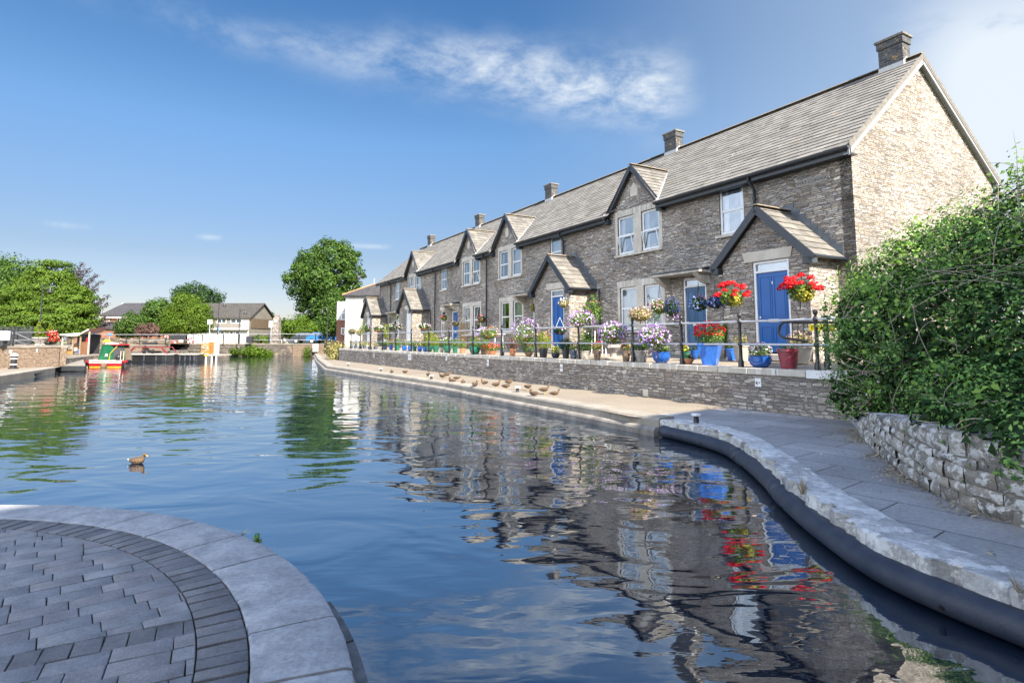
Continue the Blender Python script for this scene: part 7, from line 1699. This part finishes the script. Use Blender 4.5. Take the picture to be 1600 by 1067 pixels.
mb = MB(); mb.slab([(xc-hw*.98, Yd+.9, z0), (xc-hw*.78, Yd+.5, z0+.0), (xc-hw*.64, Yd+.6, z0+1.05), (xc-hw*.84, Yd+1.0, z0+1.0)], (0, .05, 0)); mb.build('side_cover', M['tonneau'], nb)
mb = MB()
for k in range(9): mb.box(xc-hw*.78+k*.085, xc-hw*.78+k*.085+.05, Yd-.012, Yd-.004, wl_+.335, wl_+.40)
for k in range(8): mb.box(xc+hw*.18+k*.085, xc+hw*.18+k*.085+.05, Yd-.012, Yd-.004, wl_+.335, wl_+.40)
mb.build('stern_lettering', M['boatred'], nb)
mb = MB(); mb.tube([(xc+.0, Yd+.3, z0-.1), (xc+.02, Yd+.35, z0+.45), (xc+.30, Yd+.6, z0+.95)], .03, 6); mb.build('tiller', M['boatyellow'], nb)
mb = MB(); mb.tube([(xc+hw*.78, Yd+.1, z0), (xc+hw*.78, Yd+.1, z0+.62), (xc+hw*.95, Yd+.1, z0+.62), (xc+hw*.95, Yd+.1, z0)], .028, 6); mb.build('stern_rail', M['deckcream'], nb)
mb = MB(); mb.lathe([(.05, -.2), (.17, -.14), (.18, .08), (.05, .16)], (xc+.0, Yd-.16, wl_+.16), 12); add_auto_smooth(mb.build('rope_fender', M['potbrown'], nb), 60)
for sg in (-1, 1): mb = MB(); mb.bbox(xc+sg*hw*1.06-.14, xc+sg*hw*1.06+.14, Yd-.12, Yd+.2, wl_+.28, wl_+.46, .04); mb.build('corner_fender', M['boatred'], nb)
mb = MB(); mb.lathe([(.12, 0), (.2, .05), (.22, .3), (.1, .38)], (xc+.55, Yd+.45, z0), 12); add_auto_smooth(mb.build('black_bag', M['hull'], nb), 70)
c = at(167, 529.5, Yd+1.6); o = thing('flower_basket', 'small bowl of yellow flowers on the roof of the green narrowboat', 'flower pot', (c[0], c[1], z0+1.1)); mb = MB(); mb.lathe([(.10, 0), (.16, .1), (.16, .12)], (c[0], c[1], z0+1.1), 12); mb.build('basket', M['potbeige'], o); leaf_blob('foliage', o, (c[0], c[1], z0+1.27), (.22, .2, .08), 150, .06, M['l_pot'], 3); flowers('blossom', o, (c[0], c[1], z0+1.28), (.22, .2, .09), 50, .06, M['f_yellow'], 4)
def dayboat(xa, xb, Yd, label, frame_mat, seats=True, fh=.55):
    a = at(xa, 562, Yd)[0]; b = at(xb, 562, Yd)[0]; o = thing('day_boat', label, 'boat', ((a+b)/2, Yd, wl_), 'black hulled day boats'); L_ = b-a; W_ = 1.7
    mb = MB(); V = []; secs = [(0, .55), (.06, .85), (.2, 1), (.8, 1), (.95, .8), (1, .5)]
    for f, w_ in secs:
        for yy, z in ((.5-w_*.38, wl_-.15), (.5-w_*.5, wl_+.62), (.5+w_*.5, wl_+.62), (.5+w_*.38, wl_-.15)): V.append((a+L_*f, Yd+W_*yy, z))
    n = len(secs); mb.add(V, [[4*i+k, 4*i+4+k, 4*i+5+k, 4*i+1+k] for i in range(n-1) for k in (0, 2)]+[[0, 1, 2, 3], [4*n-4, 4*n-3, 4*n-2, 4*n-1]]+[[4*i, 4*i+4, 4*i+7, 4*i+3] for i in range(n-1)]); mb.build('hull', M['hull'], o)
    mb = MB()
    for i in range(n-1):
        for k in (1, 2): mb.beam(V[4*i+k], V[4*i+4+k], (0, .05, 0), (0, 0, .045))
    mb.box(a+L_*.02, a+L_*.2, Yd+.35, Yd+W_-.35, wl_+.60, wl_+.64); mb.box(a+L_*.8, a+L_*.97, Yd+.35, Yd+W_-.35, wl_+.60, wl_+.64); mb.build('gunwale', M['deckcream'], o)
    mb = MB(); mb.box(a+L_*.1, a+L_*.9, Yd+.25, Yd+W_-.25, wl_+.05, wl_+.1); mb.build('floor', M['wood'], o)
    z0 = wl_+.66; mb = MB()
    for yy in (Yd+.08, Yd+W_-.08): mb.tube([(a+L_*.10, yy, z0), (a+L_*.22, yy, z0+fh), (a+L_*.78, yy, z0+fh), (a+L_*.90, yy, z0)], .045 if frame_mat == 'maroon' else .025, 6)
    mb.build('canopy_frame', M[frame_mat], o)
    if frame_mat == 'maroon':
        mb = MB()
        for f0, f1 in ((.10, .22), (.90, .78)): mb.slab([(a+L_*f0-.1, Yd+.06, z0), (a+L_*f0+.12, Yd+.06, z0), (a+L_*f1+.1, Yd+.06, z0+fh), (a+L_*f1-.1, Yd+.06, z0+fh)], (0, .04, 0))
        mb.build('folded_canvas', M['maroon'], o)
    if seats:
        for f in (.32, .5): mb = MB(); mb.bbox(a+L_*f, a+L_*f+.45, Yd+.5, Yd+.9, wl_+.1, wl_+.55, .03); mb.bbox(a+L_*f, a+L_*f+.1, Yd+.5, Yd+.9, wl_+.551, wl_+1.0, .03); mb.build('seat', M['potdark'], o)
    for f in (.2, .45, .7, .9): mb = MB(); mb.tube([(a+L_*f, Yd-.03, wl_+.05), (a+L_*f, Yd-.03, wl_+.5)], .06, 8); mb.build('fender', M['rubber'], o)
    mb = MB()
    for k in range(5): mb.box(a+L_*(.04+.024*k), a+L_*(.055+.024*k), Yd-.014, Yd-.002, wl_+.36, wl_+.46)
    return o
dayboat(191, 267, 48.8, 'long black day boat with a maroon folded canopy frame', 'maroon')
dayboat(275, 307, 48.8, 'shorter black boat with a thin black rail, right of the maroon framed one', 'iron', False, .45)
# jetty, crate and screen right of the boats
Yd = 50; o = thing('small_jetty', 'pale wooden landing stage with yellow edge right of the black boats', 'jetty', (*px(313, Yd), -1.8)); a_, b_ = at(307, 560, Yd)[0], at(342, 560, Yd)[0]
mb = MB(); mb.box(a_, b_, Yd, Yd+2.2, -1.34, -1.24); mb.build('deck', M['potbeige'], o); mb = MB(); mb.box(a_, a_+1.0, Yd-.03, Yd-.002, -1.33, -1.25); mb.build('edge_strip', M['yellow'], o)
for x in (309, 321, 330, 337): mb = MB(); xx = at(x, 560, Yd)[0]; mb.tube([(xx, Yd+.1, -2.1), (xx, Yd+.1, -1.345)], .07, 8); mb.build('leg', M['signwhite'], o)
Yd = 51; a_, b_ = at(314, 550, Yd)[0], at(326.5, 550, Yd)[0]; z0_, z1_ = -1.238, at(320, 534.5, Yd)[2]; o = thing('wooden_crate', 'upright orange wooden crate with diagonal braces on the landing stage', 'crate', ((a_+b_)/2, Yd, z0_))
mb = MB(); n = 5
for k in range(n): z = z0_+(z1_-z0_)*k/n; mb.bbox(a_, b_, Yd, Yd+.8, z+.01, z+(z1_-z0_)/n-.01, .01)
mb.build('boards', M['orangewood'], o); mb = MB(); zm = (z0_+z1_)/2
for p_, q_ in (((a_, zm), (b_, z1_)), ((a_, z1_), (b_, zm)), ((a_, z0_), (b_, zm))): mb.beam((p_[0], Yd-.02, p_[1]), (q_[0], Yd-.02, q_[1]), (0, .015, 0), (0, 0, .035))
for z in (z0_+.04, zm, z1_-.04): mb.box(a_, b_, Yd-.045, Yd-.006, z-.035, z+.035)
mb.build('battens', M['potbeige'], o)
a_, b_ = at(327.5, 550, 52)[0], at(342, 550, 52)[0]; mb = MB(); mb.bbox(a_, b_, 52, 52.08, -1.238, at(330, 534, 52)[2], .01); tag(mb.build('timber_screen', M['potbeige']), 'pale plain timber screen beside the orange crate', 'screen')
# landing deck and stall
o = thing('landing_deck', 'weathered grey timber deck between the brick wall and the green boat', 'jetty', (*px(112, 36), -1.8)); P = [on_z(88, 570, -1.42), on_z(133, 570, -1.42), at(128, 555.5, 41), at(95, 555.5, 41)]
P = [np.array(p) for p in P]; P[2][2] = P[3][2] = -1.10; mb = MB(); mb.slab(P, (0, 0, -.12)); mb.build('deck', plain('grey_deck_boards', (.22, .20, .17), .85, .3, 5, .01), o); mb = MB(); mb.beam(P[0]+np.array([-.1, -.1, -.2]), P[1]+np.array([.1, -.1, -.2]), (0, .1, 0), (0, 0, .14)); mb.build('edge_beam', M['potdark'], o)
for f in (.05, .5, .95): q = P[0]*(1-f)+P[1]*f; mb = MB(); mb.tube([(q[0], q[1]+.2, -2.2), (q[0], q[1]+.2, -1.5)], .10, 8); mb.build('pile', M['wood'], o)
Yd = 44; xa, xb = at(95, 540, Yd)[0], at(140, 540, Yd)[0]; zb_ = -1.07; zt_ = at(100, 522, Yd)[2]; st = thing('market_stall', 'open wooden stall under a sagging off-white awning beside the green boat', 'stall', ((xa+xb)/2, Yd, zb_))
mb = MB(); V = []
for i in range(9):
    f = i/8; x = xa+(xb-xa)*f; z = zt_+.10*math.sin(f*2.2)-.16*math.sin(f*math.pi)**2+(.50*max(0, f-.6)**1.3*2.2)
    V += [(x, Yd-.2, z), (x, Yd-.2, z-.10), (x, Yd+2.2, z+.15)]
mb.add(V, [[3*i, 3*i+3, 3*i+5, 3*i+2] for i in range(8)]+[[3*i, 3*i+3, 3*i+4, 3*i+1] for i in range(8)]); mb.build('awning', M['canvas'], st)
for x in (xa+.08, xa+.9, xb-.75, xb-.1): mb = MB(); mb.box(x-.04, x+.04, Yd, Yd+.08, zb_, zt_-.12 if x < xb-.4 else zt_+.2); mb.build('post', M['deckcream'] if x < xa+.5 or x > xb-.5 else M['wood'], st)
mb = MB(); mb.box(xa, xb-.7, Yd+2.0, Yd+2.06, zb_, zt_); mb.build('back_panel', M['potdark'], st)
mb = MB(); mb.box(xb-.72, xb-.08, Yd+.1, Yd+.16, zb_, zb_+.95); mb.build('side_panel', plain('reddish_board', (.15, .07, .035), .8, .25, 5), st)
mb = MB(); mb.slab([(xa+.35, Yd+.5, zb_+.5), (xa+1.2, Yd+.5, zb_+.12), (xa+1.3, Yd+.9, zb_+.4), (xa+.5, Yd+.9, zb_+.9)], (0, .05, 0)); mb.build('table', M['terracotta'], st)
def stall_item(x, y, w_, h_, mat, label, name='box', cat='box', Yq=Yd+.3):
    c = at(x, y, Yq); mb = MB(); mb.bbox(c[0]-w_/2, c[0]+w_/2, Yq, Yq+.25, c[2]-h_/2, c[2]+h_/2, .02); tag(mb.build(name, M[mat]), label, cat)
stall_item(123.5, 534, .35, .70, 'navy', 'dark blue coat hanging inside the stall', 'coat', 'coat'); stall_item(135.5, 532, .18, .55, 'boatred', 'red garment hanging at the right of the stall', 'garment', 'garment'); stall_item(101.5, 529, .25, .30, 'signwhite', 'white poster pinned at the left of the stall', 'poster', 'poster')
stall_item(108, 551, .45, .25, 'orangewood', 'small orange box on the stall floor'); stall_item(116, 546, .30, .28, 'deckcream', 'cream basket standing in the middle of the stall', 'basket', 'basket'); stall_item(124, 549, .3, .3, 'potsq', 'small blue box at the right of the stall floor')
c = at(99, 553, 42); mb = MB(); mb.lathe([(.20, 0), (.24, .55), (.26, .56), (.26, .62), (.2, .62)], (c[0], c[1], -1.09), 14); tag(add_auto_smooth(mb.build('rubbish_bin', M['hull']), 45), 'black round bin at the left corner of the stall', 'bin')
def px_box(x0, x1, y0, y1, Yd, d, mat, name, label, cat):
    a = at(x0, y1, Yd); b = at(x1, y0, Yd); mb = MB(); mb.bbox(a[0], b[0], Yd, Yd+d, a[2], b[2], .02); return tag(mb.build(name, M[mat]), label, cat)
px_box(222, 242, 534.5, 538.5, 57, .5, 'potdark', 'bench', 'dark slatted bench back on the path behind the maroon framed boat', 'bench')
px_box(263, 290, 524, 530.5, 60.3, .08, 'potdark', 'dark_panel', 'long dark grey panel fixed to the thin railing behind the boats', 'panel')
px_box(279, 286, 531, 535, 59, .05, 'canvas', 'life_ring_board', 'small pale board hanging on the railing above the shorter black boat', 'board')
px_box(384, 393, 525.5, 536, 65, .6, 'potdark', 'planter_box', 'dark slatted planter box by the far railing left of the stone pillar', 'planter')
c = at(298, 532, 58.5); lr_ = thing('life_ring', 'red and white life ring on the railing right of the mixed flower basket', 'life ring', tuple(c-np.array([0, 0, .3]))); mb = MB(); mb.tube([(c[0]+.26*math.cos(a), c[1], c[2]+.26*math.sin(a)) for a in np.linspace(0, 2*math.pi, 19)], .06, 8, cap=False); mb.build('ring', M['boatred'], lr_)
mb = MB()
for k in range(4): a = k*math.pi/2+.4; mb.tube([(c[0]+.26*math.cos(a+q), c[1], c[2]+.26*math.sin(a+q)) for q in (-.2, 0, .2)], .065, 8)
mb.build('white_bands', M['signwhite'], lr_)
# ------------------------------------------------------------------ the tall warehouse behind the viewpoint: its shade lies on the near paving, coping and path
SP = np.array([.766, .643]); SQ = np.array([-.643, .766])
def Hc(p, q, z): v = SP*p+SQ*q; return (v[0], v[1], z)
def hbox(mb, p0, p1, q0, q1, z0, z1): mb.add([Hc(p, q, z) for z in (z0, z1) for p, q in ((p0, q0), (p1, q0), (p1, q1), (p0, q1))], [[0, 3, 2, 1], [4, 5, 6, 7], [0, 1, 5, 4], [1, 2, 6, 5], [2, 3, 7, 6], [3, 0, 4, 7]])
hc = thing('canal_warehouse', 'tall stone warehouse standing behind the viewpoint, whose shadow falls on the near paving', 'building', (5, -8, -1.5))
PA, PB, QF, QB, HE, HR = -13.0, 8.8, -5.2, -13.0, 8.8, 12.5
mb = MB(); hbox(mb, PA, PB, QB, QF, -1.5, HE)
for p in (PA, PB): mb.add([Hc(p, QF, HE+.003), Hc(p, QB, HE+.003), Hc(p, (QF+QB)/2, HR-.1)], [[0, 1, 2]])
mb.build('wall', M['stone'], hc); mb = MB(); qm = (QF+QB)/2
mb.slab([Hc(PA-.2, QF+.25, HE-.15), Hc(PB+.2, QF+.25, HE-.15), Hc(PB+.2, qm, HR), Hc(PA-.2, qm, HR)], (0, 0, .15)); mb.slab([Hc(PA-.2, qm-.003, HR), Hc(PB+.2, qm-.003, HR), Hc(PB+.2, QB-.25, HE-.15), Hc(PA-.2, QB-.25, HE-.15)], (0, 0, .15)); mb.build('roof', M['slate2'], hc)
for z in (.0, 3.2, 6.2):
    for p in (-9, -5, -1, 3, 7):
        mb = MB(); hbox(mb, p, p+1.1, QF+.005, QF+.06, z, z+1.5); w_ = mb.build('window', M['white'], hc); mb = MB(); hbox(mb, p+.08, p+1.02, QF+.062, QF+.07, z+.08, z+1.42); mb.build('pane', M['farglass'], w_)
